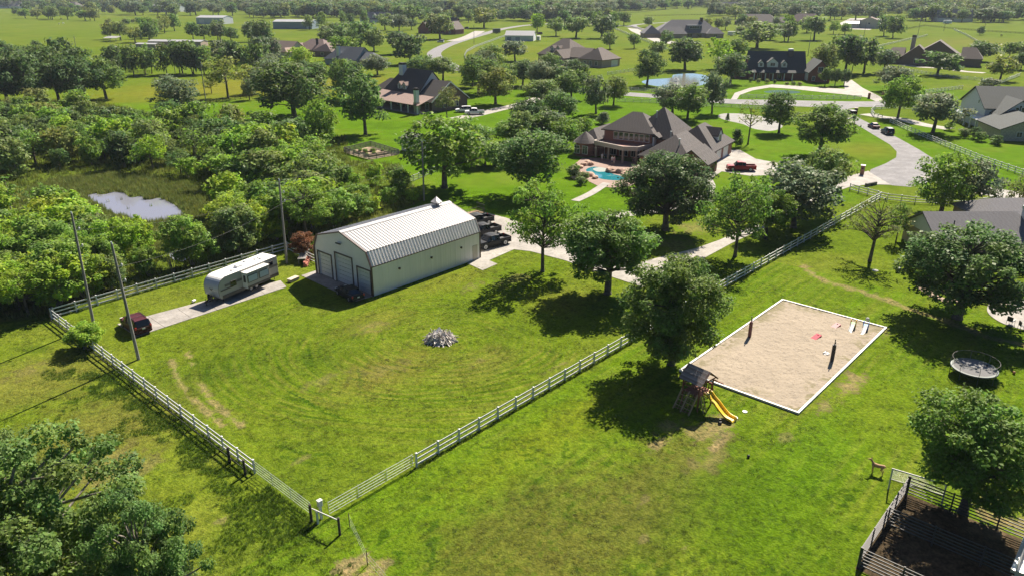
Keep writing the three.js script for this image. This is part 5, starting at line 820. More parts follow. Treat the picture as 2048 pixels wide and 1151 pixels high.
// white stone house at the right edge
{
  const t = house('stone_house', 'white and stone house with grey-green roofs at the right picture edge', [121.92, -188.23], 10), S = ROOF.green;
  mass(t, { a: [16, 33], b: [-27, -2], h: 5.6, top: 10.2, axis: 'b', ins: [0, 0], roof: S, wall: WALL.white });
  mass(t, { a: [-1, 13], b: [-14, 0.2], h: 2.9, top: 5.9, axis: 'a', ins: [0, 0], roof: S, wall: WALL.stone });
  mass(t, { a: [11, 20], b: [-13, -3.6], h: 4.6, top: 8.3, axis: 'a', ins: [0, 0], roof: S, wall: WALL.white });
  mass(t, { a: [9, 20], b: [-24, -14.5], h: 4.8, top: 8.6, axis: 'a', ins: [0, 0], roof: S, wall: WALL.white });
  mass(t, { a: [13, 30], b: [-5.2, -2.4], h: 3, top: 3.6, axis: 'a', ins: [1, 1], roof: S, wall: WALL.stone });
  part(t, 'porch_roof', tris([[13.4, 2.75, 0.2], [30, 2.75, 0.2], [30, 4.3, 4.6], [13.4, 4.3, 4.6], [13.4, 2.6, 0.2], [30, 2.6, 0.2], [30, 4.15, 4.6], [13.4, 4.15, 4.6]].map(([a, y, z]) => [a, y, z - 0.6]), [[0, 1, 2, 3], [7, 6, 5, 4], [0, 4, 5, 1], [1, 5, 6, 2], [3, 2, 6, 7], [0, 3, 7, 4]], roofUV), ROOF.metal);
  for (const a of [14, 18, 22, 26, 29.6]) column(t, a, 0.3, 2.62, 0.3);
  for (const a of [16, 20, 24, 28]) win(t, '+b', -2.4, a, 0.6, 1.5, 1.8);
  for (const b of [-7.6, -8.9]) win(t, '-a', 11, b, 5.1, 0.8, 1.4, 0);
  win(t, '-a', 11, -8.25, 5.1, 0.5, 1.9, 0); win(t, '-a', 9, -19.2, 5.2, 1.4, 1.4);
  garage(t, '-a', -1, -9.6, 4.6, 2.3); win(t, '-a', -1, -4.2, 1, 1.2, 1.2); chimney(t, 10.4, -15.8, 1.6, 2.2, 2, 9.2, WALL.stone, TRIM);
  win(t, '+b', -2, 21, 6.2, 0.6, 0.9, 0);
}
// grey-roofed neighbour
{
  const t = house('neighbour_house', 'low brick neighbour house with long grey roof behind the very large tree', [59.77, -108.4], 0), S = ROOF.grey;
  mass(t, { a: [-9, 1], b: [-34, 0], h: 2.8, top: 5.6, axis: 'b', ins: [4, 0], roof: S, wall: WALL.tanbrick, gable: WALL.white });
  mass(t, { a: [-14, -6], b: [-32, -20], h: 2.8, top: 5.2, axis: 'a', ins: [0, 0], roof: S, wall: WALL.tanbrick });
  mass(t, { a: [1, 11], b: [-30, -13], h: 2.8, top: 4.9, axis: 'b', ins: [4, 3], roof: S, wall: WALL.tanbrick });
  chimney(t, -5.4, -14, 1.3, 1.3, 3.4, 6.4, WALL.white, GALV);
  for (const [a, b] of [[-6.4, -3], [-3.2, -8], [-3.3, -11]]) part(t, 'vent_pipe', rod(V(a, 3.6, -b), V(a, 5.6 - Math.abs(a + 4) * 0.2, -b), 0.09), WALL.dark);
  for (const c of [-5, -10, -16]) win(t, '-a', -9, c, 0.9, 1.5, 1.4); win(t, '+b', 0, -4, 0.9, 1.3, 1.3);
}
// green-roofed house with white dormers by the pond
{
  const t = house('dormer_house', 'green-grey roofed house with three white dormers and brick gable', [97.51, -316.63], 8), S = ROOF.green;
  mass(t, { a: [2.6, 17], b: [-22, 0], h: 3.2, top: 10.6, axis: 'b', ins: [0, 0], roof: S, wall: WALL.redbrick });
  part(t, 'porch_roof', roofGeo(0, 3, -17.5, -1, 3.0, 3.9, 'b', [0, 0], 0.4), S);
  for (const b of [-1.6, -6, -9, -13.4, -16.6]) column(t, 0.1, b, 2.95, 0.35);
  for (const [b, w, hh] of [[-4.4, 2.2, 0], [-9, 4.2, 0.9], [-13.6, 2.2, 0]]) dormer(t, '-a', 3.6, 8.6, b, w, 4.8, 6.4 + hh * 0.4, 7.5 + hh, WALL.white, S, [w * 0.42, 1.2]);
  for (const b of [-4, -12]) win(t, '-a', 2.6, b, 0.2, 1.7, 2.3); door(t, '-a', 2.6, -8.6, 1.2, 2.3);
  chimney(t, 8.5, -16.4, 1.6, 1.8, 5, 11.2, ROOF.slate, TRIM);
  mass(t, { a: [-5, 9], b: [-30, -22], h: 4.0, top: 8.2, axis: 'a', ins: [0, 0], roof: S, wall: WALL.redbrick }); part(t, 'side_wall', wallGeo(-3, 2.5, -21.98, -21.9, 0.3, 3.6), WALL.white);
  win(t, '-a', -5, -26, 4.0, 1.8, 1.8, 2); win(t, '-a', -5, -23.7, 0.7, 1, 1.6); win(t, '-a', -5, -28.3, 0.7, 1, 1.6);
  mass(t, { a: [4, 14], b: [0, 5], h: 3, top: 5.6, axis: 'b', ins: [0, 0], roof: S, wall: WALL.redbrick }); win(t, '-a', 4, 2.5, 0.9, 1.6, 1.4);
}
// generic smaller houses: [label, place, yaw, roof, wall, masses, extras]
function simple(name, label, o, yaw, roof, wall, masses, wins = [], chim = []) { const t = house(name, label, o, yaw); for (const m of masses) mass(t, { roof, wall, ...m }); for (const w of wins) win(t, ...w); for (const c of chim) chimney(t, ...c); return t; }
simple('hip_roof_house', 'brown hip-roofed brick house with carport and garage wing', [42.22, -364.65], 42, ROOF.brown, WALL.tanbrick, [
  { a: [0, 13], b: [0, 12], h: 3.3, top: 7.4, axis: 'a', ins: [5, 5] }, { a: [4, 16], b: [12, 26], h: 3.2, top: 6.6, axis: 'b', ins: [0, 3] }, { a: [6, 24], b: [22, 40], h: 3.4, top: 9.6, axis: 'b', ins: [7, 7] }, { a: [-1, 8], b: [20, 27], h: 3, top: 6, axis: 'a', ins: [0, 0] }],
  [['-a', 0, 3, 0.8, 1.1, 1.6], ['-a', 0, 6, 0.8, 1.1, 1.6], ['-a', 0, 9, 0.8, 1.1, 1.6], ['-a', -1, 23.5, 0.8, 1.4, 1.6], ['-a', 6, 30, 0.8, 1.5, 1.6], ['-a', 6, 36, 0.8, 1.5, 1.6]]);
{ const t = scene.children.at(-1); t.scale.setScalar(1.12); garage(t, '-b', 0, 9, 4.5, 2.4); for (const b of [30, 33.5]) dormer(t, '-a', 8, 12, b, 1.9, 4.6, 6, 7, TRIM, ROOF.brown); }
simple('brown_gabled_house', 'brown brick house with steep gables on the right far lawn', [205.77, -374.04], 30, ROOF.brown, WALL.brownbrick, [
  { a: [2, 16], b: [-8, 12], h: 3.2, top: 8.6, axis: 'a', ins: [0, 3] }, { a: [-2, 10], b: [4, 16], h: 3, top: 7, axis: 'a', ins: [0, 4] }, { a: [0, 12], b: [16, 24], h: 2.8, top: 5.6, axis: 'b', ins: [0, 3] }, { a: [1, 13], b: [-16, -8], h: 3, top: 6.4, axis: 'b', ins: [3, 0] }],
  [['-a', -2, 10, 0.8, 1.5, 1.6], ['-a', 0, 20, 0.8, 1.6, 1.5], ['-a', 2, 0, 0.8, 1.8, 1.6]], [[9, 13, 1.6, 1.8, 4, 9.6, WALL.stone]]);
scene.children.at(-1).scale.set(1.05, 1.3, 1.05);
simple('grey_hip_house', 'large pale brick house with wide grey hipped roof on the far lawn', [123.64, -580.3], 0, ROOF.grey, WALL.tanbrick, [
  { a: [4, 26], b: [-30, 18], h: 3.4, top: 12, axis: 'b', ins: [10, 14] }, { a: [-4, 8], b: [-4, 14], h: 3.2, top: 7.5, axis: 'b', ins: [3, 3] }, { a: [2, 20], b: [14, 26], h: 3.2, top: 8.4, axis: 'a', ins: [5, 5] }, { a: [0, 10], b: [-32, -20], h: 3.2, top: 7, axis: 'b', ins: [4, 4] }],
  [['-a', -4, 10, 0.6, 2.5, 2], ['-a', 4, -8, 0.4, 4, 2.4], ['-a', 4, -15, 0.4, 4, 2.4], ['-a', 0, -26, 0.6, 2.4, 1.8]], [[14, -18, 2, 2, 6, 13, WALL.brownbrick]]);
{ const t = scene.children.at(-1); part(t, 'dormer_wall', wallGeo(6, 12, -17, -6, 4.5, 8.6), ROOF.blue); win(t, '-a', 6, -11.5, 6.4, 7, 1.5, 3); }
simple('grey_chimney_house', 'long low house with dark grey roof right of the big grey hipped house', [242.21, -774.83], 20, ROOF.slate, WALL.brownbrick, [{ a: [0, 22], b: [-16, 24], h: 3.2, top: 9.5, axis: 'b', ins: [8, 8] }, { a: [-4, 14], b: [-26, -14], h: 3, top: 7.5, axis: 'b', ins: [4, 4] }], [['-a', 0, 4, 0.8, 3, 1.6], ['-a', 0, 14, 0.8, 3, 1.6]]);
simple('pale_gable_house', 'pale grey house with sharp gable at the top of the far lawn', [311.97, -1116.18], 10, ROOF.grey, WALL.white, [{ a: [4, 28], b: [-24, 26], h: 4, top: 14, axis: 'b', ins: [10, 10] }, { a: [-4, 14], b: [-14, 6], h: 4, top: 10.5, axis: 'a', ins: [0, 0] }], [['-a', 4, 16, 1, 3, 2], ['-a', 4, 20, 1, 2, 2]]);
simple('mauve_house', 'sprawling house with mauve hipped roofs', [-105.35, -428.96], 25, ROOF.mauve, WALL.brownbrick, [{ a: [2, 18], b: [-2, 20], h: 3, top: 8, axis: 'b', ins: [7, 7] }, { a: [-3, 14], b: [-10, 2], h: 3, top: 6.6, axis: 'a', ins: [4, 4] }, { a: [-2, 10], b: [12, 22], h: 2.9, top: 6, axis: 'a', ins: [4, 3] }], [['-a', -2, 17, 0.8, 1.8, 1.4], ['-a', -3, -4, 0.8, 1.8, 1.4]], [[6, 6, 1, 1, 5, 8.2, WALL.dark]]);
simple('slate_cottage', 'slate-roofed house with pale blue gable and white chimney', [-77.88, -374.04], 30, ROOF.blue, WALL.blue, [{ a: [0, 13], b: [-4, 16], h: 3, top: 8.2, axis: 'b', ins: [0, 5] }, { a: [2, 12], b: [-12, -4], h: 2.9, top: 6, axis: 'b', ins: [3, 0] }], [['-a', 0, 4, 0.8, 1.8, 1.4]], [[2, 8.5, 1.3, 1.5, 3, 8.8, WALL.white]]);
simple('tan_roof_house', 'house with tan gabled roof beside the mauve roofs', [-125.93, -428.96], 35, ROOF.tan, WALL.cream, [{ a: [0, 12], b: [-6, 12], h: 3, top: 7.4, axis: 'b', ins: [0, 0] }, { a: [-5, 2], b: [-10, -2], h: 2.8, top: 4.6, axis: 'a', ins: [2, 0] }], [['-a', 0, 4, 0.8, 1.8, 1.4]]);
simple('red_brick_house', 'tall red brick house with steep slate roof far up the road', [-47.38, -629.11], 25, ROOF.brown, WALL.redbrick, [{ a: [0, 16], b: [0, 26], h: 4, top: 12, axis: 'b', ins: [0, 6] }, { a: [-6, 8], b: [-6, 4], h: 4, top: 9.5, axis: 'a', ins: [0, 0] }, { a: [-3, 10], b: [20, 30], h: 4, top: 9, axis: 'a', ins: [0, 0] }], [['-a', -6, -1, 1, 1.6, 2], ['-a', 0, 12, 1, 2, 2]], [[4, 18, 1.8, 1.8, 5, 14, WALL.redbrick]]);
simple('blue_dormer_house', 'blue-grey house with white dormer beyond the small spreading trees', [-142.78, -827.81], 8, ROOF.blue, WALL.white, [{ a: [0, 14], b: [-18, 16], h: 3.4, top: 10, axis: 'b', ins: [0, 0] }], [['-a', 0, 6, 1, 2, 1.6], ['-a', 0, -8, 1, 2, 1.6]]);
{ const t = scene.children.at(-1); dormer(t, '-a', 1, 7, 1, 4, 4, 6.5, 8.5, WALL.white, ROOF.blue, [1.4, 1.4]); dormer(t, '-a', 1, 6, -6, 6, 4, 6.5, 7.5, WALL.white, ROOF.blue, [2, 1.2]); }
simple('brown_roof_house', 'small brown house above the white garage', [15.65, -958.41], 30, ROOF.brown, WALL.brownbrick, [{ a: [0, 14], b: [0, 22], h: 3.2, top: 8, axis: 'b', ins: [5, 5] }], [['-a', 0, 8, 0.8, 2, 1.6]]);
simple('white_gable_house', 'grey-roofed white house in the trees above the bright yellow tree', [76.38, -1005.87], 12, ROOF.grey, WALL.white, [{ a: [0, 14], b: [-10, 14], h: 3.4, top: 10, axis: 'b', ins: [0, 0] }], [['-a', 0, 6, 1, 2, 1.8]]);
simple('brown_far_house', 'brown roofed house among trees on the far right street', [288.6, -774.83], 20, ROOF.mauve, WALL.brownbrick, [{ a: [0, 18], b: [-14, 18], h: 3.4, top: 10, axis: 'b', ins: [8, 8] }, { a: [-6, 8], b: [-14, 0], h: 3.2, top: 7.5, axis: 'a', ins: [0, 0] }], [['-a', 0, 10, 1, 2.4, 1.8]]);
simple('dark_far_house', 'dark house at the left end of the far right street', [231.15, -702.66], 15, ROOF.slate, WALL.brownbrick, [{ a: [0, 14], b: [-8, 14], h: 3, top: 7, axis: 'b', ins: [5, 5] }], [['-a', 0, 4, 1, 2, 1.6]]);
simple('long_pale_house', 'long pale roofed house on the far right street', [464.48, -1096.17], 5, ROOF.tan, WALL.cream, [{ a: [0, 18], b: [-30, 34], h: 4, top: 12, axis: 'b', ins: [8, 8] }, { a: [-6, 10], b: [-30, -10], h: 4, top: 10, axis: 'a', ins: [0, 0] }], [['-a', 0, 10, 1, 3, 2]]);
simple('cream_workshop', 'two-storey cream workshop with open shed beside the dark lawn pines', [322.24, -710.96], 30, ROOF.mauve, WALL.cream, [{ a: [0, 12], b: [-6, 10], h: 6.5, top: 9.5, axis: 'a', ins: [0, 0] }, { a: [-4, 8], b: [10, 20], h: 4.2, top: 5.4, axis: 'b', ins: [0, 0], roof: ROOF.metal }], [['-a', 0, 2, 3.6, 1.6, 1.4]]);
simple('brown_hall', 'grey-brown roofed hall at the top left street', [-732.3, -1306.62], 10, ROOF.slate, WALL.redbrick, [{ a: [0, 22], b: [-22, 22], h: 4, top: 11, axis: 'b', ins: [8, 8] }], [['-a', 0, 4, 1, 3, 2]]);
simple('grey_far_house', 'grey-roofed house at the far left corner', [-838.21, -1335.03], 20, ROOF.grey, WALL.white, [{ a: [0, 22], b: [-20, 26], h: 4, top: 11, axis: 'b', ins: [9, 9] }], [['-a', 0, 4, 1, 3, 2]]);
simple('blue_far_house', 'blue-grey house among dense trees on the far right', [469.03, -839.27], 12, ROOF.blue, WALL.white, [{ a: [0, 16], b: [-16, 18], h: 4.4, top: 12, axis: 'b', ins: [0, 0] }], [['-a', 0, 4, 1, 3, 2]]);
simple('grey_edge_house', 'grey-roofed house behind trees in the top right corner', [707.18, -1116.18], 5, ROOF.grey, WALL.cream, [{ a: [0, 20], b: [-24, 24], h: 4, top: 12, axis: 'b', ins: [8, 8] }], [['-a', 0, 6, 1, 3, 2]]);
simple('slate_far_house', 'slate roofed house behind the red brick house', [-104.49, -1158.45], 15, ROOF.slate, WALL.redbrick, [{ a: [0, 18], b: [-18, 14], h: 4.6, top: 14, axis: 'b', ins: [0, 6] }], [['-a', 0, 2, 1, 3, 2]]);
simple('brick_far_house', 'brown brick house by the oak across the far road', [-24.45, -973.73], 60, ROOF.brown, WALL.redbrick, [{ a: [0, 16], b: [-12, 14], h: 4, top: 10.5, axis: 'b', ins: [6, 6] }], [['-a', 0, 2, 1, 3, 2]]);
simple('white_porch_house', 'white two-storey house at the top right of the far lawn', [522.98, -1428.1], 10, ROOF.grey, WALL.white, [{ a: [0, 18], b: [-26, 20], h: 6, top: 13, axis: 'b', ins: [0, 0] }], [['-a', 0, 6, 1, 3, 2], ['-a', 0, -10, 1, 3, 2]]);
// sheds and metal barns far out
function shed(name, label, o, yaw, a, b, h, top, wall, roof, extra) { const t = thing(name, label, 'shed', o, yaw); mass(t, { a, b, h, top, axis: 'b', wall, roof, over: 0.25 }); extra?.(t); return t; }
shed('grey_metal_barn', 'blue-grey metal barn with white roof on the far lawn', [-200.54, -702.66], 8, [0, 17], [-24, 12], 6, 7.6, WALL.blue, ROOF.metal, (t) => { door(t, '-a', 0, -20, 1.6, 2.6, DOORW); part(t, 'corner_trim', span(-0.06, 0.04, 0, 6, -12.06, -11.8), TRIM); });
shed('white_metal_barn', 'pale metal barn with white roof at the pasture end', [-312.58, -795.21], 12, [0, 18], [-26, 4], 6, 7.8, WALL.metalW, ROOF.metal, (t) => { garage(t, '-a', 0, -2, 5, 4); garage(t, '-a', 0, -16, 4, 4); });
shed('ribbed_far_barn', 'grey barn with striped skylight roof at top left', [-521.73, -1158.45], 12, [0, 26], [-36, 6], 6, 10, WALL.metalW, ROOF.grey, (t) => { for (let i = 0; i < 4; i++) part(t, 'skylight', roofGeo(0, 13, -30 + i * 8, -27 + i * 8, 7.2, 10.5, 'a', [0, 0], 0), ROOF.metal); });
shed('low_white_shed', 'long low shed with white roof behind the pine row', [-230.69, -501.97], 8, [0, 9], [-34, 2], 2.8, 3.6, WALL.tanbrick, ROOF.metal);
shed('low_white_annex', 'short annex roof in front of the long low white shed', [-228.25, -489.52], 8, [-6, -0.5], [-10, 3], 2.4, 2.9, WALL.tanbrick, ROOF.metal);
{ const t = thing('lean_to', 'small open lean-to with pale roof on the pasture', 'shed', [-276.03, -538.37], 10); part(t, 'roof', tris([[0, 2.6, -4], [0, 2.6, 6], [6, 3.6, 6], [6, 3.6, -4], [0, 2.45, -4], [0, 2.45, 6], [6, 3.45, 6], [6, 3.45, -4]], [[0, 1, 2, 3], [7, 6, 5, 4], [0, 4, 5, 1], [1, 5, 6, 2], [2, 6, 7, 3], [3, 7, 4, 0]]), ROOF.metal); for (const [a, z] of [[0.2, -3.8], [0.2, 5.8], [5.8, -3.8], [5.8, 5.8], [0.2, 1], [5.8, 1]]) part(t, 'post', rod(V(a, -0.1, z), V(a, a < 1 ? 2.5 : 3.45, z), 0.09), GREYW); }
shed('white_garage', 'white garage with blue doors and pale roof across the road', [0, -548.29], 10, [0, 12], [-15, 5], 3.6, 6.4, WALL.white, ROOF.metal, (t) => { for (const b of [2, -4]) opening(t, 'garage_door', '-a', 0, b, 0.1, 3.2, 2.6, WALL.blue, TRIM, 0); });
shed('white_shed', 'small white shed half hidden behind the tall sun-yellowed tree', [-26.04, -175.92], 40, [0, 4.5], [-5, 0], 2.8, 3.9, WALL.white, ROOF.grey, (t) => { win(t, '-a', 0, -1.6, 1.1, 0.6, 0.8); });
shed('pen_shed', 'white ribbed metal shed roof at the bottom right corner', [32.51, -38.23], 42 + 90, [0.2, 12], [-2, 4], 2.3, 3.0, WALL.metalW, ROOF.metal, (t) => { for (let i = 0; i < 24; i++) part(t, 'roof_rib', roofGeo(0.2 + i * 0.5, 0.25 + i * 0.5, -2.2, 4.2, 2.5, 3.22, 'b', [0, 0], 0.02), TRIM); });
console.log('buildings');
// ---------------------------------------------------------------- vehicles (local x = forward)
const paint = (c, metal = 0.2) => new THREE.MeshPhysicalMaterial({ color: lin(...c), roughness: 0.5, metalness: 0, clearcoat: 0.12, clearcoatRoughness: 0.05, specularIntensity: 0.6, side: THREE.DoubleSide });
const TYRE = std([0.02, 0.02, 0.02], 0.9), RIM = std([0.45, 0.46, 0.48], 0.35, { metalness: 0.7 }), CARGLASS = new THREE.MeshPhysicalMaterial({ color: lin(0.012, 0.014, 0.016), roughness: 0.06, side: THREE.DoubleSide }), BLACKP = std([0.02, 0.02, 0.022], 0.6), REDL = std([0.45, 0.02, 0.02], 0.3), CLEARL = std([0.75, 0.76, 0.74], 0.2), PLATE = std([0.7, 0.7, 0.68], 0.6), CHROME = std([0.65, 0.66, 0.68], 0.22, { metalness: 0.85 });
const ring = (w, y0, y1, r = 0.12) => [[-w + r * 0.4, y0], [-w, y0 + r], [-w, y1 - r * 1.2], [-w + r * 0.7, y1], [w - r * 0.7, y1], [w, y1 - r * 1.2], [w, y0 + r], [w - r * 0.4, y0]];
function vehicle(name, label, [x, z], yaw, color, o) {
  const t = thing(name, label, o.cat ?? 'car', [x, z], yaw), L = o.L, W = o.W / 2, P = paint(color, o.metal ?? 0.15), r = o.r;
  const body = part(t, 'body', flatNormals(hull(o.body.map(([u, y0, y1, k]) => ({ x: (u - 0.5) * L, ring: ring(W * (k ?? 1), y0, y1) })))), P);
  for (const c of o.cabins) { // [stations: u, halfwidth factor top, y0, y1]
    const st = c.map(([u, kb, kt, y0, y1]) => ({ x: (u - 0.5) * L, ring: [[-W * kb, y0], [-W * kt, y1 - 0.03], [-W * kt * 0.92, y1], [W * kt * 0.92, y1], [W * kt, y1 - 0.03], [W * kb, y0]] }));
    part(t, 'windows', flatNormals(hull(st)), CARGLASS);
    const rf = c.filter((q) => q[5]); // stations under the roof panel
    part(t, 'roof', flatNormals(hull(rf.map(([u, , kt, , y1]) => ({ x: (u - 0.5) * L, ring: [[-W * kt * 0.98, y1 - 0.02], [-W * kt * 0.9, y1 + 0.03], [W * kt * 0.9, y1 + 0.03], [W * kt * 0.98, y1 - 0.02]] })))), P);
    for (const [u, kb, kt, y0, y1] of c.filter((q, i) => o.pillars?.includes(i))) for (const s of [-1, 1]) part(t, 'pillar', bar(V((u - 0.5) * L, y0, s * W * kb * 1.005), V((u - 0.5) * L, y1, s * W * kt * 1.005), 0.03, 0.12), P);
  }
  for (const u of o.axles) for (const s of [-1, 1]) { const wl = put(t, 'wheel', wheelGeo(r, 0.24), TYRE, (u - 0.5) * L, r, s * (W - 0.1)); put(wl, 'rim', wheelGeo(r * 0.62, 0.26, 12), RIM); put(wl, 'hub', wheelGeo(r * 0.2, 0.275, 8), BLACKP); }
  for (const s of [-1, 1]) {
    part(t, 'headlight', rbox(0.14, 0.16, 0.36, L * 0.5 - 0.1, o.light ?? 0.72, s * W * 0.72, 0.04), CLEARL); part(t, 'taillight', rbox(0.1, 0.3, 0.2, -L * 0.5 + 0.05, (o.light ?? 0.72) + 0.15, s * W * 0.86, 0.03), REDL); part(t, 'mirror', rbox(0.14, 0.16, 0.2, L * (o.mirror ?? 0.16), (o.belt ?? 1.0) + 0.08, s * (W + 0.1), 0.04), P);
    part(t, 'sill', span(-L * 0.3, L * 0.26, 0.24, 0.34, s * W * 0.9, s * W * 1.004), BLACKP);
  }
  part(t, 'bumper', rbox(0.16, 0.22, W * 1.86, L * 0.5 - 0.02, 0.46, 0, 0.06), o.bump ?? P); part(t, 'bumper', rbox(0.16, 0.22, W * 1.86, -L * 0.5 + 0.02, 0.46, 0, 0.06), o.bump ?? P);
  part(t, 'grille', rbox(0.06, 0.2, W * 0.9, L * 0.5 - 0.03, o.light ?? 0.72, 0, 0.02), BLACKP); part(t, 'licence_plate', box(0.02, 0.15, 0.32, -L * 0.5 - 0.02, (o.light ?? 0.72) + 0.02, 0), PLATE);
  if (o.rails) for (const s of [-1, 1]) part(t, 'roof_rail', [rod(V(-L * 0.36, o.rails, s * W * 0.7), V(L * 0.08, o.rails, s * W * 0.7), 0.025), ...[-0.36, -0.14, 0.08].map((u) => rod(V(u * L, o.rails - 0.08, s * W * 0.7), V(u * L, o.rails, s * W * 0.7), 0.02))], BLACKP);
  if (o.cross) for (const u of o.cross) part(t, 'roof_bar', rod(V(u * L, o.rails + 0.01, -W * 0.7), V(u * L, o.rails + 0.01, W * 0.7), 0.02), BLACKP);
  o.extra?.(t, P, W);
  return t;
}
const SUV = { L: 4.75, W: 1.86, r: 0.37, belt: 1.05, light: 0.82, axles: [0.19, 0.82], cat: 'car', rails: 1.86, body: [[0, 0.4, 0.95, 0.86], [0.02, 0.3, 1.02, 0.97], [0.12, 0.27, 1.06, 1], [0.55, 0.25, 1.06, 1], [0.72, 0.26, 1.04, 1], [0.9, 0.27, 0.98, 0.97], [0.98, 0.32, 0.86, 0.9], [1, 0.42, 0.75, 0.8]], cabins: [[[0.01, 0.92, 0.72, 1.0, 1.06], [0.07, 0.96, 0.76, 1.0, 1.72, 1], [0.3, 0.97, 0.78, 1.02, 1.78, 1], [0.52, 0.97, 0.78, 1.02, 1.76, 1], [0.6, 0.96, 0.76, 1.02, 1.7, 1], [0.75, 0.92, 0.7, 1.0, 1.04]]], pillars: [1, 2, 3] };
const SEDAN = { L: 4.6, W: 1.82, r: 0.33, belt: 0.88, light: 0.66, axles: [0.19, 0.82], cat: 'car', body: [[0, 0.36, 0.82, 0.84], [0.03, 0.26, 0.92, 0.96], [0.15, 0.22, 0.95, 1], [0.5, 0.2, 0.92, 1], [0.72, 0.21, 0.9, 1], [0.9, 0.23, 0.8, 0.96], [0.98, 0.28, 0.68, 0.86], [1, 0.36, 0.6, 0.76]], cabins: [[[0.1, 0.86, 0.66, 0.9, 0.94], [0.24, 0.93, 0.68, 0.88, 1.36, 1], [0.36, 0.95, 0.7, 0.88, 1.43, 1], [0.52, 0.95, 0.7, 0.88, 1.42, 1], [0.58, 0.94, 0.68, 0.88, 1.36, 1], [0.76, 0.9, 0.62, 0.86, 0.9]]], pillars: [2, 4] };
const bedParts = (t, P, W, L, u1, y) => { part(t, 'bed', [span(-L * 0.5 + 0.06, (u1 - 0.5) * L, 0.72, 0.8, -W * 0.86, W * 0.86), span(-L * 0.5 + 0.04, (u1 - 0.5) * L, 0.8, y, -W * 0.995, -W * 0.86), span(-L * 0.5 + 0.04, (u1 - 0.5) * L, 0.8, y, W * 0.86, W * 0.995), span(-L * 0.5, -L * 0.5 + 0.08, 0.8, y, -W * 0.86, W * 0.86)], P); part(t, 'bed_liner', span(-L * 0.5 + 0.09, (u1 - 0.5) * L - 0.02, 0.802, 0.82, -W * 0.85, W * 0.85), BLACKP); };
const PICKUP = { L: 5.85, W: 2.02, r: 0.42, belt: 1.18, light: 0.96, mirror: 0.13, axles: [0.2, 0.82], cat: 'pickup truck', body: [[0, 0.5, 0.78, 0.96], [0.03, 0.42, 0.8, 1], [0.36, 0.4, 0.8, 1], [0.365, 0.4, 1.22, 1], [0.55, 0.38, 1.22, 1], [0.72, 0.4, 1.22, 1], [0.9, 0.42, 1.18, 0.98], [0.98, 0.46, 1.1, 0.92], [1, 0.55, 0.98, 0.86]], cabins: [[[0.355, 0.93, 0.76, 1.18, 1.22], [0.375, 0.95, 0.78, 1.18, 1.82, 1], [0.5, 0.97, 0.8, 1.2, 1.92, 1], [0.62, 0.97, 0.8, 1.2, 1.9, 1], [0.66, 0.96, 0.77, 1.2, 1.84, 1], [0.77, 0.92, 0.7, 1.18, 1.22]]], pillars: [1, 2, 4], extra: (t, P, W) => bedParts(t, P, W, 5.85, 0.365, 1.24) };
const JEEP = { ...SUV, L: 4.3, rails: undefined, body: [[0, 0.45, 1.0, 0.9], [0.03, 0.4, 1.08, 0.96], [0.6, 0.38, 1.08, 0.96], [0.62, 0.38, 1.1, 0.92], [0.95, 0.42, 1.06, 0.86], [1, 0.5, 1.0, 0.8]], cabins: [[[0.03, 0.94, 0.84, 1.06, 1.74, 1], [0.3, 0.94, 0.84, 1.06, 1.8, 1], [0.55, 0.94, 0.84, 1.06, 1.78, 1], [0.64, 0.92, 0.82, 1.06, 1.1]]] };
const pose = (a, b) => { const dx = b[0] - a[0], dz = b[1] - a[1]; return [[(a[0] + b[0]) / 2, (a[1] + b[1]) / 2], Math.atan2(dx, -dz) * 180 / Math.PI]; };
vehicle('parked_car', 'dark maroon station wagon with roof rails at the end of the trailer pad', ST(5.4, 43.4), 42 - 90 + 2, [0.06, 0.008, 0.014], { ...SUV, cross: [-0.25, -0.05], W: 1.9 });
vehicle('parked_car', 'black sedan parked before the right barn door', ST(27.3, 33.2), 42 - 90 + 8, [0.008, 0.008, 0.009], { ...SEDAN, bump: BLACKP });
vehicle('pickup_truck', 'black lifted crew-cab pickup nearest the barn corner, facing the barn', [-2.98, -105.8], 232, [0.008, 0.008, 0.009], { ...PICKUP, r: 0.5, bump: BLACKP });
vehicle('pickup_truck', 'black pickup second from the barn corner', [-4.51, -111.1], 232, [0.012, 0.012, 0.014], { ...PICKUP, bump: BLACKP });
vehicle('pickup_truck', 'black pickup third from the barn corner', [-5.75, -116.35], 232, [0.015, 0.016, 0.018], { ...PICKUP, bump: BLACKP });
vehicle('pickup_truck', 'red crew-cab pickup on the garage drive of the brick house', [47.99, -154.85], 285 - 10, [0.3, 0.008, 0.014], PICKUP);
vehicle('pickup_truck', 'white pickup beside the white-chimney house, right one', [-11.26, -228.23], 262, [0.75, 0.76, 0.78], PICKUP);
vehicle('parked_car', 'white sport utility car beside the white-chimney house', [-14.85, -233.02], 258, [0.75, 0.76, 0.78], { ...SUV, L: 5.1 });
vehicle('parked_car', 'black off-road car on the street near the brick mailbox', [100.36, -225.45], 350, [0.01, 0.01, 0.012], JEEP);
vehicle('parked_car', 'maroon sedan parked on the street', ...pose([98.02, -200.75], [98.76, -209.99]), [0.09, 0.008, 0.018], SEDAN);
vehicle('parked_car', 'blue-grey crossover parked behind the maroon sedan on the street', ...pose([97.73, -192.24], [98.29, -200.75]), [0.035, 0.045, 0.06], SUV);
vehicle('parked_car', 'white sport utility car at the far road bend', [-48.48, -533.54], 280, [0.75, 0.76, 0.78], SUV);
vehicle('parked_car', 'dark red car in front of the red brick house', [-40.82, -702.66], 280, [0.1, 0.01, 0.02], SUV);
vehicle('parked_car', 'dark red car beside the white garage', [21.68, -622.57], 270, [0.09, 0.012, 0.02], SUV);
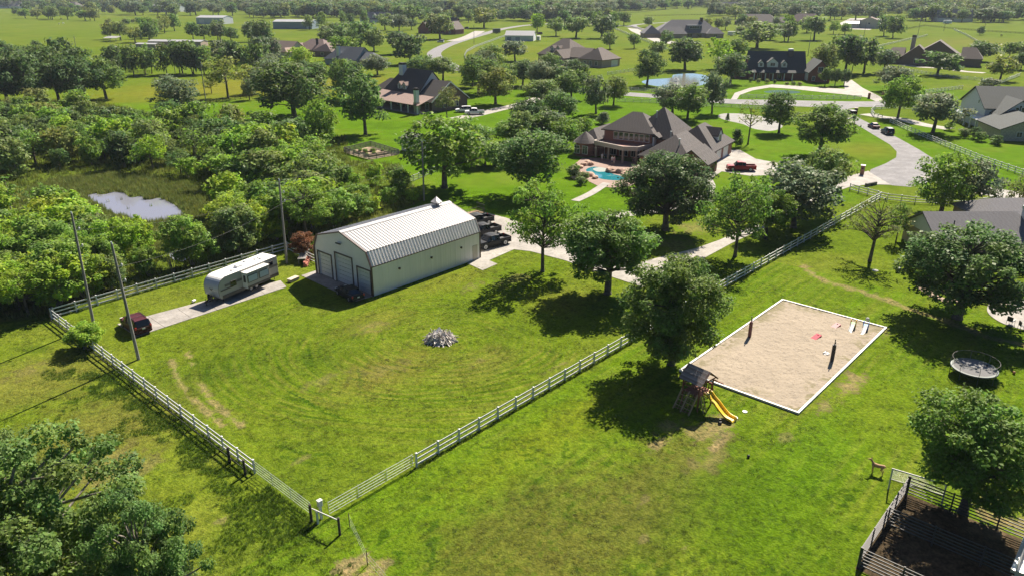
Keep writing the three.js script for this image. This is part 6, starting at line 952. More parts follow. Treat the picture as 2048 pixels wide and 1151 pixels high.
vehicle('pickup_truck', 'dark pickup at the cream workshop', [301.49, -719.44], 270, [0.03, 0.035, 0.045], PICKUP);
vehicle('parked_car', 'dark car under the carport of the brown hip-roofed house', [32.95, -389.04], 250, [0.02, 0.02, 0.025], SEDAN);
// enclosed trailers
function boxTrailer(label, p, yaw, c, L, H) { const t = thing('box_trailer', label, 'trailer', p, yaw), P = paint(c, 0.1); part(t, 'box', rbox(L, H, 2.3, 0, 0.55 + H / 2, 0, 0.08), P); part(t, 'rear_door', box(0.04, H - 0.3, 2.0, -L / 2 - 0.02, 0.55 + H / 2, 0), GALV); part(t, 'hitch', [bar(V(L / 2, 0.6, 0.7), V(L / 2 + 1.3, 0.55, 0), 0.1, 0.1), bar(V(L / 2, 0.6, -0.7), V(L / 2 + 1.3, 0.55, 0), 0.1, 0.1), rod(V(L / 2 + 1.2, -0.02, 0), V(L / 2 + 1.2, 0.7, 0), 0.05)], BLACKP); for (const s of [-1, 1]) for (const u of [-0.5, 0.5]) { const w = put(t, 'wheel', wheelGeo(0.36, 0.22), TYRE, u, 0.36, s * 1.18); put(w, 'rim', wheelGeo(0.2, 0.24, 10), RIM); } return t; }
boxTrailer('dark grey enclosed trailer standing on the far road', [-12.47, -635.78], 250, [0.06, 0.075, 0.08], 6, 3.2);
boxTrailer('white horse trailer beside the white garage', [18.45, -548.29], 10, [0.75, 0.75, 0.73], 5, 2.8);
boxTrailer('white trailer on the far right field', [436.3, -795.21], 270, [0.7, 0.74, 0.78], 8, 3);
boxTrailer('white trailer behind trees right of the grey hip-roofed house', [167.91, -603.74], 285, [0.7, 0.72, 0.74], 6, 2.8);
// flat utility trailer behind the barn
{ const t = thing('flat_trailer', 'black open utility trailer with mesh ramp behind the barn', 'trailer', [-7.17, -120.28], 225); part(t, 'deck', box(5.2, 0.1, 2, 0, 0.62, 0), WOOD); part(t, 'frame', [box(5.3, 0.14, 0.1, 0, 0.54, 1.02), box(5.3, 0.14, 0.1, 0, 0.54, -1.02), box(5.3, 0.06, 0.06, 0, 1.1, 1.02), box(5.3, 0.06, 0.06, 0, 1.1, -1.02), ...[-2.5, -1.2, 0, 1.2, 2.5].flatMap((x) => [box(0.05, 0.5, 0.05, x, 0.86, 1.02), box(0.05, 0.5, 0.05, x, 0.86, -1.02)])], BLACKP); part(t, 'ramp', [...Array.from({ length: 9 }, (_, i) => box(0.04, 1.3, 0.04, -2.65, 1.3, -0.9 + i * 0.225)), box(0.05, 0.05, 2, -2.65, 1.95, 0), box(0.05, 0.05, 2, -2.65, 1.3, 0)], BLACKP); part(t, 'hitch', [bar(V(2.6, 0.54, 0.9), V(4, 0.5, 0), 0.09, 0.09), bar(V(2.6, 0.54, -0.9), V(4, 0.5, 0), 0.09, 0.09), rod(V(3.9, -0.02, 0), V(3.9, 0.6, 0), 0.05)], BLACKP); for (const s of [-1, 1]) for (const u of [-0.6, 0.25]) { const w = put(t, 'wheel', wheelGeo(0.35, 0.22), TYRE, u, 0.35, s * 1.18); put(w, 'rim', wheelGeo(0.2, 0.24, 10), RIM); } }

// the camper trailer on its pad: front end points to the wagon
{
  const t = thing('camper_trailer', 'grey travel trailer with rounded front, slide-out room and white roof', 'trailer', ST(19.6, 45.0), 42 + 180 - 13), L = 9.7, W = 1.24;
  const RVW = mottled([0.36, 0.345, 0.31], 0.05, 4, 0.5), RVD = mottled([0.075, 0.065, 0.06], 0.1, 3, 0.5), RVF = mottled([0.36, 0.39, 0.45], 0.05, 3, 0.3), SOFF = std([0.12, 0.115, 0.11], 0.5);
  const prof = [[-L / 2, 0.62], [-L / 2, 3.05], [-L / 2 + 0.12, 3.2], [L / 2 - 1.25, 3.2]]; for (let i = 1; i <= 8; i++) { const a = (i / 8) * Math.PI * 0.5; prof.push([L / 2 - 1.25 + Math.sin(a) * 1.2, 3.2 - (1 - Math.cos(a)) * 1.35]); } prof.push([L / 2 - 0.12, 1.0], [L / 2 - 0.5, 0.62]);
  const ext = (pts, w) => { const g = new THREE.ExtrudeGeometry(new THREE.Shape(pts.map(([x, y]) => new THREE.Vector2(x, y))), { depth: w, bevelEnabled: true, bevelThickness: 0.04, bevelSize: 0.04, bevelSegments: 2 }); return g.translate(0, 0, -w / 2); };
  part(t, 'body', ext(prof, W * 2 - 0.08), RVW);
  // shell pieces sit a few millimetres proud of the body
  const strip = (pts, w, th) => { const P = []; for (const [x, y] of pts) P.push([x, y, -w], [x, y, w]); return tris(P, pts.slice(1).map((_, i) => [i * 2, i * 2 + 1, i * 2 + 3, i * 2 + 2]), (v) => [v[0] + v[1], v[2]]); };
  const out = (x, y) => { const cx = L / 2 - 1.25, cy = 1.85, d = Math.hypot(x - cx, y - cy) || 1; return [x + ((x - cx) / d) * 0.055, y + ((y - cy) / d) * 0.055]; };
  part(t, 'roof', [rbox(L - 1.2, 0.06, W * 2, -0.6, 3.275, 0, 0.03), strip(prof.slice(3, 8).map(([x, y], i) => out(x, y + (i ? 0 : 0.03))), W)], TRIM);
  part(t, 'front_cap', strip(prof.slice(7, 14).map(([x, y]) => out(x, y)), W), RVF);
  for (const s of [-1, 1]) {
    const z = s * (W + 0.055);
    part(t, 'lower_band', span(-L / 2, L / 2 - 0.5, 0.62, 1.05, z - 0.01 * s, z), RVD); part(t, 'stripe', span(-L / 2, L / 2 - 1.0, 2.0, 2.3, z - 0.01 * s, z), SOFF); part(t, 'front_stripe', span(L / 2 - 2.2, L / 2 - 0.3, 1.62, 1.78, z - 0.01 * s, z), RVD);
    part(t, 'trim', strip(prof.slice(3, 13).map(([x, y]) => out(x, y)), 0.03).translate(0, 0, s * (W + 0.03)), RVD);
  }
  // side facing the yard is local +z or -z: the trailer heads towards the wagon, the yard is on its left (-z)
  const side = -1, zf = side * (W + 0.06);
  const so = part(t, 'slide_out', rbox(3.7, 2.0, 0.85, -0.75, 1.95, side * (W + 0.45), 0.04), RVW); part(so, 'slide_roof', rbox(3.8, 0.06, 0.95, -0.75, 2.99, side * (W + 0.47), 0.02), TRIM);
  part(so, 'lower_band', span(-2.6, 1.1, 0.96, 1.26, side * (W + 0.875), side * (W + 0.89)), RVD);
  const pane = new THREE.MeshPhysicalMaterial({ color: lin(0.42, 0.5, 0.52), roughness: 0.12 });
  for (const c of [-1.65, 0.2]) { const w = part(so, 'window', rbox(1.6, 0.95, 0.05, c, 2.15, side * (W + 0.9), 0.02), RVD); part(w, 'pane', box(1.42, 0.76, 0.02, c, 2.15, side * (W + 0.93)), pane); }
  part(so, 'end_panel', box(0.03, 1.9, 0.8, 1.13, 1.95, side * (W + 0.45)), TRIM); const ew = part(so, 'window', box(0.03, 0.9, 0.4, 1.15, 2.2, side * (W + 0.5)), RVD);
  for (const [c, y, w, h] of [[2.55, 2.05, 0.95, 0.75], [-3.65, 2.62, 0.8, 0.55]]) { const q = part(t, 'window', rbox(w, h, 0.04, c, y, zf, 0.02), RVD); part(q, 'pane', box(w - 0.14, h - 0.14, 0.015, c, y, zf + side * 0.022), CARGLASS); }
  for (const c of [-3, 2.4]) { const q = part(t, 'window', rbox(1.1, 0.7, 0.04, c, 2.2, -zf, 0.02), RVD); part(q, 'pane', box(0.96, 0.56, 0.015, c, 2.2, -zf + 0.022), CARGLASS); }
  part(t, 'air_conditioner', [rbox(0.95, 0.3, 0.7, 0.4, 3.43, 0, 0.08), box(0.5, 0.06, 0.4, 0.4, 3.6, 0)], TRIM); for (const [x, z] of [[-2.6, 0.2], [-3.2, 0.3], [-3.0, -0.3], [1.7, -0.4], [-1.2, 0.6]]) part(t, 'roof_vent', [box(0.34, 0.12, 0.34, x, 3.37, z), box(0.38, 0.03, 0.38, x, 3.44, z)], TRIM);
  // winged chevron mark on the front cap
  const mark = (dx, sz) => { const a = out(...prof[10]); return [0, 1].map((k) => bar(V(a[0] + 0.03, 1.98 + dx, k ? 0.32 * sz : -0.32 * sz), V(a[0] + 0.05, 1.78 + dx, 0), 0.03, 0.05)); };
  part(t, 'emblem', [...mark(0, 1), ...mark(-0.1, 0.6)], RVD);
  part(t, 'hitch_frame', [bar(V(L / 2 - 0.5, 0.55, 0.7), V(L / 2 + 1.2, 0.5, 0), 0.1, 0.12), bar(V(L / 2 - 0.5, 0.55, -0.7), V(L / 2 + 1.2, 0.5, 0), 0.1, 0.12), rod(V(L / 2 + 1.0, 0.05, 0), V(L / 2 + 1.0, 0.9, 0), 0.05), box(0.2, 0.04, 0.2, L / 2 + 1.0, 0.07, 0)], BLACKP);
  for (const z of [-0.22, 0.22]) part(t, 'gas_bottle', [new THREE.CylinderGeometry(0.17, 0.17, 0.5, 12).translate(L / 2 + 0.35, 0.85, z), new THREE.SphereGeometry(0.17, 12, 6).translate(L / 2 + 0.35, 1.1, z)], BLACKP);
  for (const s of [-1, 1]) for (const u of [-1.0, -0.1]) { const w = put(t, 'wheel', wheelGeo(0.36, 0.22), TYRE, u, 0.41, s * (W - 0.1)); put(w, 'rim', wheelGeo(0.2, 0.24, 10), RIM); }
  for (const [x, z] of [[L / 2 - 0.9, 0.8], [L / 2 - 0.9, -0.8], [-L / 2 + 0.4, 0.8], [-L / 2 + 0.4, -0.8]]) part(t, 'stabiliser', rod(V(x, 0.05, z), V(x, 0.66, z), 0.04), BLACKP);
  part(t, 'chassis', box(L - 1, 0.14, 1.6, 0, 0.56, 0), BLACKP);
  const st = thing('tan_step', 'tan step box on the pad behind the travel trailer', 'step', ST(25.6, 43.1), 42 - 13); part(st, 'box', rbox(1.5, 0.35, 0.7, 0, 0.22, 0, 0.04), mottled([0.48, 0.4, 0.3], 0.1, 1, 0.7)); part(st, 'lid', rbox(1.56, 0.06, 0.76, 0, 0.42, 0, 0.02), mottled([0.52, 0.44, 0.33], 0.1, 1, 0.7));
  const jg = thing('water_jug', 'white jug lying beside the trailer hitch', 'jug', ST(13.4, 45.9), 20); part(jg, 'body', new THREE.CapsuleGeometry(0.16, 0.3, 4, 10).rotateZ(Math.PI / 2).translate(0, 0.21, 0), TRIM); part(jg, 'cap', new THREE.CylinderGeometry(0.06, 0.06, 0.08, 8).rotateZ(Math.PI / 2).translate(0.36, 0.21, 0), RVD);
}
// stack of red-brown timber and pallet by the fence corner beside the barn
seed(61);
{ const c = ST(32.6, 48.2), RB = [mottled([0.3, 0.1, 0.07], 0.4, 1, 0.9), mottled([0.36, 0.14, 0.1], 0.4, 1, 0.9)]; const t = thing('brick_stack', 'low stack of red bricks beside the barn', 'bricks', ST(30.9, 47.6), 42 - 48); const bg = new THREE.BoxGeometry(0.46, 0.2, 0.24); for (let i = 0; i < 40; i++) { const m = put(t, 'brick', bg, RB[i % 2], -1.5 + (i % 8) * 0.48 + rr(-0.05, 0.05), 0.1 + Math.floor(i / 16) * 0.21, -0.3 + (Math.floor(i / 8) % 2) * 0.3 + rr(-0.03, 0.03), rr(-0.2, 0.2)); }
  const p = thing('flat_cart', 'grey flat deck standing on the brick stack beside the barn', 'deck', ST(31.2, 49.0), 42 - 48); part(p, 'deck', box(4.2, 0.08, 1.1, 0, 0.85, 0), GREYW); for (const [x, z] of [[-1.9, -0.45], [1.9, -0.45], [-1.9, 0.45], [1.9, 0.45]]) part(p, 'leg', box(0.1, 0.84, 0.1, x, 0.4, z), GREYW); }

// ---------------------------------------------------------------- brush pile
seed(71);
{
  const t = thing('debris_pile', 'pile of bleached boards and branches in the middle of the barn yard', 'pile', PILE, 90), M = [mottled([0.58, 0.55, 0.53], 0.25, 1, 0.9), mottled([0.52, 0.48, 0.45], 0.3, 1, 0.9), mottled([0.6, 0.57, 0.52], 0.25, 1, 0.9), mottled([0.25, 0.2, 0.17], 0.4, 1, 0.9)];
  const sg = [rod(V(0, -0.5, 0), V(0, 0.5, 0), 0.03, 0.02, 5), rod(V(0, -0.5, 0), V(0, 0.5, 0), 0.045, 0.025, 6), box(0.09, 1, 0.03), box(0.18, 1, 0.03)];
  for (let i = 0; i < 230; i++) { const a = rr(0, 6.28), d = Math.sqrt(rnd()), x = Math.cos(a) * d * 1.75, z = Math.sin(a) * d * 1.35, y = Math.max(0.05, (1 - d * d) * 1.05) * rr(0.25, 1), m = put(t, i % 4 > 1 ? 'board' : 'branch', sg[i % 4], M[Math.floor(rnd() * 3.4)], x, y + 0.04, z); const L = rr(0.7, 1.9); m.scale.y = L; const out = V(Math.cos(a) * rr(0.4, 1), -rr(0.15, 0.75) * (0.3 + d), Math.sin(a) * rr(0.4, 1)).add(V(rr(-0.6, 0.6), 0, rr(-0.6, 0.6))).normalize(); m.quaternion.setFromUnitVectors(V(0, 1, 0), out); }
  for (const [x, y, z, w, h, a] of [[-0.3, 0.95, -0.1, 1.1, 0.7, 0.5], [0.25, 0.85, 0.15, 0.9, 0.6, -0.4], [-0.7, 0.7, 0.3, 0.8, 0.5, 0.3]]) { const m = put(t, 'panel', new THREE.BoxGeometry(w, 0.03, h), TRIM, x, y, z, a); m.rotation.z = a; m.rotation.x = 0.35; }
  part(t, 'core', (() => { const g = new THREE.SphereGeometry(1, 18, 9, 0, Math.PI * 2, 0, Math.PI / 2), p = g.attributes.position; for (let i = 0; i < p.count; i++) p.setXYZ(i, p.getX(i) * 1.45, p.getY(i) * 0.7 * (0.7 + 0.5 * vn(p.getX(i) * 3 + 9, p.getZ(i) * 3)), p.getZ(i) * 1.1); g.computeVertexNormals(); return g; })(), M[3]);
}
// ---------------------------------------------------------------- play tower
{
  const t = thing('play_tower', 'wooden play tower with slatted roof and yellow slide', 'play set', [17.06, -60.4], 50), RW = mottled([0.2, 0.07, 0.04], 0.35, 1.2, 0.8), TW = mottled([0.42, 0.3, 0.19], 0.35, 1.2, 0.8), SL = [mottled([0.2, 0.18, 0.18], 0.3, 1, 0.85), mottled([0.26, 0.23, 0.22], 0.3, 1, 0.85), mottled([0.16, 0.13, 0.12], 0.3, 1, 0.85)];
  // local x: along the ridge (away-left), local z: to the right (away along the court)
  const A = 1.0, B = 0.9;
  for (const x of [-A, A]) for (const z of [-B, B]) part(t, 'post', box(0.11, 2.75, 0.11, x, 1.3, z), RW);
  for (let i = 0; i < 9; i++) part(t, 'deck_board', box(0.22, 0.04, B * 2, -A + 0.12 + i * 0.22, 1.5, 0), RW);
  part(t, 'rail', [box(0.09, 0.09, B * 2 - 0.12, A, 2.2, 0), box(A * 2 - 0.12, 0.09, 0.09, 0, 2.2, -B), box(0.09, 0.09, B * 2 - 0.12, -A, 2.2, 0)], RW);
  for (let i = 0; i < 7; i++) part(t, 'baluster', box(0.04, 0.7, 0.08, A, 1.86, -0.75 + i * 0.25), RW);
  // roof slats, ridge along x
  for (const s of [-1, 1]) for (let i = 0; i < 10; i++) { const k = (i + 0.5) / 10, z = s * k * 1.3, y = 3.85 - k * 1.05; const m = put(t, 'roof_slat', new THREE.BoxGeometry(0.155, 0.03, 2.5), SL[i % 3], z, y, 0); m.rotation.z = -s * 0.68; }
  for (const x of [-1.12, 1.12]) for (const s of [-1, 1]) part(t, 'rafter', bar(V(0, 3.82, x), V(s * 1.32, 2.72, x), 0.06, 0.1), RW);
  part(t, 'gable_brace', [box(2.1, 0.1, 0.06, 0, 2.95, 1.12), box(2.1, 0.1, 0.06, 0, 2.95, -1.12)], RW);
  // climbing frames leaning on the near side (-x side)
  for (const z of [-0.95, -0.1, 0.8]) part(t, 'climbing_rail', bar(V(-1.0, 1.75, z), V(-2.15, 0, z), 0.08, 0.08), TW);
  for (let i = 0; i < 7; i++) { const k = (i + 0.5) / 7.5; part(t, 'rung', rod(V(lerp(-2.1, -1.05, k), lerp(0.08, 1.68, k), -0.95), V(lerp(-2.1, -1.05, k), lerp(0.08, 1.68, k), 0.8), 0.028), i % 2 ? TW : RW); }
  for (let i = 0; i < 6; i++) { const z = -0.82 + i * 0.3; part(t, 'climbing_rope', rod(V(-1.05, 1.68, z), V(-2.1, 0.08, z), 0.014, 0.014, 4), TW); }
  // swing beam stubs
  part(t, 'beam', [bar(V(1.0, 2.65, 0.9), V(1.0, 2.65, 2.0), 0.1, 0.1), bar(V(0.2, 2.2, 0.95), V(0.2, 2.2, 1.7), 0.06, 0.06), bar(V(-0.6, 1.6, 0.95), V(-0.6, 1.6, 1.6), 0.06, 0.06)], RW);
  // ladder at the slide side
  for (const x of [-0.85, -0.45]) part(t, 'ladder_rail', bar(V(x, 1.5, 0.95), V(x, 0, 1.5), 0.06, 0.06), TW); for (let i = 0; i < 5; i++) part(t, 'ladder_rung', rod(V(-0.85, 0.2 + i * 0.27, 1.44 - i * 0.1), V(-0.45, 0.2 + i * 0.27, 1.44 - i * 0.1), 0.025), TW);
  // wavy yellow slide
  const YE = new THREE.MeshPhysicalMaterial({ color: lin(0.78, 0.52, 0.012), roughness: 0.5, clearcoat: 0.1, side: THREE.DoubleSide }), pth = [[0.95, 1.62], [1.3, 1.56], [1.7, 1.25], [2.2, 0.98], [2.7, 0.62], [3.2, 0.3], [3.6, 0.18], [4.0, 0.16], [4.1, 0.05]], cs = [[-0.3, 0.2], [-0.25, 0.2], [-0.21, 0.02], [0.21, 0.02], [0.25, 0.2], [0.3, 0.2], [0.3, 0.14], [0.24, -0.05], [-0.24, -0.05], [-0.3, 0.14]];
  const sp = new THREE.CatmullRomCurve3(pth.map(([z, y]) => V(0, y, z))).getPoints(24); const sd = []; sp.forEach((p) => cs.forEach(([x, y]) => sd.push([x * 1.45 + 0.05, p.y + y * 1.2, p.z]))); const n = cs.length, fc = []; for (let i = 0; i < sp.length - 1; i++) for (let k = 0; k < n; k++) fc.push([i * n + k, i * n + (k + 1) % n, (i + 1) * n + (k + 1) % n, (i + 1) * n + k]);
  part(t, 'slide', tris(sd, fc), YE);
}
function ball(label, p, r, mat, mat2) { const t = thing('ball', label, 'ball', p, 30); part(t, 'shell', new THREE.SphereGeometry(r, 16, 12).translate(0, r, 0), mat); part(t, 'seam', [new THREE.TorusGeometry(r * 1.0, r * 0.05, 4, 20).translate(0, r, 0), new THREE.TorusGeometry(r * 1.0, r * 0.05, 4, 20).rotateY(Math.PI / 2).translate(0, r, 0)], mat2); }
const flatDisc = (name, label, p, r, mat) => { const t = thing(name, label, 'lid', p, 0); part(t, 'disc', new THREE.CylinderGeometry(r, r * 1.05, 0.06, 20).translate(0, 0.03, 0), mat); part(t, 'grip', new THREE.TorusGeometry(r * 0.5, 0.02, 4, 16).rotateX(Math.PI / 2).translate(0, 0.065, 0), mat); };
flatDisc('lid', 'white round lid on the grass right of the slide end', [21.22, -59.08], 0.22, WHITE); flatDisc('lid', 'white flat lid at the foot of the yellow slide', [20.03, -58.06], 0.26, WHITE);
ball('red ball under the yellow slide', [18.99, -59.6], 0.16, std([0.5, 0.03, 0.03], 0.5), BLACKP); ball('black ball on the open lawn', [19.46, -51.98], 0.13, BLACKP, GREYW); ball('brown ball right of the trampoline', [50.2, -66.29], 0.15, std([0.35, 0.14, 0.04], 0.6), BLACKP); ball('white and dark ball by the far court border', [41.17, -79.06], 0.22, WHITE, BLACKP);
{ const t = thing('toy_truck', 'small black toy on the grass before the play tower', 'toy', [18.45, -57.15], 10); part(t, 'body', rbox(0.4, 0.16, 0.22, 0, 0.18, 0, 0.03), BLACKP); part(t, 'cab', rbox(0.16, 0.16, 0.2, 0.1, 0.33, 0, 0.03), BLACKP); for (const x of [-0.13, 0.13]) for (const z of [-0.11, 0.11]) put(t, 'wheel', wheelGeo(0.08, 0.05, 10), TYRE, x, 0.08, z); }
// ---------------------------------------------------------------- sand court things
const PAD = mottled([0.16, 0.06, 0.06], 0.15, 1, 0.7), PADK = std([0.018, 0.018, 0.02], 0.7);
function netPole(label, p, mat) { const t = thing('net_post', label, 'post', p, 42); part(t, 'pole', rod(V(0, 0, 0), V(0, 2.55, 0), 0.05, 0.05, 10), BLACKP); part(t, 'pad', new THREE.CylinderGeometry(0.19, 0.19, 1.85, 14).translate(0, 0.98, 0), mat); part(t, 'winch', [box(0.14, 0.2, 0.1, 0.1, 2.1, 0), rod(V(0.1, 2.1, 0.05), V(0.25, 2.1, 0.05), 0.02)], BLACKP); }
netPole('volleyball post with maroon pad by the far court border', [26.21, -74.67], PAD); netPole('volleyball post with black pad in the near half of the court', [33.06, -68.98], PADK);
function board(label, p, c, yaw, top) { const t = thing('cornhole_board', label, 'game board', p, yaw), m = paint(c, 0); part(t, 'frame', [box(1.22, 0.1, 0.04, 0, 0.12, 0.29, 0, 0, 0.16), box(1.22, 0.1, 0.04, 0, 0.12, -0.29, 0, 0, 0.16), box(0.04, 0.3, 0.6, 0.6, 0.17, 0)], m); const g = new THREE.Shape([[-0.61, -0.31], [0.61, -0.31], [0.61, 0.31], [-0.61, 0.31]].map(([a, b]) => new THREE.Vector2(a, b))); g.holes.push(new THREE.Path().absarc(0.38, 0, 0.085, 0, Math.PI * 2)); part(t, 'top', new THREE.ExtrudeGeometry(g, { depth: 0.02, bevelEnabled: false }).rotateX(-Math.PI / 2).rotateZ(0.2).translate(0, 0.2, 0), top); }
board('red game board with pale top, further left on the sand', [33.46, -74.42], [0.5, 0.02, 0.05], 52, mottled([0.5, 0.09, 0.12], 0.1, 0.6, 0.9)); board('pale red-edged game board near the far end of the sand', [36.75, -77.28], [0.5, 0.04, 0.08], 52, mottled([0.55, 0.33, 0.33], 0.1, 0.6, 0.9));
function toySlide(label, p, c1, c2) { const t = thing('toddler_slide', label, 'toy slide', p, 42 + 180 - 8), m1 = paint(c1, 0), m2 = paint(c2, 0); part(t, 'tower', [box(0.06, 0.95, 0.06, -0.35, 0.48, 0.26), box(0.06, 0.95, 0.06, -0.35, 0.48, -0.26), box(0.06, 0.95, 0.06, 0.05, 0.48, 0.26), box(0.06, 0.95, 0.06, 0.05, 0.48, -0.26), rbox(0.46, 0.4, 0.05, -0.15, 0.85, 0.27, 0.02), rbox(0.46, 0.4, 0.05, -0.15, 0.85, -0.27, 0.02)], m1); part(t, 'platform', box(0.46, 0.05, 0.56, -0.15, 0.6, 0), m2); part(t, 'step', [box(0.2, 0.05, 0.5, -0.42, 0.22, 0), box(0.2, 0.05, 0.5, -0.38, 0.42, 0), rbox(0.5, 0.3, 0.5, -0.15, 0.25, 0, 0.04)], m2); part(t, 'chute', [bar(V(0.05, 0.6, 0), V(1.25, 0.09, 0), 0.42, 0.04), bar(V(0.05, 0.68, 0.21), V(1.25, 0.17, 0.21), 0.04, 0.14), bar(V(0.05, 0.68, -0.21), V(1.25, 0.17, -0.21), 0.04, 0.14), box(0.3, 0.04, 0.44, 1.36, 0.08, 0)], WHITE); }
toySlide('toddler slide with yellow and green tower and white chute', [38.57, -77.02], [0.7, 0.4, 0.02], [0.12, 0.4, 0.06]); toySlide('toddler slide with blue tower and white chute', [39.75, -76.48], [0.02, 0.18, 0.6], [0.04, 0.3, 0.65]);
{ const t = thing('white_bag', 'crumpled white bag on the sand beside the black net post', 'bag', [33.11, -70.56], 0); const g = new THREE.IcosahedronGeometry(0.32, 3), p = g.attributes.position; for (let i = 0; i < p.count; i++) { const k = 0.6 + 0.8 * vn(p.getX(i) * 6 + 9, p.getZ(i) * 6 + p.getY(i) * 5); p.setXYZ(i, p.getX(i) * k * 1.3, p.getY(i) * k * 0.5 + 0.1, p.getZ(i) * k); } g.computeVertexNormals(); part(t, 'sack', g, WHITE); part(t, 'knot', new THREE.ConeGeometry(0.08, 0.16, 7).translate(0.1, 0.28, 0), WHITE); }
// ---------------------------------------------------------------- trampoline
{
  const t = thing('trampoline', 'round trampoline with grey mat and safety net', 'trampoline', [45.75, -65.77], 20), r = 2.05, hy = 0.92, DK = std([0.03, 0.05, 0.05], 0.5), MATC = mottled([0.13, 0.135, 0.145], 0.06, 2, 0.8);
  part(t, 'frame', [new THREE.TorusGeometry(r, 0.07, 8, 40).rotateX(Math.PI / 2).translate(0, hy, 0)], DK); part(t, 'pad', new THREE.RingGeometry(r * 0.9, r + 0.03, 40).rotateX(-Math.PI / 2).translate(0, hy + 0.075, 0), std([0.1, 0.14, 0.14], 0.6)); part(t, 'mat', new THREE.CircleGeometry(r * 0.9, 40).rotateX(-Math.PI / 2).translate(0, hy + 0.05, 0), MATC);
  for (let i = 0; i < 8; i++) { const a = (i * Math.PI) / 4, c = Math.cos(a), s = Math.sin(a); part(t, 'leg', [rod(V(c * r, 0, s * r), V(c * r, hy, s * r), 0.035)], DK); part(t, 'net_pole', new THREE.TubeGeometry(new THREE.QuadraticBezierCurve3(V(c * r, hy, s * r), V(c * (r + 0.32), hy + 0.45, s * (r + 0.32)), V(c * (r - 0.02), hy + 0.95, s * (r - 0.02))), 10, 0.022, 6), GREYW); }
  part(t, 'net_hoop', new THREE.TorusGeometry(r, 0.018, 6, 48).rotateX(Math.PI / 2).translate(0, hy + 0.95, 0), GREYW);
  part(t, 'net', new THREE.CylinderGeometry(r - 0.03, r - 0.08, 0.88, 40, 1, true).translate(0, hy + 0.5, 0), new THREE.MeshStandardMaterial({ color: lin(0.02, 0.022, 0.025), roughness: 0.9, transparent: true, opacity: 0.24, side: THREE.DoubleSide }));
  const bl = thing('ball', 'small black ball lying on the trampoline mat', 'ball', [[45.75, -65.77][0] + 1.4, [45.75, -65.77][1] - 0.3], 0, undefined, hy + 0.05); part(bl, 'shell', new THREE.SphereGeometry(0.11, 14, 10).translate(0, 0.11, 0), BLACKP); part(bl, 'valve', new THREE.SphereGeometry(0.015, 6, 4).translate(0, 0.215, 0), WHITE);
}
// ---------------------------------------------------------------- soccer goal and cattle pen
{
  const a = [29.04, -47.82], b = [32.08, -45.84], t = thing('soccer_goal', 'white soccer goal behind the cattle pen', 'goal', a, pose(a, b)[1]), L = Math.hypot(b[0] - a[0], b[1] - a[1]), h = 1.85, d = -1.4;
  for (const x of [0, L]) { part(t, 'upright', rod(V(x, 0, 0), V(x, h, 0), 0.06, 0.06, 10), WHITE); part(t, 'back_stay', [rod(V(x, h - 0.06, 0), V(x, 0.05, d), 0.03), rod(V(x, 0.05, 0), V(x, 0.05, d), 0.03)], WHITE); }
  part(t, 'crossbar', rod(V(-0.06, h, 0), V(L + 0.06, h, 0), 0.06, 0.06, 10), WHITE); part(t, 'ground_bar', rod(V(0, 0.05, d), V(L, 0.05, d), 0.03), WHITE);
  const n = []; for (let i = 0; i <= 36; i++) n.push(rod(V((L * i) / 36, h, 0), V((L * i) / 36, 0.05, d), 0.006, 0.006, 3)); for (let i = 1; i < 18; i++) { const k = i / 18; n.push(rod(V(0, h * (1 - k) + 0.05 * k, d * k), V(L, h * (1 - k) + 0.05 * k, d * k), 0.006, 0.006, 3)); } part(t, 'net', n, WHITE);
}
{
  const t = thing('cattle_pen', 'cattle pen of grey metal rails with a dirt floor', 'pen', ST(21.4, -30.4), 42.01), h = 1.65, PG = std([0.05, 0.05, 0.054], 0.6), PK = std([0.05, 0.05, 0.055], 0.6);
  // local x = s - 21.4, local z = -(t + 30.4); pen runs to the right (+z)
  const panel = (x0, z0, x1, z1, n) => { for (let i = 0; i < 6; i++) part(t, 'rail', bar(V(x0, 0.3 + i * 0.26, z0), V(x1, 0.3 + i * 0.26, z1), 0.05, 0.08), PG); for (let k = 0; k <= n; k++) part(t, 'post', rod(V(lerp(x0, x1, k / n), -0.1, lerp(z0, z1, k / n)), V(lerp(x0, x1, k / n), h + 0.05, lerp(z0, z1, k / n)), 0.055, 0.055, 8), PK); };
  panel(0, 0, 10.4, 0, 4); panel(10.4, 0.1, 10.4, 15, 5); panel(5.6, 0.1, 5.6, 15, 5); panel(0, 0.1, 0, 13, 5);
}
